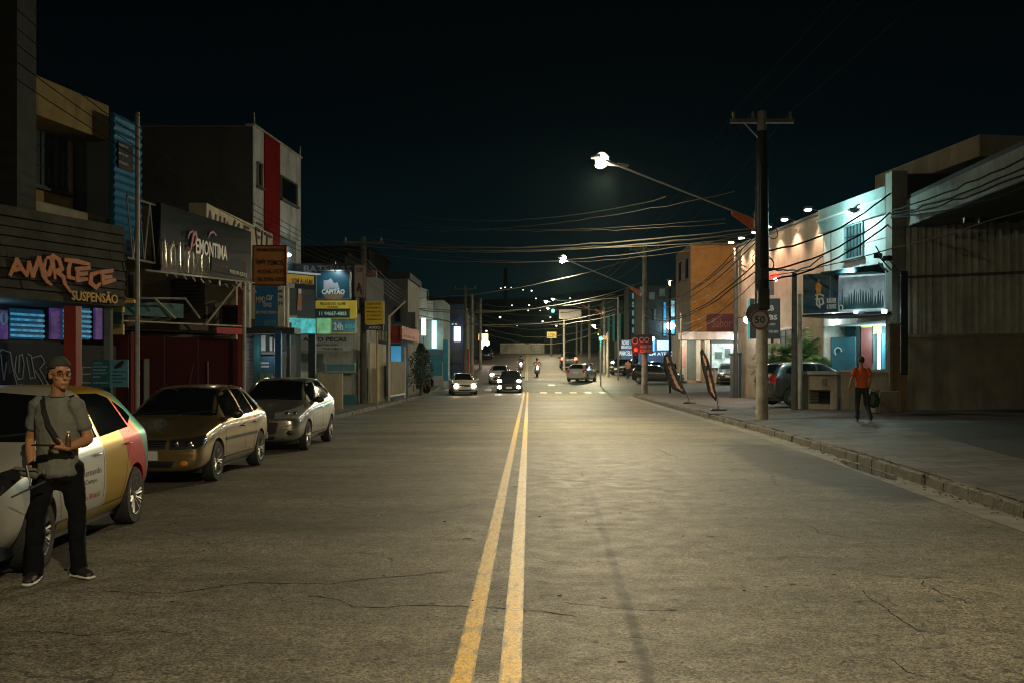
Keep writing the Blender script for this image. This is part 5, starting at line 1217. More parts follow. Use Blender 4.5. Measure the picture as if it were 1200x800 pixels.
def window(fc, x0, y0, x1, y1, T, fm, gm_, w=0, bars=0, sill=True, proud=.08):
    u0, z1 = fc.px(x0, y0, w); u1, z0 = fc.px(x1, y1, w)
    q = MB(); f = .06
    fc.box(q, u0, u1, z1 - f, z1, w, w + proud); fc.box(q, u0, u1, z0, z0 + f, w, w + proud); fc.box(q, u0, u0 + f, z0 + f, z1 - f, w, w + proud); fc.box(q, u1 - f, u1, z0 + f, z1 - f, w, w + proud)
    o = wp('window', q, fm, T); inv = xf(T).inverted()
    q = MB(); fc.box(q, u0 + f, u1 - f, z0 + f, z1 - f, w + .004, w + .02); wp('pane', q, gm_, o, off=inv)
    if bars:
        q = MB()
        for k in range(1, bars): uu = u0 + (u1 - u0) * k / bars; fc.box(q, uu - .012, uu + .012, z0 + f, z1 - f, w + .03, w + .055)
        for k in (1, 2): zz = z0 + (z1 - z0) * k / 3; fc.box(q, u0 + f, u1 - f, zz - .012, zz + .012, w + .056, w + .075)
        wp('bars', q, DKM, o, off=inv)
    if sill: q = MB(); fc.box(q, u0 - .08, u1 + .08, z0 - .07, z0 - .003, w, w + .16); wp('sill', q, CONC, o, off=inv)
    return o
PANE = mat('window_dark', (.008, .012, .014), .06, var=0, spec=.7)
BL_LIT = mat('blue_shutter_lit', (.05, .3, .5), .4, var=.7, scale=7, emit=(.10, .46, .72), es=.34)  # slat highlights put in as glow, dark blue gaps between them
def slats(nm, fc, x0, y0, x1, y1, T, m, m2, w=0, pitch=.2):
    u0, z1 = fc.px(x0, y0, w); u1, z0 = fc.px(x1, y1, w); q = MB(); fc.box(q, u0, u1, z0, z1, w, w + .02); wp(nm, q, m2, T); q = MB(); z = z0 + .04
    while z < z1 - .06: fc.box(q, u0 + .01, u1 - .01, z, z + pitch * .42, w + .03, w + .07); z += pitch
    wp('lit_slats', q, m, T)
def shutter(nm, fc, x0, y0, x1, y1, T, m, w=0, pitch=.13, label=None):
    u0, z1 = fc.px(x0, y0, w); u1, z0 = fc.px(x1, y1, w); q = MB(); z = z0
    while z < z1 - .02:
        zz = min(z + pitch, z1)
        q.hexa([fc.p(u0, z, w + .055), fc.p(u1, z, w + .055), fc.p(u1, z, w), fc.p(u0, z, w), fc.p(u0, zz - .01, w + .02), fc.p(u1, zz - .01, w + .02), fc.p(u1, zz - .01, w), fc.p(u0, zz - .01, w)]); z += pitch
    o = wp(nm, q, m, T)
    if label: o['label'] = label
    return o

# ---- suspension workshop with the slatted fascia (building 1)
FA = Fc((-11.47, 16), (-9.14, 22)); n_ = FA.n; dd = FA.d
def PL(f, *uw): return [tuple((f.A + f.d * u + f.n * w_)[:2]) for u, w_ in uw]
W1 = block('workshop', 'dark workshop with slatted board fascia and orange graffiti lettering', 'shop', PL(FA, (-3, -1.6), (-3, -8), (FA.L, -8), (FA.L, -1.6)), .1, 4.9, DG)
q = MB(); z = 3.02; k = 0
fas = thing('fascia_sign', 'slatted grey board fascia with orange graffiti name over the workshop', 'shop sign', tuple(FA.p(FA.L / 2, 3.0)))
while z < 4.78:
    h = .2 + .02 * math.sin(k * 5); z2 = min(z + h, 4.80)
    q = MB(); u = -3.0
    while u < FA.L:
        ln = R.uniform(1.6, 3.2); u2 = min(u + ln, FA.L + R.uniform(-.04, .03)); j = R.uniform(-.012, .012)
        q.hexa([FA.p(u, z, .30 + j), FA.p(u2 - .01, z, .30 + j), FA.p(u2 - .01, z, -1.55), FA.p(u, z, -1.55), FA.p(u, z2 - .012, .245 + j), FA.p(u2 - .01, z2 - .012, .245 + j), FA.p(u2 - .01, z2 - .012, -1.55), FA.p(u, z2 - .012, -1.55)]); u = u2
    wp('board', q, WOOD, fas); z = z2; k += 1
GO = mat('graffiti_orange', (.80, .30, .13), .6, var=.2, scale=8); GD = mat('graffiti_dark', (.03, .012, .01), .6)
S_ = [[(75, 285), (128, 165), (160, 225), (205, 290)], [(108, 240), (168, 235)], [(205, 292), (222, 185), (252, 292), (300, 150), (335, 290), (362, 335), (395, 360)], [(352, 165), (336, 235), (352, 280), (378, 275), (402, 205), (392, 145), (360, 150)],
      [(425, 310), (405, 130), (455, 165), (478, 235), (435, 255), (490, 300), (500, 350), (545, 415)], [(505, 165), (600, 178), (692, 200)], [(548, 165), (530, 240), (532, 298), (572, 312)],
      [(588, 238), (695, 228)], [(602, 240), (598, 322), (672, 315)], [(608, 278), (672, 272)], [(762, 262), (708, 280), (700, 345), (742, 382), (775, 352)], [(780, 262), (872, 250)], [(792, 262), (800, 345), (892, 322)], [(800, 305), (862, 296)]]
q = MB(); qs = MB()
for i, s_ in enumerate(S_):
    pts = [(x / 6.667, 280 + y / 6.667) for x, y in s_]; m_ = len(pts)
    wds = [.045 + .055 * math.sin(math.pi * (j + .6) / m_) for j in range(m_)]
    stroke(q, FA, pts, wds, .335, .02 + .0013 * i); stroke(qs, FA, [(x - .55, y + .5) for x, y in pts], [a * 1.35 for a in wds], .318, .008 + .0005 * i)
wp('graffiti_lettering', q, GO, fas); wp('lettering_shadow', qs, GD, fas)
SY = mat('letter_yellow', (.85, .55, .16), .5)
o = text_px(FA, 'SUSPENSÃO', 83, 338, 137, 356.5, .33, SY, fas, bold=.012, depth=.03)
o = text_px(FA, 'SUSPENSÃO', 82, 337, 137.5, 357, .312, GD, fas, bold=.085, depth=.014)
# shop front below: lit blue shutters, purple panels, dark graffiti wall
fw = -1.58
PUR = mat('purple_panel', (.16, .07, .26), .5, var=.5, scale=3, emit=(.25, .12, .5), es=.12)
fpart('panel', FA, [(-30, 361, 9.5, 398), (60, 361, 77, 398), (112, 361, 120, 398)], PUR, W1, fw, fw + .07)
BL_DK = mat('blue_shutter_dark', (.01, .05, .10), .4, emit=(.01, .10, .2), es=.2)
for x0_, x1_, w_ in ((10.5, 50, .01), (72, 78, .08), (93, 105, .01)): slats('blue_shutter', FA, x0_, 361, x1_, 398, W1, BL_LIT, BL_DK, fw + w_, .115)
q = MB(); u, z = FA.px(4.5, 373, fw + .08); q.tube([FA.p(u + .07 * math.cos(a), z + .13 * math.sin(a), fw + .09) for a in [i * .4 for i in range(17)]], .03, 6); wp('oval_mark', q, WTX, W1)
fpart('graffiti_wall', FA, (-60, 399, 136, 480), mat('wall_black', (.012, .014, .018), .7, var=.3), W1, fw, fw + .12)
GS = mat('graffiti_grey', (.26, .27, .29), .6)
q = MB(); gw = fw + .125
for i, s_ in enumerate([[(0, 60), (8, 45), (60, 62), (70, 130), (82, 190), (100, 255), (128, 250)], [(5, 75), (15, 180), (22, 225), (38, 120)], [(95, 85), (85, 170), (105, 220), (130, 215), (140, 130), (128, 75), (112, 80), (108, 180)], [(155, 90), (175, 215), (205, 210), (180, 80), (160, 72)],
       [(185, 95), (240, 80), (262, 120), (230, 160), (280, 250), (255, 255), (205, 170)], [(270, 150), (330, 150)], [(340, 150), (420, 150), (420, 165), (345, 170)], [(340, 200), (400, 200), (400, 240), (470, 245)], [(480, 150), (480, 240), (530, 240)], [(480, 190), (530, 188)], [(480, 150), (540, 150)]]):
    stroke(q, FA, [(x / 5, 400 + y / 5) for x, y in s_], .024, gw, .006 + .0005 * i)
wp('graffiti_lettering', q, GS, W1)
# columns
def col_(px, py0, Y, w_, m, label, name='column', d=None, base=None, z1=None, group=None, cat='column'):
    x = (px - VX) * Y / F; z0 = ground_l(x, Y) if base is None else base; z1 = z1 or CH - (py0 - HY) * Y / F
    return solo(name, MB().box(-w_ / 2, w_ / 2, -(d or w_) / 2, (d or w_) / 2, 0, z1 - z0), m, label, cat, loc=(0, 0, 0), group=group, bevel=.01)
def colm(px, py0, Y, w_, m, label, **k):
    o = col_(px, py0, Y, w_, m, label, **k); x = (px - VX) * Y / F; o.location = (x, Y, k.get('base', None) if k.get('base') is not None else ground_l(x, Y)); return o
colm(85, 359, 19.6, .24, BRN, 'dark red square column holding the slatted fascia, behind the standing man')
colm(93.5, 359, 19.9, .06, mat('downpipe_grey', (.2, .2, .18), .5), 'thin grey downpipe beside the red column of the workshop', name='downpipe', cat='pipe')
colm(127, 359, 21.8, .15, GREYW, 'grey concrete column at the far end of the slatted fascia')
colm(130.5, 359, 21.85, .05, CREAM, 'slim cream pipe clamped to the grey workshop column', name='downpipe', cat='pipe')
fp_ = front(108, 151, 21.2)
T = thing('poster', 'teal poster with white text on the wall behind the bronze car', 'poster', tuple(P(118, 437, 21.3)))
q = MB(); fp_.rect(q, 108, 421, 128.5, 453, 0, .03); wp('sheet', q, mat('poster_teal', (.02, .12, .13), .5, var=.2), T)
for k, (y, x1) in enumerate(((424, 120), (428, 126), (432, 124), (436, 126), (440, 118), (447, 127))): text_px(fp_, ('OFERTA', 'FREIOS MOLAS', 'PIVOTS BUCHAS', 'BANDEJAS', 'EIXO', 'ALINHAMENTO')[k], 109.5, y, x1, y + 2.2, .035, mat('ink_pale', (.35, .5, .5), .5), T)
T = thing('poster', 'light blue poster with a dark leaf drawing beside the teal poster', 'poster', tuple(P(140, 437, 21.3)))
q = MB(); fp_.rect(q, 128.8, 421, 150, 453, 0, .03); wp('sheet', q, mat('poster_blue', (.10, .30, .36), .5, var=.2), T)
q = MB(); stroke(q, fp_, [(135, 430), (139, 426), (144, 423), (141, 428), (136, 430)], .05, .035); wp('drawing', q, INK, T)
for k in range(4): text_px(fp_, 'aceitamos cartoes', 131, 434 + 4 * k, 148 - (k % 2) * 5, 435.6 + 4 * k, .035, mat('ink_blue', (.03, .12, .18), .5), T)
# cyan tube lights behind the shutters (the shop's own light)
lamp('shop_light', 'POINT', FA.p(4.0, 2.7, -.9), 9, (.3, .7, 1), .15)

# ---- ochre house above and behind
FY = Fc((-12.3, 24), (-11.6, 27.5)); Lh = FY.L
H1_ = block('house', 'ochre upper storey with thick overhanging parapet and a barred window', 'house', PL(FY, (-4, -1.1), (-4, -9), (Lh, -9), (Lh, -1.1)), .1, 8.0, YELW)
q = MB(); FY.box(q, -4, Lh, 7.95, 8.93, -9, 0); wp('parapet', q, YELW, H1_, bevel=.02)
q = MB(); FY.box(q, -4, Lh, 4.6, 5.85, -1.09, -.1); wp('balcony_wall', q, wallm('plaster_sill', (.34, .31, .22)), H1_)
q = MB(); FY.box(q, .0, .35, 5.85, 7.95, -.35, -.1); wp('pillar', q, wallm('plaster_pale_green', (.36, .38, .30)), H1_)
window(FY, 30, 140, 78, 228, H1_, mat('frame_teal', (.03, .07, .075), .5), mat('curtain_teal', (.02, .05, .055), .4, var=.5, scale=6), w=-1.1, bars=6)
q = MB(); FY.rect(q, 88, 150, 128, 258, -1.095, -1.04); wp('door_recess', q, mat('void_black', (.003, .003, .003), .9, var=0), H1_)
solo('wall_pier', MB().box(-16, -11.83, 23, 23.9, .1, 12.5), mat('pier_grey', (.055, .058, .052), .9, var=.25), 'tall grey party wall beside the ochre house', 'wall', loc=(0, 0, 0))
# blue corrugated panel sign
FB = Fc((-11.32, 26.9), (-11.15, 28.35)); bp_ = thing('corrugated_sign', 'tall blue corrugated metal panel with a small dark sign beside the ochre house', 'sign', tuple(FB.p(.7, 4.7)))
BLM = mat('blue_corrugated', (.02, .17, .33), .45, .2, var=.2)
q = MB(); u0, z1 = FB.px(131, 133); u1, z0 = FB.px(160, 302); n = 34
pr = [(z0 + (z1 - z0) * i / n, .05 * (i % 2)) for i in range(n + 1)]
for (a, wa_), (b, wb_) in zip(pr, pr[1:]): q.hexa([FB.p(0, a, .1 + wa_), FB.p(FB.L, a, .1 + wa_), FB.p(FB.L, a, 0), FB.p(0, a, 0), FB.p(0, b, .1 + wb_), FB.p(FB.L, b, .1 + wb_), FB.p(FB.L, b, 0), FB.p(0, b, 0)])
wp('corrugated_sheet', q, BLM, bp_)
q = MB(); FB.rect(q, 139, 165, 156, 203, .15, .19); wp('dark_sign', q, mat('sign_black', (.006, .007, .008), .5), bp_)
for k in range(3): text_px(FB, ('FREIOS', 'MOLAS', 'OLEO')[k], 139, 168 + 10 * k, 150, 175 + 10 * k, .20, WTX, bp_)
# ---- steel posts on the pavement
PWH = mat('post_white_rust', (.40, .37, .31), .5, .3, var=.3, dirt=.6)
T = thing('steel_post', 'tall thin steel post with rust red lower half between workshop and billboard', 'post', (P(161, 434, 22.5).x, 22.5, .15))
lp('shaft', MB().tube([(0, 0, 0), (0, 0, P(161, 132, 22.5).z - .15)], .05, 10), PWH, T, sm=60); lp('red_column', MB().box(-.13, -.052, -.05, .05, 0, 2.35), BRN, T)
T = thing('steel_post', 'cream and red steel post at the far end of the maroon wall', 'post', (P(286, 434, 29).x, 29, .15))
lp('shaft', MB().tube([(0, 0, 0), (0, 0, P(286, 330, 29).z - .15)], .06, 10), PWH, T, sm=60); lp('red_column', MB().box(-.17, -.062, -.05, .05, 0, 3.9), BRN, T)

# ---- maroon site wall with beam and struts
MR = mat('maroon_wall', (.036, .004, .005), .85, spec=.1, var=.15, scale=.8)
FM = Fc((-10.8, 26), (-8.45, 29.5)); mw = thing('site_wall', 'dark maroon boarded wall behind the bronze car', 'wall', tuple(FM.p(2, 0)))
q = MB(); FM.rect(q, 132, 393, 284, 478, 0, .1); wp('boards', q, MR, mw)
q = MB()
for k in range(4): u = .3 + k * 1.1; q2 = FM.box(q, u, u + .015, .2, FM.px(200, 393)[1] - .02, .10, .104)
wp('batten', q, mat('maroon_dark', (.030, .003, .004), .6), mw)
fpart('grey_board', FM, (169, 420, 175, 478), GREYW, mw, .12, .16)
fpart('thin_batten', FM, [(243.2, 423, 244.6, 455)], mat('batten_pink', (.16, .06, .06), .6), mw, .12, .15)
bm_ = thing('canopy_frame', 'pale steel beam with sloping struts above the maroon wall', 'canopy', tuple(FM.p(2, 2.9)))
q = MB(); FM.rect(q, 144, 375, 284, 383, .2, .4); wp('beam', q, wallm('beam_cream', (.55, .50, .38)), bm_)
q = MB(); FM.rect(q, 144, 352, 215, 373, -.3, .0); wp('roof_sheet', q, mat('teal_sheet', (.03, .09, .10), .5, .3, var=.4, scale=4), bm_)
for a, b in (((168, 350), (193, 374)), ((204, 350), (222, 374)), ((268, 332), (228, 382)), ((146, 350), (206, 351))):
    u0, z0 = FM.px(*a); u1, z1 = FM.px(*b); wp('strut', MB().tube([FM.p(u0, z0, .45), FM.p(u1, z1, .45)], .03, 6), PWH, bm_)
u, z = FM.px(264, 334, .5); wp('floodlight', MB().cbox(FM.p(u, z, .5), (.28, .15, .14), .4), BLACK, bm_)
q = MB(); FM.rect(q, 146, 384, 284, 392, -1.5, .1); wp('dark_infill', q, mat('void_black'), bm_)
fpart('red_panel', FM, (254, 383.5, 284, 392), mat('red_panel', (.40, .015, .015), .5), bm_, .41, .44)
T = thing('yellow_sign', 'small yellow and grey stacked sign box behind the workshop column', 'sign', tuple(P(137, 400, 24)))
f_ = front(131, 145, 24)
fpart('panel', f_, [(131, 357, 144, 366), (131, 380, 144, 392)], mat('yellow_box', (.55, .35, .03), .5), T, 0, .1); fpart('panel', f_, (131, 366.5, 143, 379.5), GREYW, T, 0, .1)
T = thing('sign_arm', 'pale horizontal sign bracket pointing from the workshop to the steel post', 'bracket', tuple(P(148, 353, 22.3)))
q = MB(); front(136, 158, 22.3).rect(q, 136, 351.5, 157, 355, 0, .08); wp('arm', q, SY, T); wp('arm_top', MB().tube([P(136, 348, 22.3), P(157, 351, 22.3)], .012, 6), SY, T)

# ---- big dark billboard PEMONTIMA
FP = Fc((-8.99, 24), (-8.24, 29.1)); pb = thing('shop_billboard', 'long glossy black billboard with pink script initial over the maroon wall', 'billboard', tuple(FP.p(2.5, 4.1)))
GB = mat('gloss_black_panel', (.012, .018, .020), .22, .2, var=.3, coat=.4)
q = MB(); u1 = FP.L
q.hexa([FP.p(0, 4.03, .12), FP.p(u1, 4.22, .12), FP.p(u1, 4.22, -.12), FP.p(0, 4.03, -.12), FP.p(0, 5.66, .12), FP.p(u1, 5.67, .12), FP.p(u1, 5.67, -.12), FP.p(0, 5.66, -.12)]); wp('panel', q, GB, pb)
q = MB(); FP.rect(q, 248, 298, 288, 326, .125, .14); wp('black_patch', q, mat('matt_black', (.006, .007, .007), .7), pb)
q = MB(); n = 40
for i in range(n):  # rippled clear sheet on the lower part
    a, b = FP.px(184, 300)[0] + i * .062, 0; q.hexa([FP.p(a, 4.10, .135), FP.p(a + .05, 4.10, .135), FP.p(a + .05, 4.10, .13), FP.p(a, 4.10, .13), FP.p(a, 4.10 + .62 + .1 * math.sin(i), .15), FP.p(a + .05, 4.72 + .1 * math.sin(i * 1.7), .137), FP.p(a + .05, 4.7, .13), FP.p(a, 4.7, .13)])
wp('ripple_sheet', q, mat('glossy_film', (.16, .16, .13), .16, .6, var=.3, scale=9), pb)
PNK = mat('letter_pink', (.42, .16, .20), .4)
text_px(FP, 'EMONTIMA', 229.5, 279, 266, 306, .15, mat('letter_silver', (.8, .78, .7), .35), pb, bold=.02)
q = MB(); stroke(q, FP, [(222.5, 295), (224, 288), (226.5, 275), (229, 273), (230, 278), (228, 286), (225, 289)], [.03, .07, .09, .08, .07, .06, .03], .155); stroke(q, FP, [(220, 280), (222, 273), (226, 271)], [.02, .06, .04], .155)
stroke(q, FP, [(244, 279), (246, 273.5), (249.5, 272), (253, 276)], [.02, .05, .06, .03], .155); wp('script_lettering', q, PNK, pb)
text_px(FP, 'MODAS & ACESSORIOS', 250, 309, 266, 314, .15, mat('letter_dull_red', (.30, .07, .06), .5), pb); text_px(FP, '97019-5312', 269, 316, 289, 325, .15, WTX, pb)
q = MB()
for k in range(12): u = k * FP.L / 11; q.tube([FP.p(u, 4.0, .2), FP.p(u + .1, 3.9, .24)], .02, 5)
q.tube([FP.p(-.9, 3.95, .22), FP.p(FP.L, 4.18, .22)], .025, 6); wp('lower_rail', q, PWH, pb)
q = MB()
for z in (4.2, 5.6): q.tube([FP.p(-1.3, z, 0), FP.p(-.05, z, 0)], .03, 6)
for k in range(5): q.tube([FP.p(-1.3 + .25 * k, 4.2 if k % 2 else 5.6, 0), FP.p(-1.05 + .25 * k, 5.6 if k % 2 else 4.2, 0)], .02, 5)
wp('side_truss', q, GALV, pb)
lamp('billboard_light', 'POINT', FP.p(1.7, 4.0, .75), 7, (1, .9, .62), .1)
wp('floodlight', MB().cbox(FP.p(1.7, 3.88, .7), (.2, .14, .1)), BLACK, pb)

# ---- cream building behind (A LUCU)
FL = Fc((-10.1, 31), (-9.9, 38.2))
B2 = block('commercial_building', 'low dark commercial building with a cream lettered parapet behind the billboard', 'building', [(-18, 31), (-10.1, 31), (-9.9, 38.2), (-18, 38.2)], .1, 5.6, wallm('plaster_brown', (.19, .155, .11)))
q = MB(); FL.box(q, 0, FL.L, 5.62, 6.84, -.5, .06); wp('parapet', q, wallm('parapet_cream', (.6, .52, .38), dirt=.4), B2)
q = MB(); q.box(-18, -10.62, 31.1, 31.5, 5.62, 6.75); wp('side_parapet', q, wallm('plaster_brown'), B2)
q = MB(); sc_ = ((243, 266, 246, 250), (246, 250, 249, 268), (243.5, 262, 248.5, 262))
for i, (a, b) in enumerate([((243, 266), (246, 249)), ((246, 249), (249, 268)), ((253, 253), (251, 266)), ((251, 266), (256, 270)), ((258, 255), (257, 270)), ((257, 270), (262, 272)), ((262, 272), (263, 257)), ((266, 262), (270, 275)), ((270, 275), (275, 260)), ((272, 278), (280, 264)), ((286, 266), (286, 282)), ((286, 266), (291, 268)), ((286, 274), (290, 276)), ((299, 268), (301, 287)), ((299, 268), (304, 271)), ((300, 277), (304, 279)), ((307, 272), (306, 288)), ((306, 288), (310, 290)), ((313, 275), (312, 291)), ((310, 274), (317, 278))]):
    stroke(q, FL, [a, b], .11, .07, .02 + .001 * i)
wp('lettering', q, mat('letter_dark_brown', (.05, .035, .025), .6), B2)
f31 = front(140, 285, 30.95); lo = block('commercial_building', 'beige two level shop front with dark shutter behind the canopy struts', 'building', [(-14.5, 31), (-12.6, 30.4), (-8.95, 30.4), (-8.95, 30.98), (-14.5, 30.98)], .1, 4.7, wallm('plaster_beige', (.46, .40, .29)))
f304 = front(140, 285, 30.4)
shutter('roller_shutter', f304, 201, 326, 241, 378, lo, mat('shutter_brown', (.07, .055, .04), .6), .01, .11)
fpart('door', f304, (244, 356, 252, 392), mat('door_grey_brown', (.10, .08, .07), .6), lo, .003, .06); window(f304, 258, 358, 283, 382, lo, mat('frame_maroon', (.08, .02, .02), .6), PANE, w=.0)
fpart('pipe', f304, [(150, 322, 152, 352), (154, 322, 156, 352)], mat('pipe_dark', (.04, .05, .05), .5), lo, .003, .08)

# ---- tall white building with the red stripe
FW = Fc((-10.66, 38.5), (-10.2, 44.5)); zt = 11.08
B3 = block('apartment_building', 'tall white three storey building with a dark red vertical stripe', 'building', [(-17, 38.5), (-10.66, 38.5), (-10.2, 44.5), (-17, 44.5)], .1, zt, WHW)
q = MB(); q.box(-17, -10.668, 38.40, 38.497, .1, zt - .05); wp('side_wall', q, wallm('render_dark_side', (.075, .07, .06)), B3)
q = MB(); FW.rect(q, 309, 164, 327, 330, .003, .05); u0 = FW.px(309, 200)[0]; u1 = FW.px(327, 200)[0]; q = MB(); FW.box(q, u0, u1, 3.2, zt + .05, .003, .05); wp('red_stripe', q, mat('stripe_red', (.26, .008, .006), .9, spec=.05, dirt=.3), B3)
window(FW, 300.5, 189, 306, 221, B3, GREYW, PANE, w=.003); window(FW, 328, 205, 347, 243, B3, GREYW, PANE, w=.003)
fpart('recess', FW, (328, 276, 347, 330), mat('recess_teal', (.02, .045, .05), .6), B3, .003, .04)
fpart('vent_slot', FW, [(301, 262, 308, 263.5), (301, 270, 308, 271.5)], INK, B3, .003, .03)
q = MB(); FW.box(q, -.02, FW.L, zt, zt + .08, -.3, .07); wp('coping', q, CREAM, B3)
for u in (.1, FW.L - .1): wp('roof_spike', MB().tube([FW.p(u, zt, 0), FW.p(u, zt + .35, 0)], .03, 6).tube([FW.p(u - .3, zt + .45, .1), FW.p(u, zt + .3, 0), FW.p(u + .35, zt + .4, -.1)], .02, 5), WHW, B3)
wl = P(338, 299, 42.6); T = thing('wall_lamp', 'cold white wall lamp in the recess of the white building', 'lamp', wl); lp('bulb', MB().ell((0, 0, 0), (.12, .12, .08), 12, 8), mat('cold_led', (1, 1, 1), .3, emit=(.75, .9, 1), es=12), T); lp('bracket', MB().tube([(-.25, 0, .05), (0, 0, .06)], .02, 6), DKM, T)
lamp('wall_lamp_light', 'POINT', wl + Vector((.25, -.2, -.1)), 18, (.7, .88, 1), .08)

# ---- shop strip with blue posts in front of these
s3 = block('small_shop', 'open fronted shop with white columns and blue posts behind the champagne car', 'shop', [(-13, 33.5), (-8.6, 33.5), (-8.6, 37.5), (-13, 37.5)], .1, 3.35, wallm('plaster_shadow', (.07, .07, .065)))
f33 = front(283, 345, 33.45)
fpart('column', f33, [(283, 272, 292, 478), (333, 336, 337, 392)], WHW, s3, 0, .25); fpart('column', f33, [(297, 392, 304, 478)], mat('teal_post', (.02, .09, .10), .5), s3, .3, .5)
shutter('roller_shutter', f33, 289, 394, 298, 455, s3, mat('shutter_pale', (.36, .38, .42), .5), .26, .12)
fpart('white_panel', f33, [(305, 393, 311, 411), (316, 395, 319, 411), (321, 397, 324, 412)], WHW, s3, .02, .1); fpart('lintel', f33, (293, 412, 336, 415), GREYW, s3, .02, .2)
fpart('counter', f33, (302, 417, 322, 440), mat('blue_counter', (.03, .10, .16), .5), s3, .02, .2); fpart('menu_board', f33, [(303, 424, 315, 426), (303, 428, 315, 430)], WTX, s3, .2, .22)
fpart('green_crate', f33, (303, 437, 318, 445), mat('green_goods', (.10, .14, .03), .7, var=.6, scale=9), s3, .2, .5)
q = MB(); f33.rect(q, 283, 384, 345, 391, .25, 1.2); wp('canopy', q, mat('canopy_dark', (.03, .035, .035), .6), s3)
colm(326.5, 388, 32, .19, mat('blue_post', (.01, .09, .30), .45), 'bright blue square post between the shop and the lit teal strip', z1=P(326, 388, 32).z); colm(338, 392, 33, .12, mat('post_black', (.012, .014, .013), .5), 'thin black post right of the blue post'); colm(366, 386, 38, .26, mat('post_black'), 'thick black sign post under the captain sign')
lamp('shop_light', 'POINT', f33.p(1.0, 2.3, .9), 10, (.8, .95, 1), .1)

# ---- signs in front: brown plaque, blue plaque
f30 = front(296, 338, 32.6)
def sign(name, label, fc, x0, y0, x1, y1, m, lines=(), d=.1, cat='sign', frame=None, w=0):
    u, z = fc.px((x0 + x1) / 2, y1); T = thing(name, label, cat, tuple(fc.p(u, z, w))); q = MB(); fc.rect(q, x0, y0, x1, y1, w, w + d); wp('panel', q, m, T, bevel=.008)
    if frame:
        q = MB(); a, b = fc.px(x0, y0, w); c, e_ = fc.px(x1, y1, w)
        for r in ((a, c, b - .03, b), (a, c, e_, e_ + .03), (a, a + .03, e_, b), (c - .03, c, e_, b)): fc.box(q, r[0] - .004, r[1] + .004, r[2], r[3], w + d, w + d + .02)
        wp('frame', q, frame, T)
    for (body, a, b, c, e_, mm, *rest) in lines: text_px(fc, body, a, b, c, e_, w + d + .004, mm, T, depth=.006, bold=rest[0] if rest else .01)
    return T
BRO = mat('plaque_brown', (.42, .17, .05), .6, var=.2); BD = mat('letter_brown', (.045, .018, .008), .6)
sign('plaque_sign', 'square brown hanging plaque with dark lines of lettering', f30, 297, 288, 336, 335, BRO, [('REFORMA DE ESTOFADOS', 301, 291.5, 334, 295, BD), ('TEMOS', 313, 305, 332, 311, BD), ('Tapeçaria', 300, 303, 311, 311, BD), ('4354-1575', 302, 316, 334, 321, BD), ('96 5996-5585', 302, 325, 334, 330, BD)], frame=BD)
BLS = mat('sign_blue', (.02, .14, .36), .4, var=.12)
T = sign('blue_sign', 'blue plaque with white lettering under the brown plaque', f30, 299, 336, 325, 383, BLS, [('MPD', 300, 348, 311, 355, WTX), ('car', 312, 346, 320, 352, WTX), ('VIDROS', 308, 355, 318, 360, WTX), ('AR CONDICIONADO', 300, 364.5, 324, 368, WTX), ('INSULFILM', 310, 375, 323, 382, mat('letter_cyan', (.1, .4, .5), .5))])
sign('strip_sign', 'narrow white vertical sign with small black marks beside the blue plaque', f30, 325.3, 336, 333, 383, WHW, [('ABC', 326, 340, 332, 343, INK), ('24', 327, 346, 331, 350, INK), ('H', 327, 353, 331, 358, INK)])
# ---- car parts shop cluster
f42 = front(333, 420, 38.5)
YS_ = mat('sign_yellow', (.70, .43, .03), .5, var=.12); BKS = mat('sign_black2', (.015, .016, .015), .5)
fy = Fc((P(335, 434, 36).x, 36), (P(369, 434, 37).x, 37))
sign('yellow_strip_sign', 'tilted yellow strip sign with dark letters over the black banner', fy, 335, 321, 368, 334, YS_, [('SOM ALARME', 342, 326, 367, 334, BD)])
T = sign('banner', 'black banner with a small lit figure above the teal light strip', fy, 334, 337, 369, 371, BKS, [('FOX', 352, 340, 365, 346, mat('ink_grey', (.08, .08, .08), .6))])
q = MB(); stroke(q, fy, [(351, 341), (351, 348), (350.5, 362)], [.10, .16, .22], .12); wp('figure_mark', q, mat('mark_skin', (.35, .14, .07), .6), T); q = MB(); stroke(q, fy, [(351, 340), (351.3, 343)], [.13, .13], .14); wp('head_mark', q, WTX, T)
T = sign('light_strip', 'glowing teal light box under the black banner', fy, 332, 372, 370, 391, mat('teal_lit', (.05, .45, .5), .4, var=.6, scale=3, emit=(.10, .62, .62), es=.42))
lamp('light_strip_glow', 'POINT', fy.p(2, 2.9, .9), 16, (.3, .95, 1), .2)
T = sign('thin_awning', 'thin white awning edge above the tilted yellow sign', fy, 338, 319, 376, 321, mat('awning_white', (.5, .55, .55), .5, emit=(.6, .8, .85), es=.2), d=.3)
TEA = mat('sign_teal_dark', (.012, .06, .085), .35, var=.5, scale=1.2)
cap_ = sign('captain_sign', 'dark teal square sign with white captain lettering and a bearded badge', f42, 371, 317, 411, 351.5, TEA, [('CAPITÃO', 377, 338, 404, 345, WTX, .04)], frame=GALV)
q = MB()
for i, (a, b, w_) in enumerate([((383, 331), (383, 337), .25), ((386, 330), (390, 336), .22), ((393, 334), (394, 337), .22)]): stroke(q, f42, [a, b], w_, .105, .006 + .001 * i)
wp('badge_mark', q, mat('badge_grey', (.30, .27, .28), .5), cap_)
q = MB(); u, z = f42.px(391, 344.5, .1)
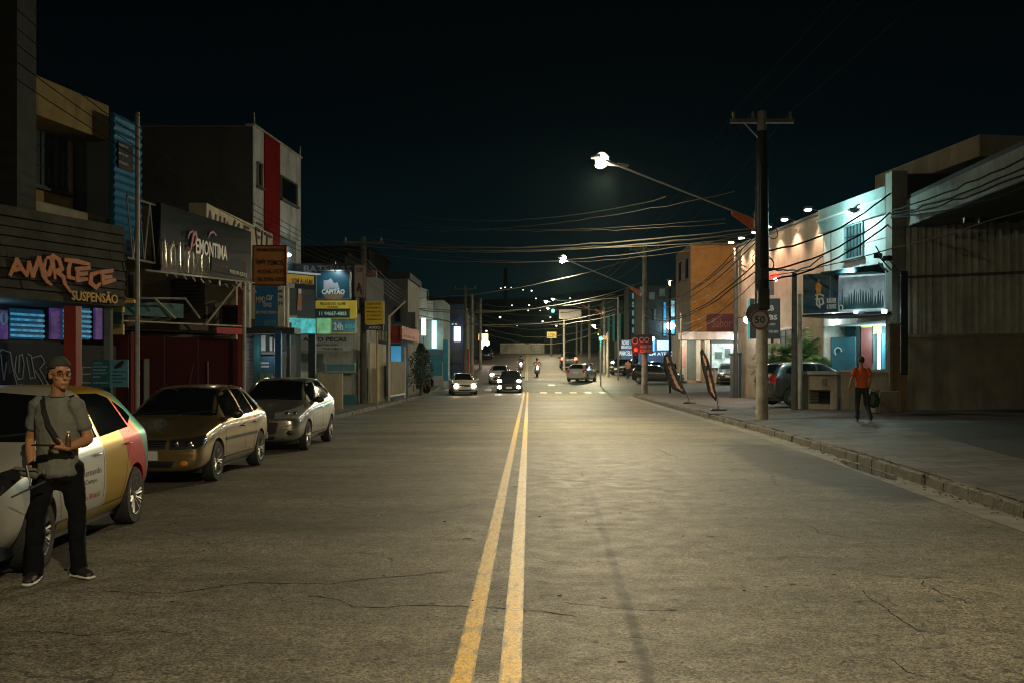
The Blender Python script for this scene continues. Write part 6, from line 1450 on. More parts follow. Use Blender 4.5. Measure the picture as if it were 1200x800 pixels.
for k in range(9): a0 = math.pi + k * math.pi / 9; a1 = a0 + math.pi / 9; q.hexa([f42.p(u, z, .103), f42.p(u + .42 * math.cos(a0), z + .26 * math.sin(a0), .103), f42.p(u + .42 * math.cos(a1), z + .26 * math.sin(a1), .103), f42.p(u, z, .103), f42.p(u, z, .105), f42.p(u + .42 * math.cos(a0), z + .26 * math.sin(a0), .105), f42.p(u + .42 * math.cos(a1), z + .26 * math.sin(a1), .105), f42.p(u, z, .105)])
wp('badge_beard', q, mat('badge_brown', (.20, .10, .05), .6), cap_)
lamp('captain_light', 'SPOT', f42.p(2.0, P(391, 312, 38).z, .8), 60, (.65, .9, 1), .1, spot=100, target=f42.p(1.9, 4.6, 0)); wp('floodlight', MB().cbox(f42.p(2.0, P(391, 311, 38).z + .05, .8), (.3, .12, .1)).tube([f42.p(2.0, P(391, 311, 38).z + .05, .8), f42.p(2.0, 5.4, 0)], .02, 5), BLACK, cap_)
sign('yellow_board', 'orange yellow strip board with small text under the captain sign', f42, 369.5, 352.5, 410, 362, YS_, [('TROCA DE OLEO - ALARME', 375, 354.5, 405, 357.5, BD), ('FILTROS', 384, 359, 396, 361, BD)])
sign('phone_board', 'dark green board with a white telephone number', f42, 369, 363, 409.5, 372, mat('sign_green_black', (.01, .035, .03), .5), [('11 94667-4003', 374, 365.3, 406, 370, WTX, .03)])
sign('yellow_side_board', 'yellow panel closing the right edge of the sign stack', f42, 410.3, 352.5, 418, 373, YS_, [])
sign('lit_green_panel', 'small glowing green and yellow panel beside the grey board', f42, 371, 373, 388, 391, mat('green_lit', (.15, .4, .2), .4, var=.5, scale=2, emit=(.25, .6, .28), es=.35), [])
sign('hours_board', 'grey blue board reading 24h under the telephone number', f42, 388.3, 373, 418, 391, mat('board_greyblue', (.10, .17, .19), .5, var=.3), [('24h', 391, 378, 402, 387, WTX, .03), ('aqui', 404, 378, 416, 387, mat('letter_cyan'), .02)], frame=YS_)
fbn = front(349, 412, 42); 
T = sign('white_banner', 'sagging white cloth banner with dark car parts text', fbn, 349, 393, 411, 411, mat('banner_white', (.36, .37, .36), .7, var=.2, scale=2), [('AUTO PEÇAS', 355, 395, 406, 401, INK, .03), ('para o Seu Carro', 371, 402, 396, 406, INK), ('TODAS AS MARCAS', 378, 407, 402, 410, INK)])
B4 = block('car_parts_shop', 'pale car parts shop with dark flat roof and letters along its eave', 'shop', [(-15, 44), (-7.9, 44), (-7.9, 52), (-15, 52)], .1, 4.3, wallm('plaster_pale', (.30, .30, .26)))
q = MB(); q.box(-15, -7.6, 43.6, 52, 4.32, 6.3); wp('roof', q, mat('roof_dark', (.02, .02, .022), .8, var=.4), B4)
f44 = front(333, 430, 43.6); text_px(f44, 'BATERIAS', 356, 311.5, 412, 319.5, .01, mat('letter_dim', (.14, .14, .13), .6), B4, bold=.02)
f44b = front(333, 430, 44)
fpart('doorway', f44b, (383, 436, 399, 476), mat('recess_teal'), B4, .003, .02); fpart('wall_band', f44b, (345, 424, 363, 445), WHW, B4, .003, .03); fpart('tile_base', f44b, (380, 462, 418, 478), mat('tile_teal', (.03, .12, .16), .4), B4, .003, .08); window(f44b, 381, 425, 417, 436, B4, mat('frame_pale_blue', (.25, .36, .40), .5), mat('glass_pale_blue', (.12, .22, .26), .3), w=.003)
solo('brick_wall', MB().box(P(371, 434, 38).x, P(399, 434, 38).x, 38.3, 38.55, .1, P(380, 437, 38).z), wallm('brick_beige', (.34, .25, .15)), 'low beige wall behind the nose of the champagne car', 'wall', loc=(0, 0, 0))
s_ = sign('tall_sign', 'tall narrow pale sign with dark picture beside the captain sign', front(415, 428, 43), 416, 311, 427.5, 349, wallm('sign_stained', (.28, .22, .18)), [('CB', 418, 314, 425, 319, BD, .02)], frame=GREYW)
q = MB(); stroke(q, front(415, 428, 43), [(419, 341), (421, 333), (423, 341), (424, 345)], .08, .105); wp('picture_mark', q, INK, s_)
sign('pink_sign', 'small dull pink sign on the roof edge beside the dark pole', front(430, 441, 47), 431, 317, 441, 325, mat('pink_dull', (.28, .12, .10), .6))
f46 = front(426, 452, 44.6); T = sign('yellow_board', 'tall yellow board with green lines of text on a pole', f46, 427.5, 353, 450, 380, mat('sign_mustard', (.60, .40, .02), .5), [('VAGAS PARA', 430, 355, 447, 357.5, BD), ('ESTACIONAMENTO', 430, 360, 447, 362, BD), ('MENSALISTAS', 430, 364.5, 447, 366.5, BD), ('E DIARIAS', 430, 369, 447, 371, BD), ('PORTARIA 24H', 430, 373.5, 447, 375.5, BD)])
fpart('lower_plate', f46, (428.5, 381, 449, 387), mat('plate_green_black', (.012, .03, .028), .5), T, 0, .1); text_px(f46, 'AVISO', 432, 382.5, 446, 385.5, .105, WTX, T); q = MB(); q.tube([f46.p(.5, CH - 0, -.05), P(439, 352, 44.7)], .05, 6); q = MB().tube([(P(442, 434, 44.8).x, 44.8, .1), P(442, 353, 44.8)], .05, 8); wp('pole', q, mat('pole_yellow', (.42, .30, .06), .5), T)
# pillar, beige gate panels
solo('gate_pillar', MB().box(P(419, 434, 46).x, P(441, 434, 46).x, 46, 46.6, .1, P(430, 431, 46).z), wallm('pillar_grey', (.24, .22, .16)), 'grey concrete pillar block below the yellow board', 'pillar', loc=(0, 0, 0))
fg = Fc((P(433, 434, 45.8).x, 45.8), (P(453, 434, 50).x, 50))
T = thing('gate', 'cream solid gate panel with vertical bars on top', 'gate', tuple(fg.p(0, .15)))
fpart('panel', fg, (433, 401, 452.5, 474), wallm('gate_cream', (.42, .36, .25)), T, 0, .06); q = MB()
u0, z1 = fg.px(433, 385); u1, z0 = fg.px(452, 400)
for k in range(12): u = u0 + (u1 - u0) * k / 11; q.tube([fg.p(u, z0, .03), fg.p(u, z1, .03)], .015, 5)
wp('bars', q, CREAM, T)
fh = Fc((P(455, 434, 48.5).x, 48.5), (P(474, 434, 54).x, 54))
T = thing('metal_gate', 'white framed open metal gate leaf before the red awning', 'gate', tuple(fh.p(0, .15)))
q = MB()
u0, z1 = fh.px(455, 400); u1, z0 = fh.px(473.5, 461)
z1 = 3.0; z0 = .35
for r in ((u0, u0 + .09, z0 - .2, z1 + 1.3), (u1 - .09, u1, z0 - .2, z1 - .1), (u0, u1, z0, z0 + .08)): fh.box(q, r[0], r[1], r[2], r[3], 0, .08)
wp('frame', q, mat('frame_cream', (.55, .48, .34), .5), T); q = MB(); fh.box(q, u0 + .1, u1 - .1, z0 + .09, 2.1, .02, .05); wp('sheet', q, wallm('sheet_olive', (.22, .19, .12)), T)
q = MB().tube([fh.p(u0 + .045, 4.25, .04), fh.p(u0 + 1.6, 5.1, .6)], .045, 6); wp('bent_arm', q, mat('frame_cream'), T)
# red awning shop & beyond
def row_house(name, label, x0, x1, y0, y1, z1, m, base=None, cat='building', group=None):
    b = (gz((y0 + y1) / 2) if base is None else base) - .1; return block(name, label, cat, [(x0, y0), (x1, y0), (x1, y1), (x0, y1)], b, z1, m, group)
B5 = row_house('building', 'flat grey building with blank upper wall behind the yellow board', -12.5, P(478, 434, 58).x, 58, 64, P(450, 327, 58).z, GREYW)
q = MB(); q.box(-12.6, P(479, 434, 58).x + .1, 57.7, 64, P(450, 327, 58).z, P(450, 320, 58).z); wp('roof', q, mat('roof_dark'), B5)
fr = Fc((P(456, 434, 55).x, 55), (P(476, 434, 55.2).x, 55.2)); fr2 = Fc((P(471, 434, 55).x, 55), (P(492, 434, 62).x, 62))
T = thing('red_awning', 'red box awning with faded lettering over the recessed shop', 'awning', tuple(P(470, 400, 55))); fpart('front', front(456, 471, 55), (456, 382, 471, 401), mat('awning_red', (.40, .03, .02), .6), T, 0, .1)
q = MB(); fr2.rect(q, 471.2, 382, 491, 401, 0, .1); wp('side', q, mat('awning_red_faded', (.42, .14, .10), .6), T); text_px(fr2, 'Lanches', 474, 390, 489, 398, .11, mat('letter_pale_pink', (.55, .3, .25), .6), T)
f57 = front(450, 500, 57.9); fpart('blue_door', f57, (458, 405, 470, 432), mat('door_blue_lit', (.05, .25, .42), .5, emit=(.08, .38, .62), es=.35), B5, .01, .06); window(f57, 474, 366, 487, 384, B5, GREYW, mat('glass_grey', (.10, .11, .10), .3), w=.01); window(f57, 462, 360, 470, 378, B5, DG, PANE, w=.01)
lamp('doorway_light', 'POINT', P(466, 425, 56.5), 25, (.5, .8, 1), .15)
sf = Fc((P(476, 434, 62).x, 62), (P(501, 434, 68).x, 68)); sign('frame_sign', 'dark violet framed sign tilted above the red awning', sf, 477, 332, 500, 364, mat('sign_violet', (.03, .025, .05), .5, var=.6, scale=1), [('ATELIE', 481, 344, 497, 350, mat('ink_violet', (.18, .08, .12), .6))], frame=CREAM)
B6 = row_house('building', 'pale building with a tall vertical light tube on its front', -12, P(520, 434, 74).x, 74, 80, P(505, 352, 74).z, wallm('plaster_mint', (.26, .27, .24)))
f74 = front(487, 521, 73.9); fpart('light_tube', f74, (506, 376, 511.5, 408), mat('tube_cyan', (.5, .9, .9), .4, emit=(.45, .85, .85), es=1.6), B6, 0, .08); fpart('parapet', f74, (487, 353, 507, 374), WHW, B6, .0, .5); fpart('window_strip', f74, (488, 409, 519, 423), mat('recess_teal'), B6, .0, .05)
lamp('tube_light', 'POINT', P(508, 395, 72.5), 60, (.55, .95, 1), .3)
T = thing('lamp_column', 'white lit cylinder lamp on a post before the pale building', 'lamp', (P(496.5, 434, 70).x, 70, gz(70) + .15)); wp('diffuser', MB().tube([P(496.5, 373, 70), P(496.5, 393, 70)], .16, 12), mat('warm_tube', (1, .95, .8), .4, emit=(1, .9, .7), es=1.8), T); wp('post', MB().tube([P(496.5, 393, 70), (P(496.5, 434, 70).x, 70, gz(70) + .1)], .05, 8), GALV, T)
T = thing('blue_fence', 'bright blue sheet metal fence panel with tall end post', 'fence', (P(510, 434, 71).x, 71, gz(71) + .15)); f71 = front(492, 526, 71); CB_ = mat('fence_blue', (.02, .20, .32), .5, var=.25, dirt=.3)
fpart('panel', f71, (504, 419, 518, 440), CB_, T, 0, .08); fpart('post', f71, (519, 398, 525, 446), CB_, T, -.3, .2); fpart('panel', f71, (478, 421, 491, 432), mat('fence_cyan', (.03, .24, .32), .5), T, -.4, -.3); fpart('rail', f71, (492, 418, 519, 420), CB_, T, .09, .14)
B7 = row_house('building', 'deep blue shop front with a glowing white panel', -13, P(543, 434, 84).x, 84, 90, P(530, 357, 84).z, mat('wall_deep_blue', (.012, .03, .06), .7, var=.3))
f84 = front(520, 545, 83.95); fpart('lit_panel', f84, (532, 383, 539.5, 400), mat('panel_white_lit', (.9, .9, 1), .4, emit=(.8, .8, 1), es=2.2), B7, 0, .1); fpart('door', f84, (526, 402, 540, 425), DG, B7, 0, .05)
lamp('panel_light', 'POINT', P(536, 392, 82.5), 60, (.85, .88, 1), .3)
for k in range(4): wp('spot', MB().cbox(P(522 + 4 * k, 380, 83.4), (.14, .3, .14), .3), WTX, B7)
T = solo('red_box', MB().box(P(542, 434, 88).x, P(549.5, 434, 88).x, 88, 88.8, gz(88), P(545, 408, 88).z), mat('box_red', (.42, .03, .02), .6), 'red upright box cabinet at the left kerb', 'cabinet', loc=(0, 0, 0), bevel=.02)
B8 = row_house('building', 'low dark building behind the red box', -13, -6.9, 92, 104, gz(98) + 5, DG); 
f92 = front(540, 560, 91.95); fpart('lit_shop_window', f92, (541, 392, 546, 400), mat('win_bluewhite', (.8, .9, 1), .4, emit=(.7, .88, 1), es=1.3), B8, 0, .05)
B9 = row_house('building', 'far shop with orange and pink lit front', -13, -6.9, 112, 124, gz(118) + 5.5, GREYW)
f112 = front(560, 575, 111.9); fpart('lit_shop_window', f112, (561, 391, 572, 399), mat('win_orange', (1, .7, .3), .4, emit=(1, .62, .25), es=1.5), B9, 0, .08); q = MB()
for (x, y, r_) in ((566, 402, .22), (571, 402, .2), (564, 407, .14)): q.ell(P(x, y, 111.3), (r_ * 1.4,) * 3, 12, 8)
wp('globe_lamp', q, mat('globe_pink', (1, .9, .9), .4, emit=(1, .85, .88), es=4), B9)
lamp('shop_glow', 'POINT', P(568, 404, 110), 250, (1, .8, .7), .4)
for i, (x1, y0, y1, h, lab) in enumerate(((-7.2, 128, 138, 6, 'dark house farthest up the left kerb'), (-7.5, 142, 152, 8, 'dark tall house at the end of the left row'), (-16, 70, 82, 8, 'dark rear house behind the pale building'), (-17, 92, 106, 11, 'dark rear block behind the deep blue shop'), (-18, 112, 128, 13, 'dark rear block behind the orange lit shop'), (-19, 46, 60, 7.5, 'dark rear house behind the car parts shop'))):
    T = row_house('house', lab, x1 - 9, x1, y0, y1, gz(y0) + h, DG, group='dark far houses')
    f_ = Fc((x1 - 8.5, y0 - .02), (x1, y0 - .02))
    for k in range(3):
        q = MB(); u = .8 + 2.5 * k; f_.box(q, u, u + 1.1, gz(y0) + h - 2.2, gz(y0) + h - 1, 0, .06); o = wp('window', q, GREYW, T); q = MB(); f_.box(q, u + .08, u + 1.02, gz(y0) + h - 2.12, gz(y0) + h - 1.08, .061, .07); wp('pane', q, mat('win_dim', (.05, .08, .08), .3, emit=(.3, .45, .4), es=.05) if (i + k) % 3 == 0 else PANE, o, off=xf(T).inverted())
    q = MB(); q.box(x1 - 9.3, x1 + .3, y0 - .3, y1 + .3, gz(y0) + h + .002, gz(y0) + h + .25); wp('roof', q, mat('roof_dark'), T)
# end wall across the rise
q = MB(); x0, x1 = P(586, 434, 152).x, P(638, 434, 152).x; q.box(x0, x1, 152, 152.4, gz(152) - .1, P(610, 403, 152).z)
T = thing('retaining_wall', 'long pale grey wall closing the far end of the street', 'wall', (x0, 152, gz(152))); wp('wall', q, wallm('wall_end', (.30, .30, .26)), T); q = MB(); q.box(x0, x1, 151.9, 152.5, P(610, 403, 152).z + .002, P(610, 402.2, 152).z); wp('coping', q, WHW, T)
q = MB(); q.box(P(590, 434, 430).x, P(594.5, 434, 430).x, 430, 436, 10, P(590, 314, 430).z); solo('tower', q, mat('tower_dark', (.012, .02, .022), .9), 'slim dark tower standing out on the distant hill', 'tower', loc=(0, 0, 0))
# ================================================================ right side of the street
# concave helper for the beige wall
F3 = Fc((10.6, 50.5), (11.7, 39.6)); z3 = 7.87
BEI = wallm('plaster_beige_bright', (.44, .34, .24), dirt=.25)
R3 = block('building', 'long beige wall building with a row of spotlights along its top', 'building', [(10.6, 50.5), (11.7, 39.6), (22, 39.6), (22, 50.5)], .1, z3, BEI)
q = MB(); F3.box(q, 0, F3.L, z3, z3 + .1, -.4, .1); wp('coping', q, GREYW, R3)
SPL = mat('spot_on', (1, 1, 1), .3, emit=(1, .86, .62), es=30)
pr_ = None
for i, (px, py) in enumerate(((950, 254), (922, 264), (903, 272), (887, 279), (871, 289), (859, 290))):
    u, z = F3.px(px, py, .45); u = min(max(u, .2), F3.L - .2)
    T = thing('wall_spotlight', 'spotlight on the beige wall edge, ' + ('nearest the pale building', 'second from the pale building', 'third from the pale building', 'beside the concrete pole', 'behind the concrete pole', 'at its far corner')[i], 'spotlight', F3.p(u, z3 + .12, .0), 0, 'spotlights on the beige wall')
    wp('arm', MB().tube([F3.p(u, z3 + .1, 0), F3.p(u, z3 + .22, .5)], .02, 6), DKM, T); wp('lamp_head', MB().cbox(F3.p(u, z3 + .22, .55), (.28, .36, .10)), DKM, T)
    wp('lens', MB().ell(F3.p(u, z3 + .15, .55), (.14, .17, .05), 12, 8), SPL, T)
    lamp('spot_light', 'SPOT', F3.p(u, z3 + .06, .55), 430, (1, .67, .50), .06, spot=95, target=F3.p(u, 2.5, .15), parent=T, blend=.7)
# ground floor of the beige building: white entrance
sh_ = fpart('white_bay', F3, [(893, 400, 902, 425), (913, 385, 938, 430)], WHW, R3, .003, .1); window(F3, 915, 386, 936, 412, R3, WHW, mat('pane_grey_lit', (.2, .22, .2), .3), w=.1, bars=3)
lamp('entrance_light', 'POINT', P(917, 382, 44) + Vector((-1.2, 0, 0)), 35, (1, .95, .82), .1)
# ---- pale blue-green lit building
F4 = Fc((11.6, 39.2), (12.32, 34)); z4 = 7.92
PB_ = wallm('plaster_pale_blue', (.56, .60, .58), dirt=.2)
R4 = block('building', 'two storey pale building lit cyan by a floodlight under its cornice', 'building', [(11.6, 39.2), (12.32, 34), (22, 34), (22, 39.2)], 3.35, 7.0, PB_)
q = MB(); F4.box(q, -.1, F4.L, 6.99, 7.92, -.5, .18); wp('cornice', q, wallm('cornice_teal', (.26, .36, .34), dirt=.3), R4); q = MB(); F4.box(q, -.12, F4.L, 7.45, 7.52, .181, .26); wp('cornice_ledge', q, PB_, R4)
q = MB(); u, _ = F4.px(974, 300); F4.box(q, u, u + .03, 3.8, 6.95, .003, .03); wp('pipe', q, GREYW, R4); q = MB(); F4.box(q, F4.px(1012, 280)[0], F4.L, 6.18, 6.2, .003, .02); wp('groove', q, GREYW, R4)
window(F4, 991, 266, 1013, 301, R4, mat('frame_dim', (.16, .22, .22), .5), mat('glass_dim_teal', (.04, .08, .09), .2), w=.002, bars=6)
u, z = F4.px(995, 250, .5); fl = thing('floodlight', 'bright cold floodlight under the cornice of the pale building', 'floodlight', F4.p(u, z, .3)); wp('housing', MB().cbox(F4.p(u, z + .08, .4), (.2, .3, .16)), DKM, fl); wp('bracket', MB().tube([F4.p(u, z + .1, .0), F4.p(u, z + .1, .4)], .02, 6), DKM, fl)
wp('lens', MB().ell(F4.p(u, z - .03, .48), (.10, .13, .08), 12, 8), mat('cold_flood', (1, 1, 1), .3, emit=(.75, 1, .97), es=60), fl)
lamp('flood_light', 'POINT', F4.p(u, z - .25, 1.3), 400, (.58, 1, .98), .12, parent=fl)
# ---- bar: dark teal sign boxes, awning, interior
FS = Fc((P(941, 434, 35.4).x, 35.4), (P(1040, 434, 33.2).x, 33.2))
DT = mat('sign_deep_teal', (.008, .065, .11), .4, var=.2)
bs = sign('bar_sign', 'deep teal sign panel with an orange and white drink emblem', FS, 941, 322, 982, 366, DT, [('BURGUER', 969, 350, 980, 355, WTX, .03), ('& DRINKS', 969, 357, 980, 362, WTX, .03)])
q = MB(); stroke(q, FS, [(959.5, 343), (959.5, 336), (959.5, 328)], [.16, .24, .05], .105); wp('flame_mark', q, mat('mark_orange', (.65, .32, .06), .5), bs)
q = MB()
for i, s_ in enumerate([[(956, 346), (961, 345), (965, 347)], [(956, 351), (964, 350), (965, 356), (961, 358)], [(958, 346), (957, 357), (961, 361)], [(960, 352), (961, 361)]]): stroke(q, FS, s_, .055, .105, .006 + .001 * i)
wp('bird_mark', q, WTX, bs)
q = MB()
for k in range(3): u, z = FS.px(973.5 + 1.7 * k, 322); u2, z2 = FS.px(973.5 + 1.7 * k, 352); q.tube([FS.p(u, z, .11), FS.p(u, z2, .11)], .006, 4)
wp('thin_lines', q, mat('letter_pale_teal', (.3, .45, .5), .5), bs)
ban = sign('lit_banner', 'translucent lit banner with a dark treeline print beside the teal sign', FS, 982.5, 326, 1036, 364, mat('banner_lit', (.24, .32, .36), .35, var=.55, scale=1.3, emit=(.35, .5, .56), es=.30), [], w=.01)
q = MB(); u0, z0 = FS.px(983, 364, .12); u1, _ = FS.px(1036, 364, .12); u = u0; 
while u < u1 - .05:
    h = R.uniform(.15, .5); w_ = R.uniform(.05, .14); w_ = min(w_, u1 - u); q.hexa([FS.p(u, z0 + .02, .112), FS.p(u + w_, z0 + .02, .112), FS.p(u + w_, z0 + .02, .111), FS.p(u, z0 + .02, .111), FS.p(u + w_ * .4, z0 + .25 + h, .114), FS.p(u + w_ * .6, z0 + .25 + h, .114), FS.p(u + w_ * .6, z0 + .25 + h, .111), FS.p(u + w_ * .4, z0 + .25 + h, .111)]); u += w_ * .8
wp('treeline_print', q, mat('print_dark_teal', (.02, .07, .08), .5), ban)
u, z = FS.px(985.5, 361, .12); q = MB(); q.tube([FS.p(u + .07 * math.cos(a), z + .09 * math.sin(a), .125) for a in [i * .5 for i in range(14)]], .02, 5); wp('round_mark', q, WTX, ban)
aw = thing('awning', 'dark teal fabric awning sloping out above the lit banner', 'awning', tuple(FS.p(2, 4.7))); 
u0, z0 = FS.px(975, 323, .1); u1, z1 = FS.px(1033, 309, .1); um, zm = FS.px(1036, 321, .1)
q = MB(); q.hexa([FS.p(u0, z0 - .02, .9), FS.p(um, zm + .02, .9), FS.p(um, zm + .02, .0), FS.p(u0, z0 - .02, .0), FS.p(u0, z0 + .06, .9), FS.p(u1, z1 - .1, .7), FS.p(u1, z1 + .02, .0), FS.p(u0, z0 + .16, .0)]); wp('fabric', q, mat('awning_teal', (.02, .07, .085), .5, var=.3), aw)
q = MB().tube([FS.p(u1, z1, .3), FS.p(u1 + .45, z1 - .35, .6)], .03, 6); q.tube([FS.p(u1 - .2, z1 + .6, .1), FS.p(u1 + .2, z1, .3)], .02, 6); wp('strut', q, DKM, aw)
nb = thing('camera_lamp', 'small dark spotlight pair on a bent arm above the awning', 'lamp', tuple(F4.p(4.5, 5, .3)))
for (x, y) in ((1029, 300), (1040, 303)): u, z = F4.px(x, y, .6); wp('lamp_head', MB().cbox(F4.p(u, z, .6), (.2, .2, .16), .5).tube([F4.p(u, z, .6), F4.p(u + .3, z - .6, .2)], .02, 5), BLACK, nb)
# interior of the bar (open front, lit)
bar = block('open_bar', 'open fronted bar with yellow and red panels and blue counters', 'bar', [(14.45, 34.2), (14.7, 34.2), (14.7, 39.3), (14.45, 39.3)], .3, 3.3, WHW)
f37 = front(936, 1045, 36.98)
TB = mat('blue_teal_panel', (.02, .11, .15), .5, var=.2)
fi = Fc((P(984, 434, 39.35).x, 39.35), (P(1044, 434, 38.9).x, 38.9))
fpart('white_wall', fi, (966, 368, 1003, 440), WHW, bar, -.12, -.1)
fpart('dark_beam', fi, [(1004, 370, 1008, 432)], DKM, bar, .1, .3); fpart('blue_column', fi, (990, 372, 1003, 396), TB, bar, -.3, .0); fpart('blue_counter', fi, (974, 395, 1003, 440), TB, bar, .0, .5, bevel=.02); fpart('yellow_panel', fi, [(1009, 370, 1022, 384), (1023.5, 371, 1033, 391)], mat('panel_yellow', (.6, .36, .06), .5, emit=(1, .6, .1), es=.10), bar, 0, .04); fpart('red_panel', fi, (1009, 384.5, 1022, 432), mat('panel_dark_red', (.16, .025, .02), .5), bar, 0, .04)
fpart('thin_mullion', fi, (1022.2, 370, 1023.3, 425), DKM, bar, 0, .06); fpart('white_strip', fi, (1028, 386, 1032, 432), mat('strip_white_lit', (.9, 1, 1), .4, emit=(.8, 1, 1), es=1.6), bar, .05, .12); fpart('blue_side_panel', fi, [(1033.5, 391, 1037, 432), (1037.5, 369, 1041, 432)], mat('panel_blue_lit', (.05, .22, .3), .5, emit=(.1, .4, .5), es=.15), bar, 0, .05)
q = MB(); u, z = fi.px(982, 412, .55); q.tube([fi.p(u + .13 * math.cos(a), z + .16 * math.sin(a), .53) for a in [i * .5 for i in range(9)]], .035, 6); wp('cup_mark', q, mat('mark_pale_blue', (.3, .45, .5), .5), bar)
fpart('downlight', FS, [(1033, 363, 1037, 367), (1000, 365, 1003, 367)], mat('spot_cold', (1, 1, 1), .3, emit=(.85, 1, 1), es=12), bar, .15, .3)
q = MB(); FS.box(q, 0, FS.L, FS.px(990, 368)[1] - .05, FS.px(990, 366)[1] - .03, -2.2, .05); wp('soffit', q, DKM, bar)
q = MB(); fi.rect(q, 1003, 368, 1060, 440, -.12, -.1); wp('back_wall', q, wallm('wall_dim_teal', (.10, .15, .16)), bar)
lamp('bar_light', 'POINT', fi.p(1.5, 3.0, .8), 110, (.6, .97, 1), .12); lamp('bar_light', 'POINT', P(972, 374, 38.2), 45, (.9, 1, .95), .12)
lamp('bar_sign_light', 'SPOT', FS.p(2.2, 5.0, .95), 130, (.7, .95, 1), .1, spot=130, target=FS.p(2.0, 4.0, .1))
# ---- palms and shrubs
LEAF = mat('leaf_green', (.07, .17, .04), .5, var=.5, scale=6); LEAFD = mat('leaf_dark', (.02, .035, .016), .6, var=.5, scale=5); BARK = mat('bark', (.10, .075, .05), .9, var=.4, bump=.8)
def palm(px, Y, h, n, label, s=1.0):
    x = (px - VX) * Y / F; z0 = walk_r(x, Y); T = thing('palm_plant', label, 'palm', (x, Y, z0), 0, 'palms in front of the beige wall')
    lp('trunk', MB().tube([(0, 0, 0), (.04, 0, h * .5), (0, .02, h)], [.10, .075, .06], 8), BARK, T, sm=60)
    q = MB()
    for i in range(n):
        a = R.uniform(0, 6.28); el = R.uniform(.2, 1.35); L = R.uniform(.9, 1.5) * s; p = Vector((0, .02, h)); d = Vector((math.cos(a) * math.cos(el), math.sin(a) * math.cos(el), math.sin(el)))
        pr = p.copy(); sgm = 9
        for k in range(sgm):
            d = (d + Vector((0, 0, -.16))).normalized(); p2_ = pr + d * L / sgm; q.tube([pr, p2_], [.010, .008], 4, cap=False)
            sd = d.cross(Vector((0, 0, 1))).normalized()
            for sg_ in (-1, 1):
                for hh in (.3, .8):
                    b = pr.lerp(p2_, hh); l = .30 * s * (1 - abs(k / sgm - .4)); t = b + sd * sg_ * l + d * l * .5 - Vector((0, 0, l * .4)); w_ = d * .022
                    q.quad(b - w_, b + w_, t + w_ * .3, t - w_ * .3)
            pr = p2_
    lp('crown', q, LEAF, T); return T
palm(912, 41.5, 1.55, 30, 'low green palm nearest the tail of the silver SUV', .9); palm(926, 41.2, 1.9, 40, 'fullest green palm behind the dark cable posts', 1.15); palm(944, 40.2, 1.8, 36, 'green palm before the lit white wall of the bar', 1.1); palm(956, 39.9, 1.5, 24, 'smallest palm beside the blue counter', .85)
# street tree on the left
tx = P(493, 434, 58); T = thing('small_tree', 'small narrow conifer tree on the left pavement beside the motorcycles', 'tree', (tx.x, 58, gz(58) + .15))
lp('trunk', MB().tube([(0, 0, 0), (.05, 0, .6), (-.03, 0, 1.5), (.0, 0, 3.0)], [.12, .10, .07, .02], 8), BARK, T, sm=60); q = MB()
for i in range(30):
    z = .8 + 2.1 * R.random(); a = R.uniform(0, 6.28); rad = (.75 if z < 2.2 else .55 * (3.3 - z)) * R.uniform(.6, 1.15); q.tube([(0, 0, z), (rad * .9 * math.cos(a), rad * .9 * math.sin(a), z + .25)], [.02, .006], 4)
lp('branches', q, BARK, T); q = MB()
for i in range(2600):
    z = .55 + 2.5 * R.random() ** .9; a = R.uniform(0, 6.28); rmax = .80 * math.sin(min(1, (3.15 - z) / 1.4) * math.pi / 2) * (.75 + .3 * math.sin(a * 3 + z * 5)); r_ = rmax * R.random() ** .45
    c = Vector((r_ * math.cos(a), r_ * math.sin(a), z)); v1 = Vector((R.gauss(0, 1), R.gauss(0, 1), R.gauss(0, 1))).normalized() * .075; v2 = v1.cross(Vector((R.gauss(0, 1), R.gauss(0, 1), R.gauss(0, 1)))).normalized() * .03
    q.quad(c - v1, c + v2, c + v1, c - v2)
lp('crown', q, mat('conifer_green', (.035, .05, .022), .6, var=.5, scale=4), T)
# ---- low wall with the meter box
FW2 = Fc((P(942, 434, 36.0).x, 36.0), (P(1044, 434, 32.6).x, 32.6)); WALB = wallm('wall_olive', (.20, .17, .12))
lw = thing('low_wall', 'low rendered wall topped with pale coping behind the man in orange', 'wall', tuple(FW2.p(2, .3)))
q = MB(); u = FW2.px(985, 440)[0]; FW2.box(q, u, FW2.L, .2, 1.58, -.18, 0); wp('wall', q, WALB, lw); q = MB(); FW2.box(q, u - .02, FW2.L, 1.582, 1.66, -.22, .04); wp('coping', q, wallm('coping_pale', (.34, .33, .28)), lw)
mbx = thing('meter_box', 'concrete meter cabinet with a dark barred opening beside the cable posts', 'cabinet', tuple(FW2.p(.8, .3)))
q = MB(); a = FW2.px(943, 440)[0]; b = FW2.px(983, 440)[0]; FW2.box(q, a, a + .28, .2, 1.5, -.5, .1); FW2.box(q, b - .3, b, .2, 1.5, -.5, .1); FW2.box(q, a + .281, b - .301, .95, 1.5, -.5, .06); FW2.box(q, a + .281, b - .301, .2, .45, -.5, .06); wp('body', q, wallm('meter_render', (.26, .24, .18)), mbx)
q = MB(); FW2.box(q, a - .05, b + .05, 1.502, 1.62, -.55, .16); wp('cap', q, wallm('coping_pale'), mbx); q = MB(); FW2.box(q, a + .285, b - .305, .455, .945, -.45, -.4); wp('recess', q, mat('void_black'), mbx)
q = MB()
for k in range(5): zz = .5 + k * .1; FW2.box(q, a + .285, b - .305, zz, zz + .02, .0, .02)
wp('bars', q, DKM, mbx)
q = MB(); FW2.box(q, a + .9, b - .5, 1.1, 1.35, .061, .08); wp('hatch', q, GREYW, mbx)
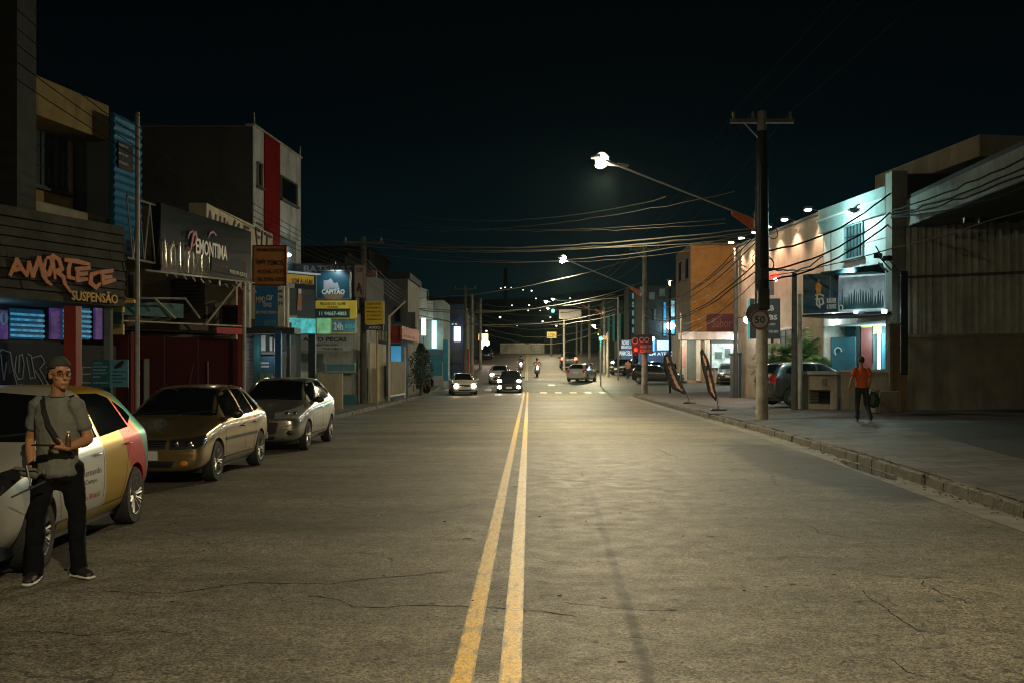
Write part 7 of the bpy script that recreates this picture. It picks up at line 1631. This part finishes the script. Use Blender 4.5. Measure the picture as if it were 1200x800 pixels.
solo('planter_box', MB().box(P(1020, 434, 32.6).x, P(1044, 434, 32.6).x, 31.7, 32.2, .2, P(1030, 457, 32.6).z), WALB, 'low block of rendered wall beside the brown post and the man in orange', 'planter', loc=(0, 0, 0), bevel=.02)
solo('white_bin', MB().lathe([(.13, 0), (.16, .02), (.18, .72), (.17, .74), (.0, .74)], (P(1023.5, 434, 31.5).x, 31.5, walk_r(11, 31.5)), 20), mat('bin_white', (.30, .30, .27), .5, dirt=.5), 'pale round bin standing behind the man in orange', 'bin', loc=(0, 0, 0), sm=50)
RB = wallm('post_brown', (.17, .115, .06))
gp = thing('gate_post', 'tall brown boarded gate post between the low wall and the grey gate', 'post', tuple(P(1050, 485, 32)))
f32 = front(1042, 1066, 32.2); fpart('pale_edge', f32, (1043, 381, 1046, 488), wallm('edge_cream', (.17, .145, .10)), gp, 0, .14); fpart('board', f32, (1046.2, 381, 1055, 488), RB, gp, 0, .1); fpart('board', f32, (1055.2, 440, 1063, 487), RB, gp, .0, .16); fpart('cap', f32, (1042.5, 379, 1056, 381), wallm('edge_cream'), gp, -.02, .18)
fpart('dark_post', f32, (1056, 318, 1064, 439), mat('post_black'), gp, -.05, .05)
# ---- big gated building at the right
GC = mat('corrugated_grey', (.30, .30, .25), .6, .2, var=.3, scale=1.5, dirt=.4)
A5 = Vector((P(1062, 434, 33).x, 33)); d5 = Vector((1.8, -1)).normalized(); F5 = Fc(A5, A5 + d5 * 9)
R5 = thing('warehouse', 'dark grey corrugated warehouse front with a rendered base beside the forecourt', 'warehouse', tuple(F5.p(3, .3)))
q = MB(); F5.box(q, 0, F5.L, .1, 2.72, -.3, 0); wp('base_wall', q, wallm('base_brown', (.17, .145, .10)), R5); q = MB(); F5.box(q, -.02, F5.L, 2.722, 2.80, -.3, .05); wp('rail', q, GREYW, R5)
q = MB(); u = 0; 
while u < F5.L:
    F5.box(q, u, u + .13, 2.805, 6.35, -.15, .05); F5.box(q, u + .1301, u + .2199, 2.805, 6.35, -.15, -.01); u += .22
    if int(u / .22) % 2 == 0: F5.box(q, u, u + .02, 2.805, 6.35, .0, .075); u += .0205
wp('corrugated_sheet', q, GC, R5); q = MB(); F5.box(q, 0, F5.L, 4.66, 4.74, .08, .12); wp('cross_rail', q, DKM, R5)
q = MB(); q.box(P(1044, 434, 33.4).x, P(1062, 434, 33.4).x, 33.3, 33.9, .1, 8.3); wp('corner_pier', q, wallm('pier_olive', (.22, .23, .19)), R5)
q = MB(); q.prism([(12.6, 34), (13.4, 38), (24, 38), (24, 34)], 6.4, 8.34); wp('upper_wall', q, DG, R5)
F6 = Fc((13.2, 38), (14.16, 31.3)); q = MB(); F6.box(q, 0, F6.L, 8.35, 9.05, -6, 0); wp('roof_slab', q, wallm('roof_edge_cream', (.60, .53, .38), dirt=.4), R5, bevel=.02)
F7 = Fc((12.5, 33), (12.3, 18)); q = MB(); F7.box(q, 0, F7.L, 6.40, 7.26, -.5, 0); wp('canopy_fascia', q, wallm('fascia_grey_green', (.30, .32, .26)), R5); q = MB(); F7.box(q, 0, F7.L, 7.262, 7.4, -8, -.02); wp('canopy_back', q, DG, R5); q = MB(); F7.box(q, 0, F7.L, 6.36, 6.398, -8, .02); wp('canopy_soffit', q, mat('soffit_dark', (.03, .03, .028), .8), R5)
q = MB()
for k in range(16): x = 12.9 + .45 * k; q.box(x, x + .3, 29.5, 29.6, 6.0, 6.15)
wp('hanging_grate', q, DKM, R5); q = MB(); q.box(22, 22.3, 15, 34, .1, 8); wp('side_wall', q, DG, R5)
# ---- kiosk and black sign, small red-lit sign
ks = thing('kiosk', 'dark teal metal kiosk behind the near concrete pole', 'kiosk', (P(886, 434, 50).x, 50, .3)); q = MB(); x0, x1 = P(866, 434, 50).x, P(906, 434, 50).x; zk = P(880, 415, 50).z
q.box(x0, x1, 50, 52.2, .25, zk); wp('body', q, mat('kiosk_teal', (.015, .045, .06), .5, .2, var=.3), ks); q = MB().box(x0 - .08, x1 + .08, 49.9, 52.3, zk + .002, zk + .08); wp('roof', q, DKM, ks); f_ = front(866, 906, 49.98)
fpart('shutter', f_, (876, 422, 898, 440), mat('kiosk_shutter', (.02, .03, .035), .5), ks, 0, .04); fpart('shelf', f_, (874, 441, 900, 443), GALV, ks, 0, .3); fpart('door', f_, (899, 422, 905, 462), mat('kiosk_door', (.02, .06, .075), .5), ks, 0, .04)
fbk = front(893, 916, 43); cb = sign('black_sign', 'tall black sign with white capitals behind the speed sign', fbk, 879, 350, 914.5, 397, mat('sign_black', (.006, .012, .014), .5), [('CB', 897, 358, 907, 364.5, mat('letter_soft', (.36, .38, .36), .5), .03), ('PBS', 896, 369, 911, 375, mat('letter_soft'), .03), ('GOURMET', 899, 379, 909, 381.5, mat('letter_soft')), ('11 4352-0000', 898, 387, 912, 390, mat('letter_soft'))]); q = MB().tube([(P(905, 434, 43).x, 43.05, .2), P(905, 397, 43)], .06, 8); wp('post', q, DKM, cb)
q = MB(); fbk.rect(q, 876.5, 352, 878.8, 397, 0, .1); wp('lit_edge', q, mat('edge_teal_lit', (.05, .3, .3), .5, emit=(.1, .6, .55), es=.3), cb)
rs = thing('red_neon_sign', 'small scalloped red light strip on the beige wall', 'sign', tuple(F3.p(4, 5))); q = MB(); 
for k in range(4): u, z = F3.px(898 + 4 * k, 327 - 1.6 * k, .5); q.ell(F3.p(u, z, .5), (.16, .22, .10), 10, 6)
wp('scallop', q, mat('neon_red', (.6, .03, .02), .4, emit=(1, .1, .06), es=.9), rs); u, z = F3.px(909, 328, .7); wp('bulb', MB().ell(F3.p(u, z, .7), (.09, .09, .07), 10, 6), mat('cold_led', (1, 1, 1)), rs); u, z = F3.px(902, 338, .4); wp('canister', MB().tube([F3.p(u, z - .3, .4), F3.p(u, z + .25, .4)], .2, 12), GREYW, rs, sm=50)
sl = thing('small_street_light', 'bright cold lamp on the thin dark pole left of the speed sign', 'lamp', P(875, 375, 48)); wp('bulb', MB().ell(P(876, 375, 48), (.2, .2, .17), 14, 8), mat('cold_led2', (1, 1, 1), .3, emit=(.8, .95, 1), es=40), sl); wp('arm', MB().tube([P(862, 372, 50), P(874, 373, 48.2)], .03, 6), DKM, sl)
lamp('cold_light', 'POINT', P(875, 377, 47.5), 90, (.8, .93, 1), .15)
# ---- orange building, sign, lintel shop
OR_ = wallm('plaster_orange', (.50, .235, .07), dirt=.2)
zo = P(830, 285, 85).z; R1 = row_house('building', 'tall orange building with a blank side wall behind the shops', P(810, 434, 85).x, P(866, 434, 85).x, 85, 93.5, zo, OR_)
fo = Fc((P(810, 434, 85).x - .003, 93.4), (P(810, 434, 85).x - .003, 85)); q = MB(); fo.box(q, 0, fo.L, gz(85), zo - .1, .0, .06); wp('front_wall', q, wallm('plaster_tan', (.26, .16, .08)), R1); window(fo, 795, 308, 799.5, 329, R1, GREYW, PANE, w=.06); window(fo, 803, 304, 808, 326, R1, GREYW, PANE, w=.06)
fo2 = front(805, 870, 84.98); q = MB(); fo2.rect(q, 811, 285.5, 866, 288, .003, .05); wp('stain_band', q, wallm('plaster_ochre_dark', (.2, .11, .04)), R1)
q = MB()
for y in range(372, 392, 4): fo2.rect(q, 811, y, 828, y + .7, .003, .05)
wp('ledge', q, OR_, R1)
lamp('orange_wall_fill', 'SPOT', P(842, 330, 62) + Vector((-3, 0, 0)), 11000, (1, .72, .40), .3, spot=60, target=P(840, 335, 85))  # added source that brightens the orange wall, with its own post below
pl_ = thing('lamp_post', 'added post with a warm lamp brightening the orange building', 'lamp post', (P(842, 330, 62).x - 3, 61.9, gz(62))); pz = P(842, 330, 62); wp('shaft', MB().tube([(pz.x - 3, 62.2, gz(62)), (pz.x - 3, 62.2, pz.z + .2)], .07, 8), DKM, pl_); wp('lamp_head', MB().cbox((pz.x - 3, 62.1, pz.z + .12), (.35, .3, .1)), DKM, pl_)
fms = front(826, 866, 83); sign('maroon_sign', 'dark maroon sign with looping script on the shop roof', fms, 828, 368, 864, 388, mat('sign_maroon_big', (.14, .03, .045), .5, var=.2), [('Sabor', 834, 373, 858, 384, mat('script_mauve', (.30, .11, .14), .5))])
LNT = wallm('lintel_pink_white', (.38, .29, .25)); R2 = row_house('shop', 'single storey shop with pale lintel and lit display windows', P(797, 434, 80).x, P(872, 434, 80).x, 80.6, 84.5, P(830, 392, 80).z, LNT)
f80 = front(790, 875, 80.58); q = MB(); f80.rect(q, 795, 389, 874, 398, .0, .7); wp('lintel', q, LNT, R2); fpart('column', f80, [(797, 399, 805, 446), (816, 399, 821, 446), (826, 399, 832, 446), (868, 399, 873, 446)], wallm('column_cream', (.45, .40, .32)), R2, .0, .35); fpart('recess', f80, (805.5, 399, 815.5, 444), mat('recess_grey', (.12, .14, .13), .6), R2, .003, .03)
window(f80, 833, 400, 867, 431, R2, DG, mat('shop_window_lit', (.3, .4, .4), .4, var=.8, scale=1.5, emit=(.45, .62, .58), es=.55), w=.003, bars=0); fpart('shelf_goods', f80, [(838, 412, 846, 420), (850, 408, 856, 418), (859, 413, 864, 422)], mat('goods_dark', (.06, .10, .10), .6), R2, .06, .2); fpart('dark_fascia', f80, (833, 398.5, 874, 402), DG, R2, .05, .3)
fpart('pink_poster', f80, (799, 405, 804, 430), mat('poster_pink', (.5, .25, .2), .6), R2, .36, .38)
for (px, py, e_) in ((805, 402, 120), (862, 396, 160), (845, 404, 70)): lamp('shop_light', 'POINT', P(px, py + 3, 78.8), e_, (.95, 1, .9), .2)
T = thing('wall_lamp', 'bright white lamp above the display window of the single storey shop', 'lamp', P(860, 395, 79.2)); wp('bulb', MB().ell(P(860, 395, 79.2), (.28, .2, .2), 12, 8), mat('cold_led2'), T); wp('bracket', MB().tube([P(860, 394, 79.2), P(860, 393, 80.2)], .03, 5), DKM, T)
# blue banner shop
R6 = row_house('shop', 'dark parking shop wearing a wide blue lettered banner', P(727, 434, 96).x, P(797, 434, 96).x, 96, 103, P(760, 398, 96).z, DG); f96 = front(722, 800, 95.95)
q = MB(); f96.rect(q, 728, 398, 795, 425, .0, .15); wp('banner', q, mat('banner_blue', (.015, .06, .14), .4, var=.3, emit=(.05, .2, .5), es=.09), R6)
fpart('blue_lit_panel', f96, (757, 399, 767, 411), mat('blue_lit2', (.1, .4, .9), .4, emit=(.1, .5, 1), es=.8), R6, .16, .2); fpart('white_lit_panel', f96, (770, 399, 786, 410), mat('white_lit2', (.6, .8, .9), .4, emit=(.5, .8, 1), es=.55), R6, .16, .2)
LB = mat('letter_lit_blue', (.6, .75, .85), .4, emit=(.6, .8, 1), es=.35)
for body, x0, y0, x1, y1 in (('NOVO', 729, 399, 737, 404), ('SERVICOS', 728, 405, 740, 408), ('PARCELE', 726, 411, 741, 416), ('EM ATÉ', 761, 411.5, 781, 416), ('10X', 784, 411, 792, 417)): text_px(f96, body, x0, y0, x1, y1, .17, LB, R6, bold=.02)
q = MB(); q.ell(P(763, 397, 94.5), (.35, .25, .22), 12, 8); wp('lamp_head', q, mat('cold_led2'), R6); lamp('banner_light', 'POINT', P(764, 399, 93.5), 90, (.7, .9, 1), .2)
# dark-blue lit facade & other far right buildings
R7 = row_house('building', 'dark multi storey building with blue lit windows beside the orange one', P(752, 434, 106).x, P(793, 434, 106).x, 106, 114, P(770, 335, 106).z, mat('facade_dark_teal', (.02, .04, .045), .7, var=.4)); f106 = front(750, 795, 105.95)
for (x0, y0, x1, y1, m_) in ((777, 354, 781, 376, 'a'), (783, 352, 791, 372, 'b'), (783, 374, 791, 392, 'a'), (777, 378, 781, 394, 'c'), (766, 362, 770, 376, 'd'), (760, 342, 768, 352, 'd'), (772, 338, 780, 348, 'd')):
    cm = dict(a=((.02, .25, .6), .55), b=((.25, .5, .6), .35), c=((.02, .15, .5), .6), d=((.1, .2, .2), .06))[m_]; window(f106, x0, y0, x1, y1, R7, DG, mat('win_far_' + m_, cm[0], .3, var=.5, scale=2, emit=cm[0], es=cm[1]), w=.0, sill=False)
q = MB(); q.ell(P(786, 382, 105), (.45, .3, .4), 12, 8); wp('lamp', q, mat('cold_led2'), R7)
R8 = row_house('building', 'narrow building with pale teal lit balcony strips behind the pale pole', P(737, 434, 118).x, P(751, 434, 118).x, 118, 124, P(744, 336, 118).z, mat('facade_dark_teal')); f118 = front(735, 752, 117.95)
for k in range(5): fpart('balcony', f118, (741, 344 + 10 * k, 748, 350 + 10 * k), mat('teal_lit_far', (.2, .45, .45), .5, emit=(.15, .5, .48), es=.35 if k < 2 else .1), R8, 0, .3)
R9 = row_house('building', 'teal tinted block beyond the green signal', P(708, 434, 128).x, P(736, 434, 128).x, 128, 136, P(720, 352, 128).z, mat('facade_teal2', (.02, .06, .06), .7, var=.5)); f128 = front(706, 738, 127.95)
for x in (712, 718, 725): fpart('vertical_strip', f128, (x, 368, x + 2.5, 400), mat('teal_lit_dim', (.05, .25, .22), .5, emit=(.03, .3, .26), es=.12), R9, 0, .2)
fpart('door', f128, (722, 404, 727, 420), BRN, R9, 0, .1)
row_house('building', 'dark block under the hill behind the far lamp posts', P(655, 434, 170).x, P(705, 434, 170).x, 170, 180, P(680, 350, 170).z, mat('facade_dark_teal')); row_house('building', 'low dark block left of the pale end billboard', P(638, 434, 160).x, P(656, 434, 160).x, 160, 168, P(646, 385, 160).z, DG)
row_house('house', 'dark house closing the far right behind the flags', P(866, 434, 96).x, P(900, 434, 96).x, 96, 104, gz(96) + 8, DG)
sgb = thing('shop_window', 'amber lit stall low beside the far cars under the billboard', 'stall', P(656, 427, 130)); q = MB(); front(650, 662, 130).rect(q, 651, 424, 661, 428.5, 0, .5); wp('front', q, mat('amber_lit', (.8, .5, .2), .4, emit=(1, .62, .28), es=1.1), sgb); q = MB(); front(650, 662, 130.2).rect(q, 650, 421.5, 662, 424, 0, 1.2); wp('roof', q, DKM, sgb)
# ---- feather flags
def flag(base, pts_px, Y, label, marks):
    T = thing('feather_flag', label, 'flag', base, 0, 'feather flags on the pavement'); inv = xf(T).inverted()
    lp('base', MB().lathe([(.0, 0), (.30, 0), (.30, .04), (.26, .07), (0, .07)], n=20), BLACK, T, bevel=.01)
    le = [P(x, y, Y) for x, y, _ in pts_px]; wd = [w_ * Y / F for _, _, w_ in pts_px]
    wp('pole', MB().tube([Vector(base) + Vector((0, 0, .05)), P(*pts_px[0][:2], Y)] + le[1:], .012, 6), BLACK, T)
    q = MB(); n = 26; rows = []
    for i in range(n + 1):
        t_ = i / n * (len(le) - 1); k = min(int(t_), len(le) - 2); f_ = t_ - k; a = le[k].lerp(le[k + 1], f_); w_ = wd[k] + (wd[k + 1] - wd[k]) * f_
        rows.append([a + Vector((w_ * j / 4 * marks[0], .05 * math.sin(j * 1.4 + i * .5), -.03 * j)) for j in range(5)])
    for a, b in zip(rows, rows[1:]):
        for j in range(4): q.quad(a[j], a[j + 1], b[j + 1], b[j])
    o = wp('cloth', q, mat('flag_black', (.012, .010, .010), .7), T, sm=60); s_ = o.modifiers.new('t', 'SOLIDIFY'); s_.thickness = .008
    q = MB()
    for (y0, y1) in marks[1]:
        a, b = rows[int(y0 * n)], rows[int(y1 * n)]
        for i in range(int(y0 * n), int(y1 * n)):
            r0, r1 = rows[i], rows[i + 1]; ww = .22 + .12 * math.sin(i * 2.3); q.quad(r0[1].lerp(r0[2], .5 - ww) + Vector((0, -.012, 0)), r0[2].lerp(r0[3], ww) + Vector((0, -.012, 0)), r1[2].lerp(r1[3], ww) + Vector((0, -.012, 0)), r1[1].lerp(r1[2], .5 - ww) + Vector((0, -.012, 0)))
    o = wp('print', q, mat('flag_peach', (.50, .24, .15), .7), T); s_ = o.modifiers.new('t', 'SOLIDIFY'); s_.thickness = .01
    return T
Y1 = 44.5; b1 = (P(808, 472, Y1).x, Y1, walk_r(7.1, Y1)); flag(b1, [(804, 459, 1), (800, 452, 12), (794, 438, 13), (788, 424, 11), (783, 413, 5)], Y1 - .1, 'black feather flag with peach print leaning beside the blue grey hatchback', (-1, ((.12, .7), (.78, .94))))
Y2 = 36.5; b2 = (P(842, 480, Y2).x, Y2, walk_r(6.9, Y2)); flag(b2, [(840, 466, 1), (838, 456, 8), (835, 440, 9), (830, 422, 8), (823, 408, 3)], Y2 - .1, 'narrow black feather flag with peach print nearer the concrete pole', (-1, ((.1, .62), (.7, .9))))
# gate clutter on the right forecourt: drain cover in the pavement
solo('drain_cover', MB().lathe([(0, .0), (.30, .0), (.30, .012), (0, .012)], (P(845, 484, 35).x - .4, 34, walk_r(6.6, 34) + .002), 24), mat('cast_iron', (.03, .03, .03), .5, .6, bump=.6), 'round iron drain cover in the pavement near the flags', 'drain cover', loc=(0, 0, 0))
if HAZE:
    q = MB().box(-320, 320, -84, 560, -1.4, 66)
    hz = link('haze', q.mesh('haze'), None, None); hz['kind'] = 'stuff'; hz['label'] = 'thin haze added over the street for lamp glow'
    m = bpy.data.materials.new('haze'); m.use_nodes = True; t = m.node_tree; t.nodes.clear()
    v = t.nodes.new('ShaderNodeVolumePrincipled'); o = t.nodes.new('ShaderNodeOutputMaterial'); t.links.new(v.outputs[0], o.inputs['Volume'])
    v.inputs['Density'].default_value = .0001; v.inputs['Color'].default_value = (.55, .90, .95, 1); v.inputs['Anisotropy'].default_value = .55  # teal volume added to give lamp glow and far air light
    hz.data.materials.append(m)
bpy.context.view_layer.update()
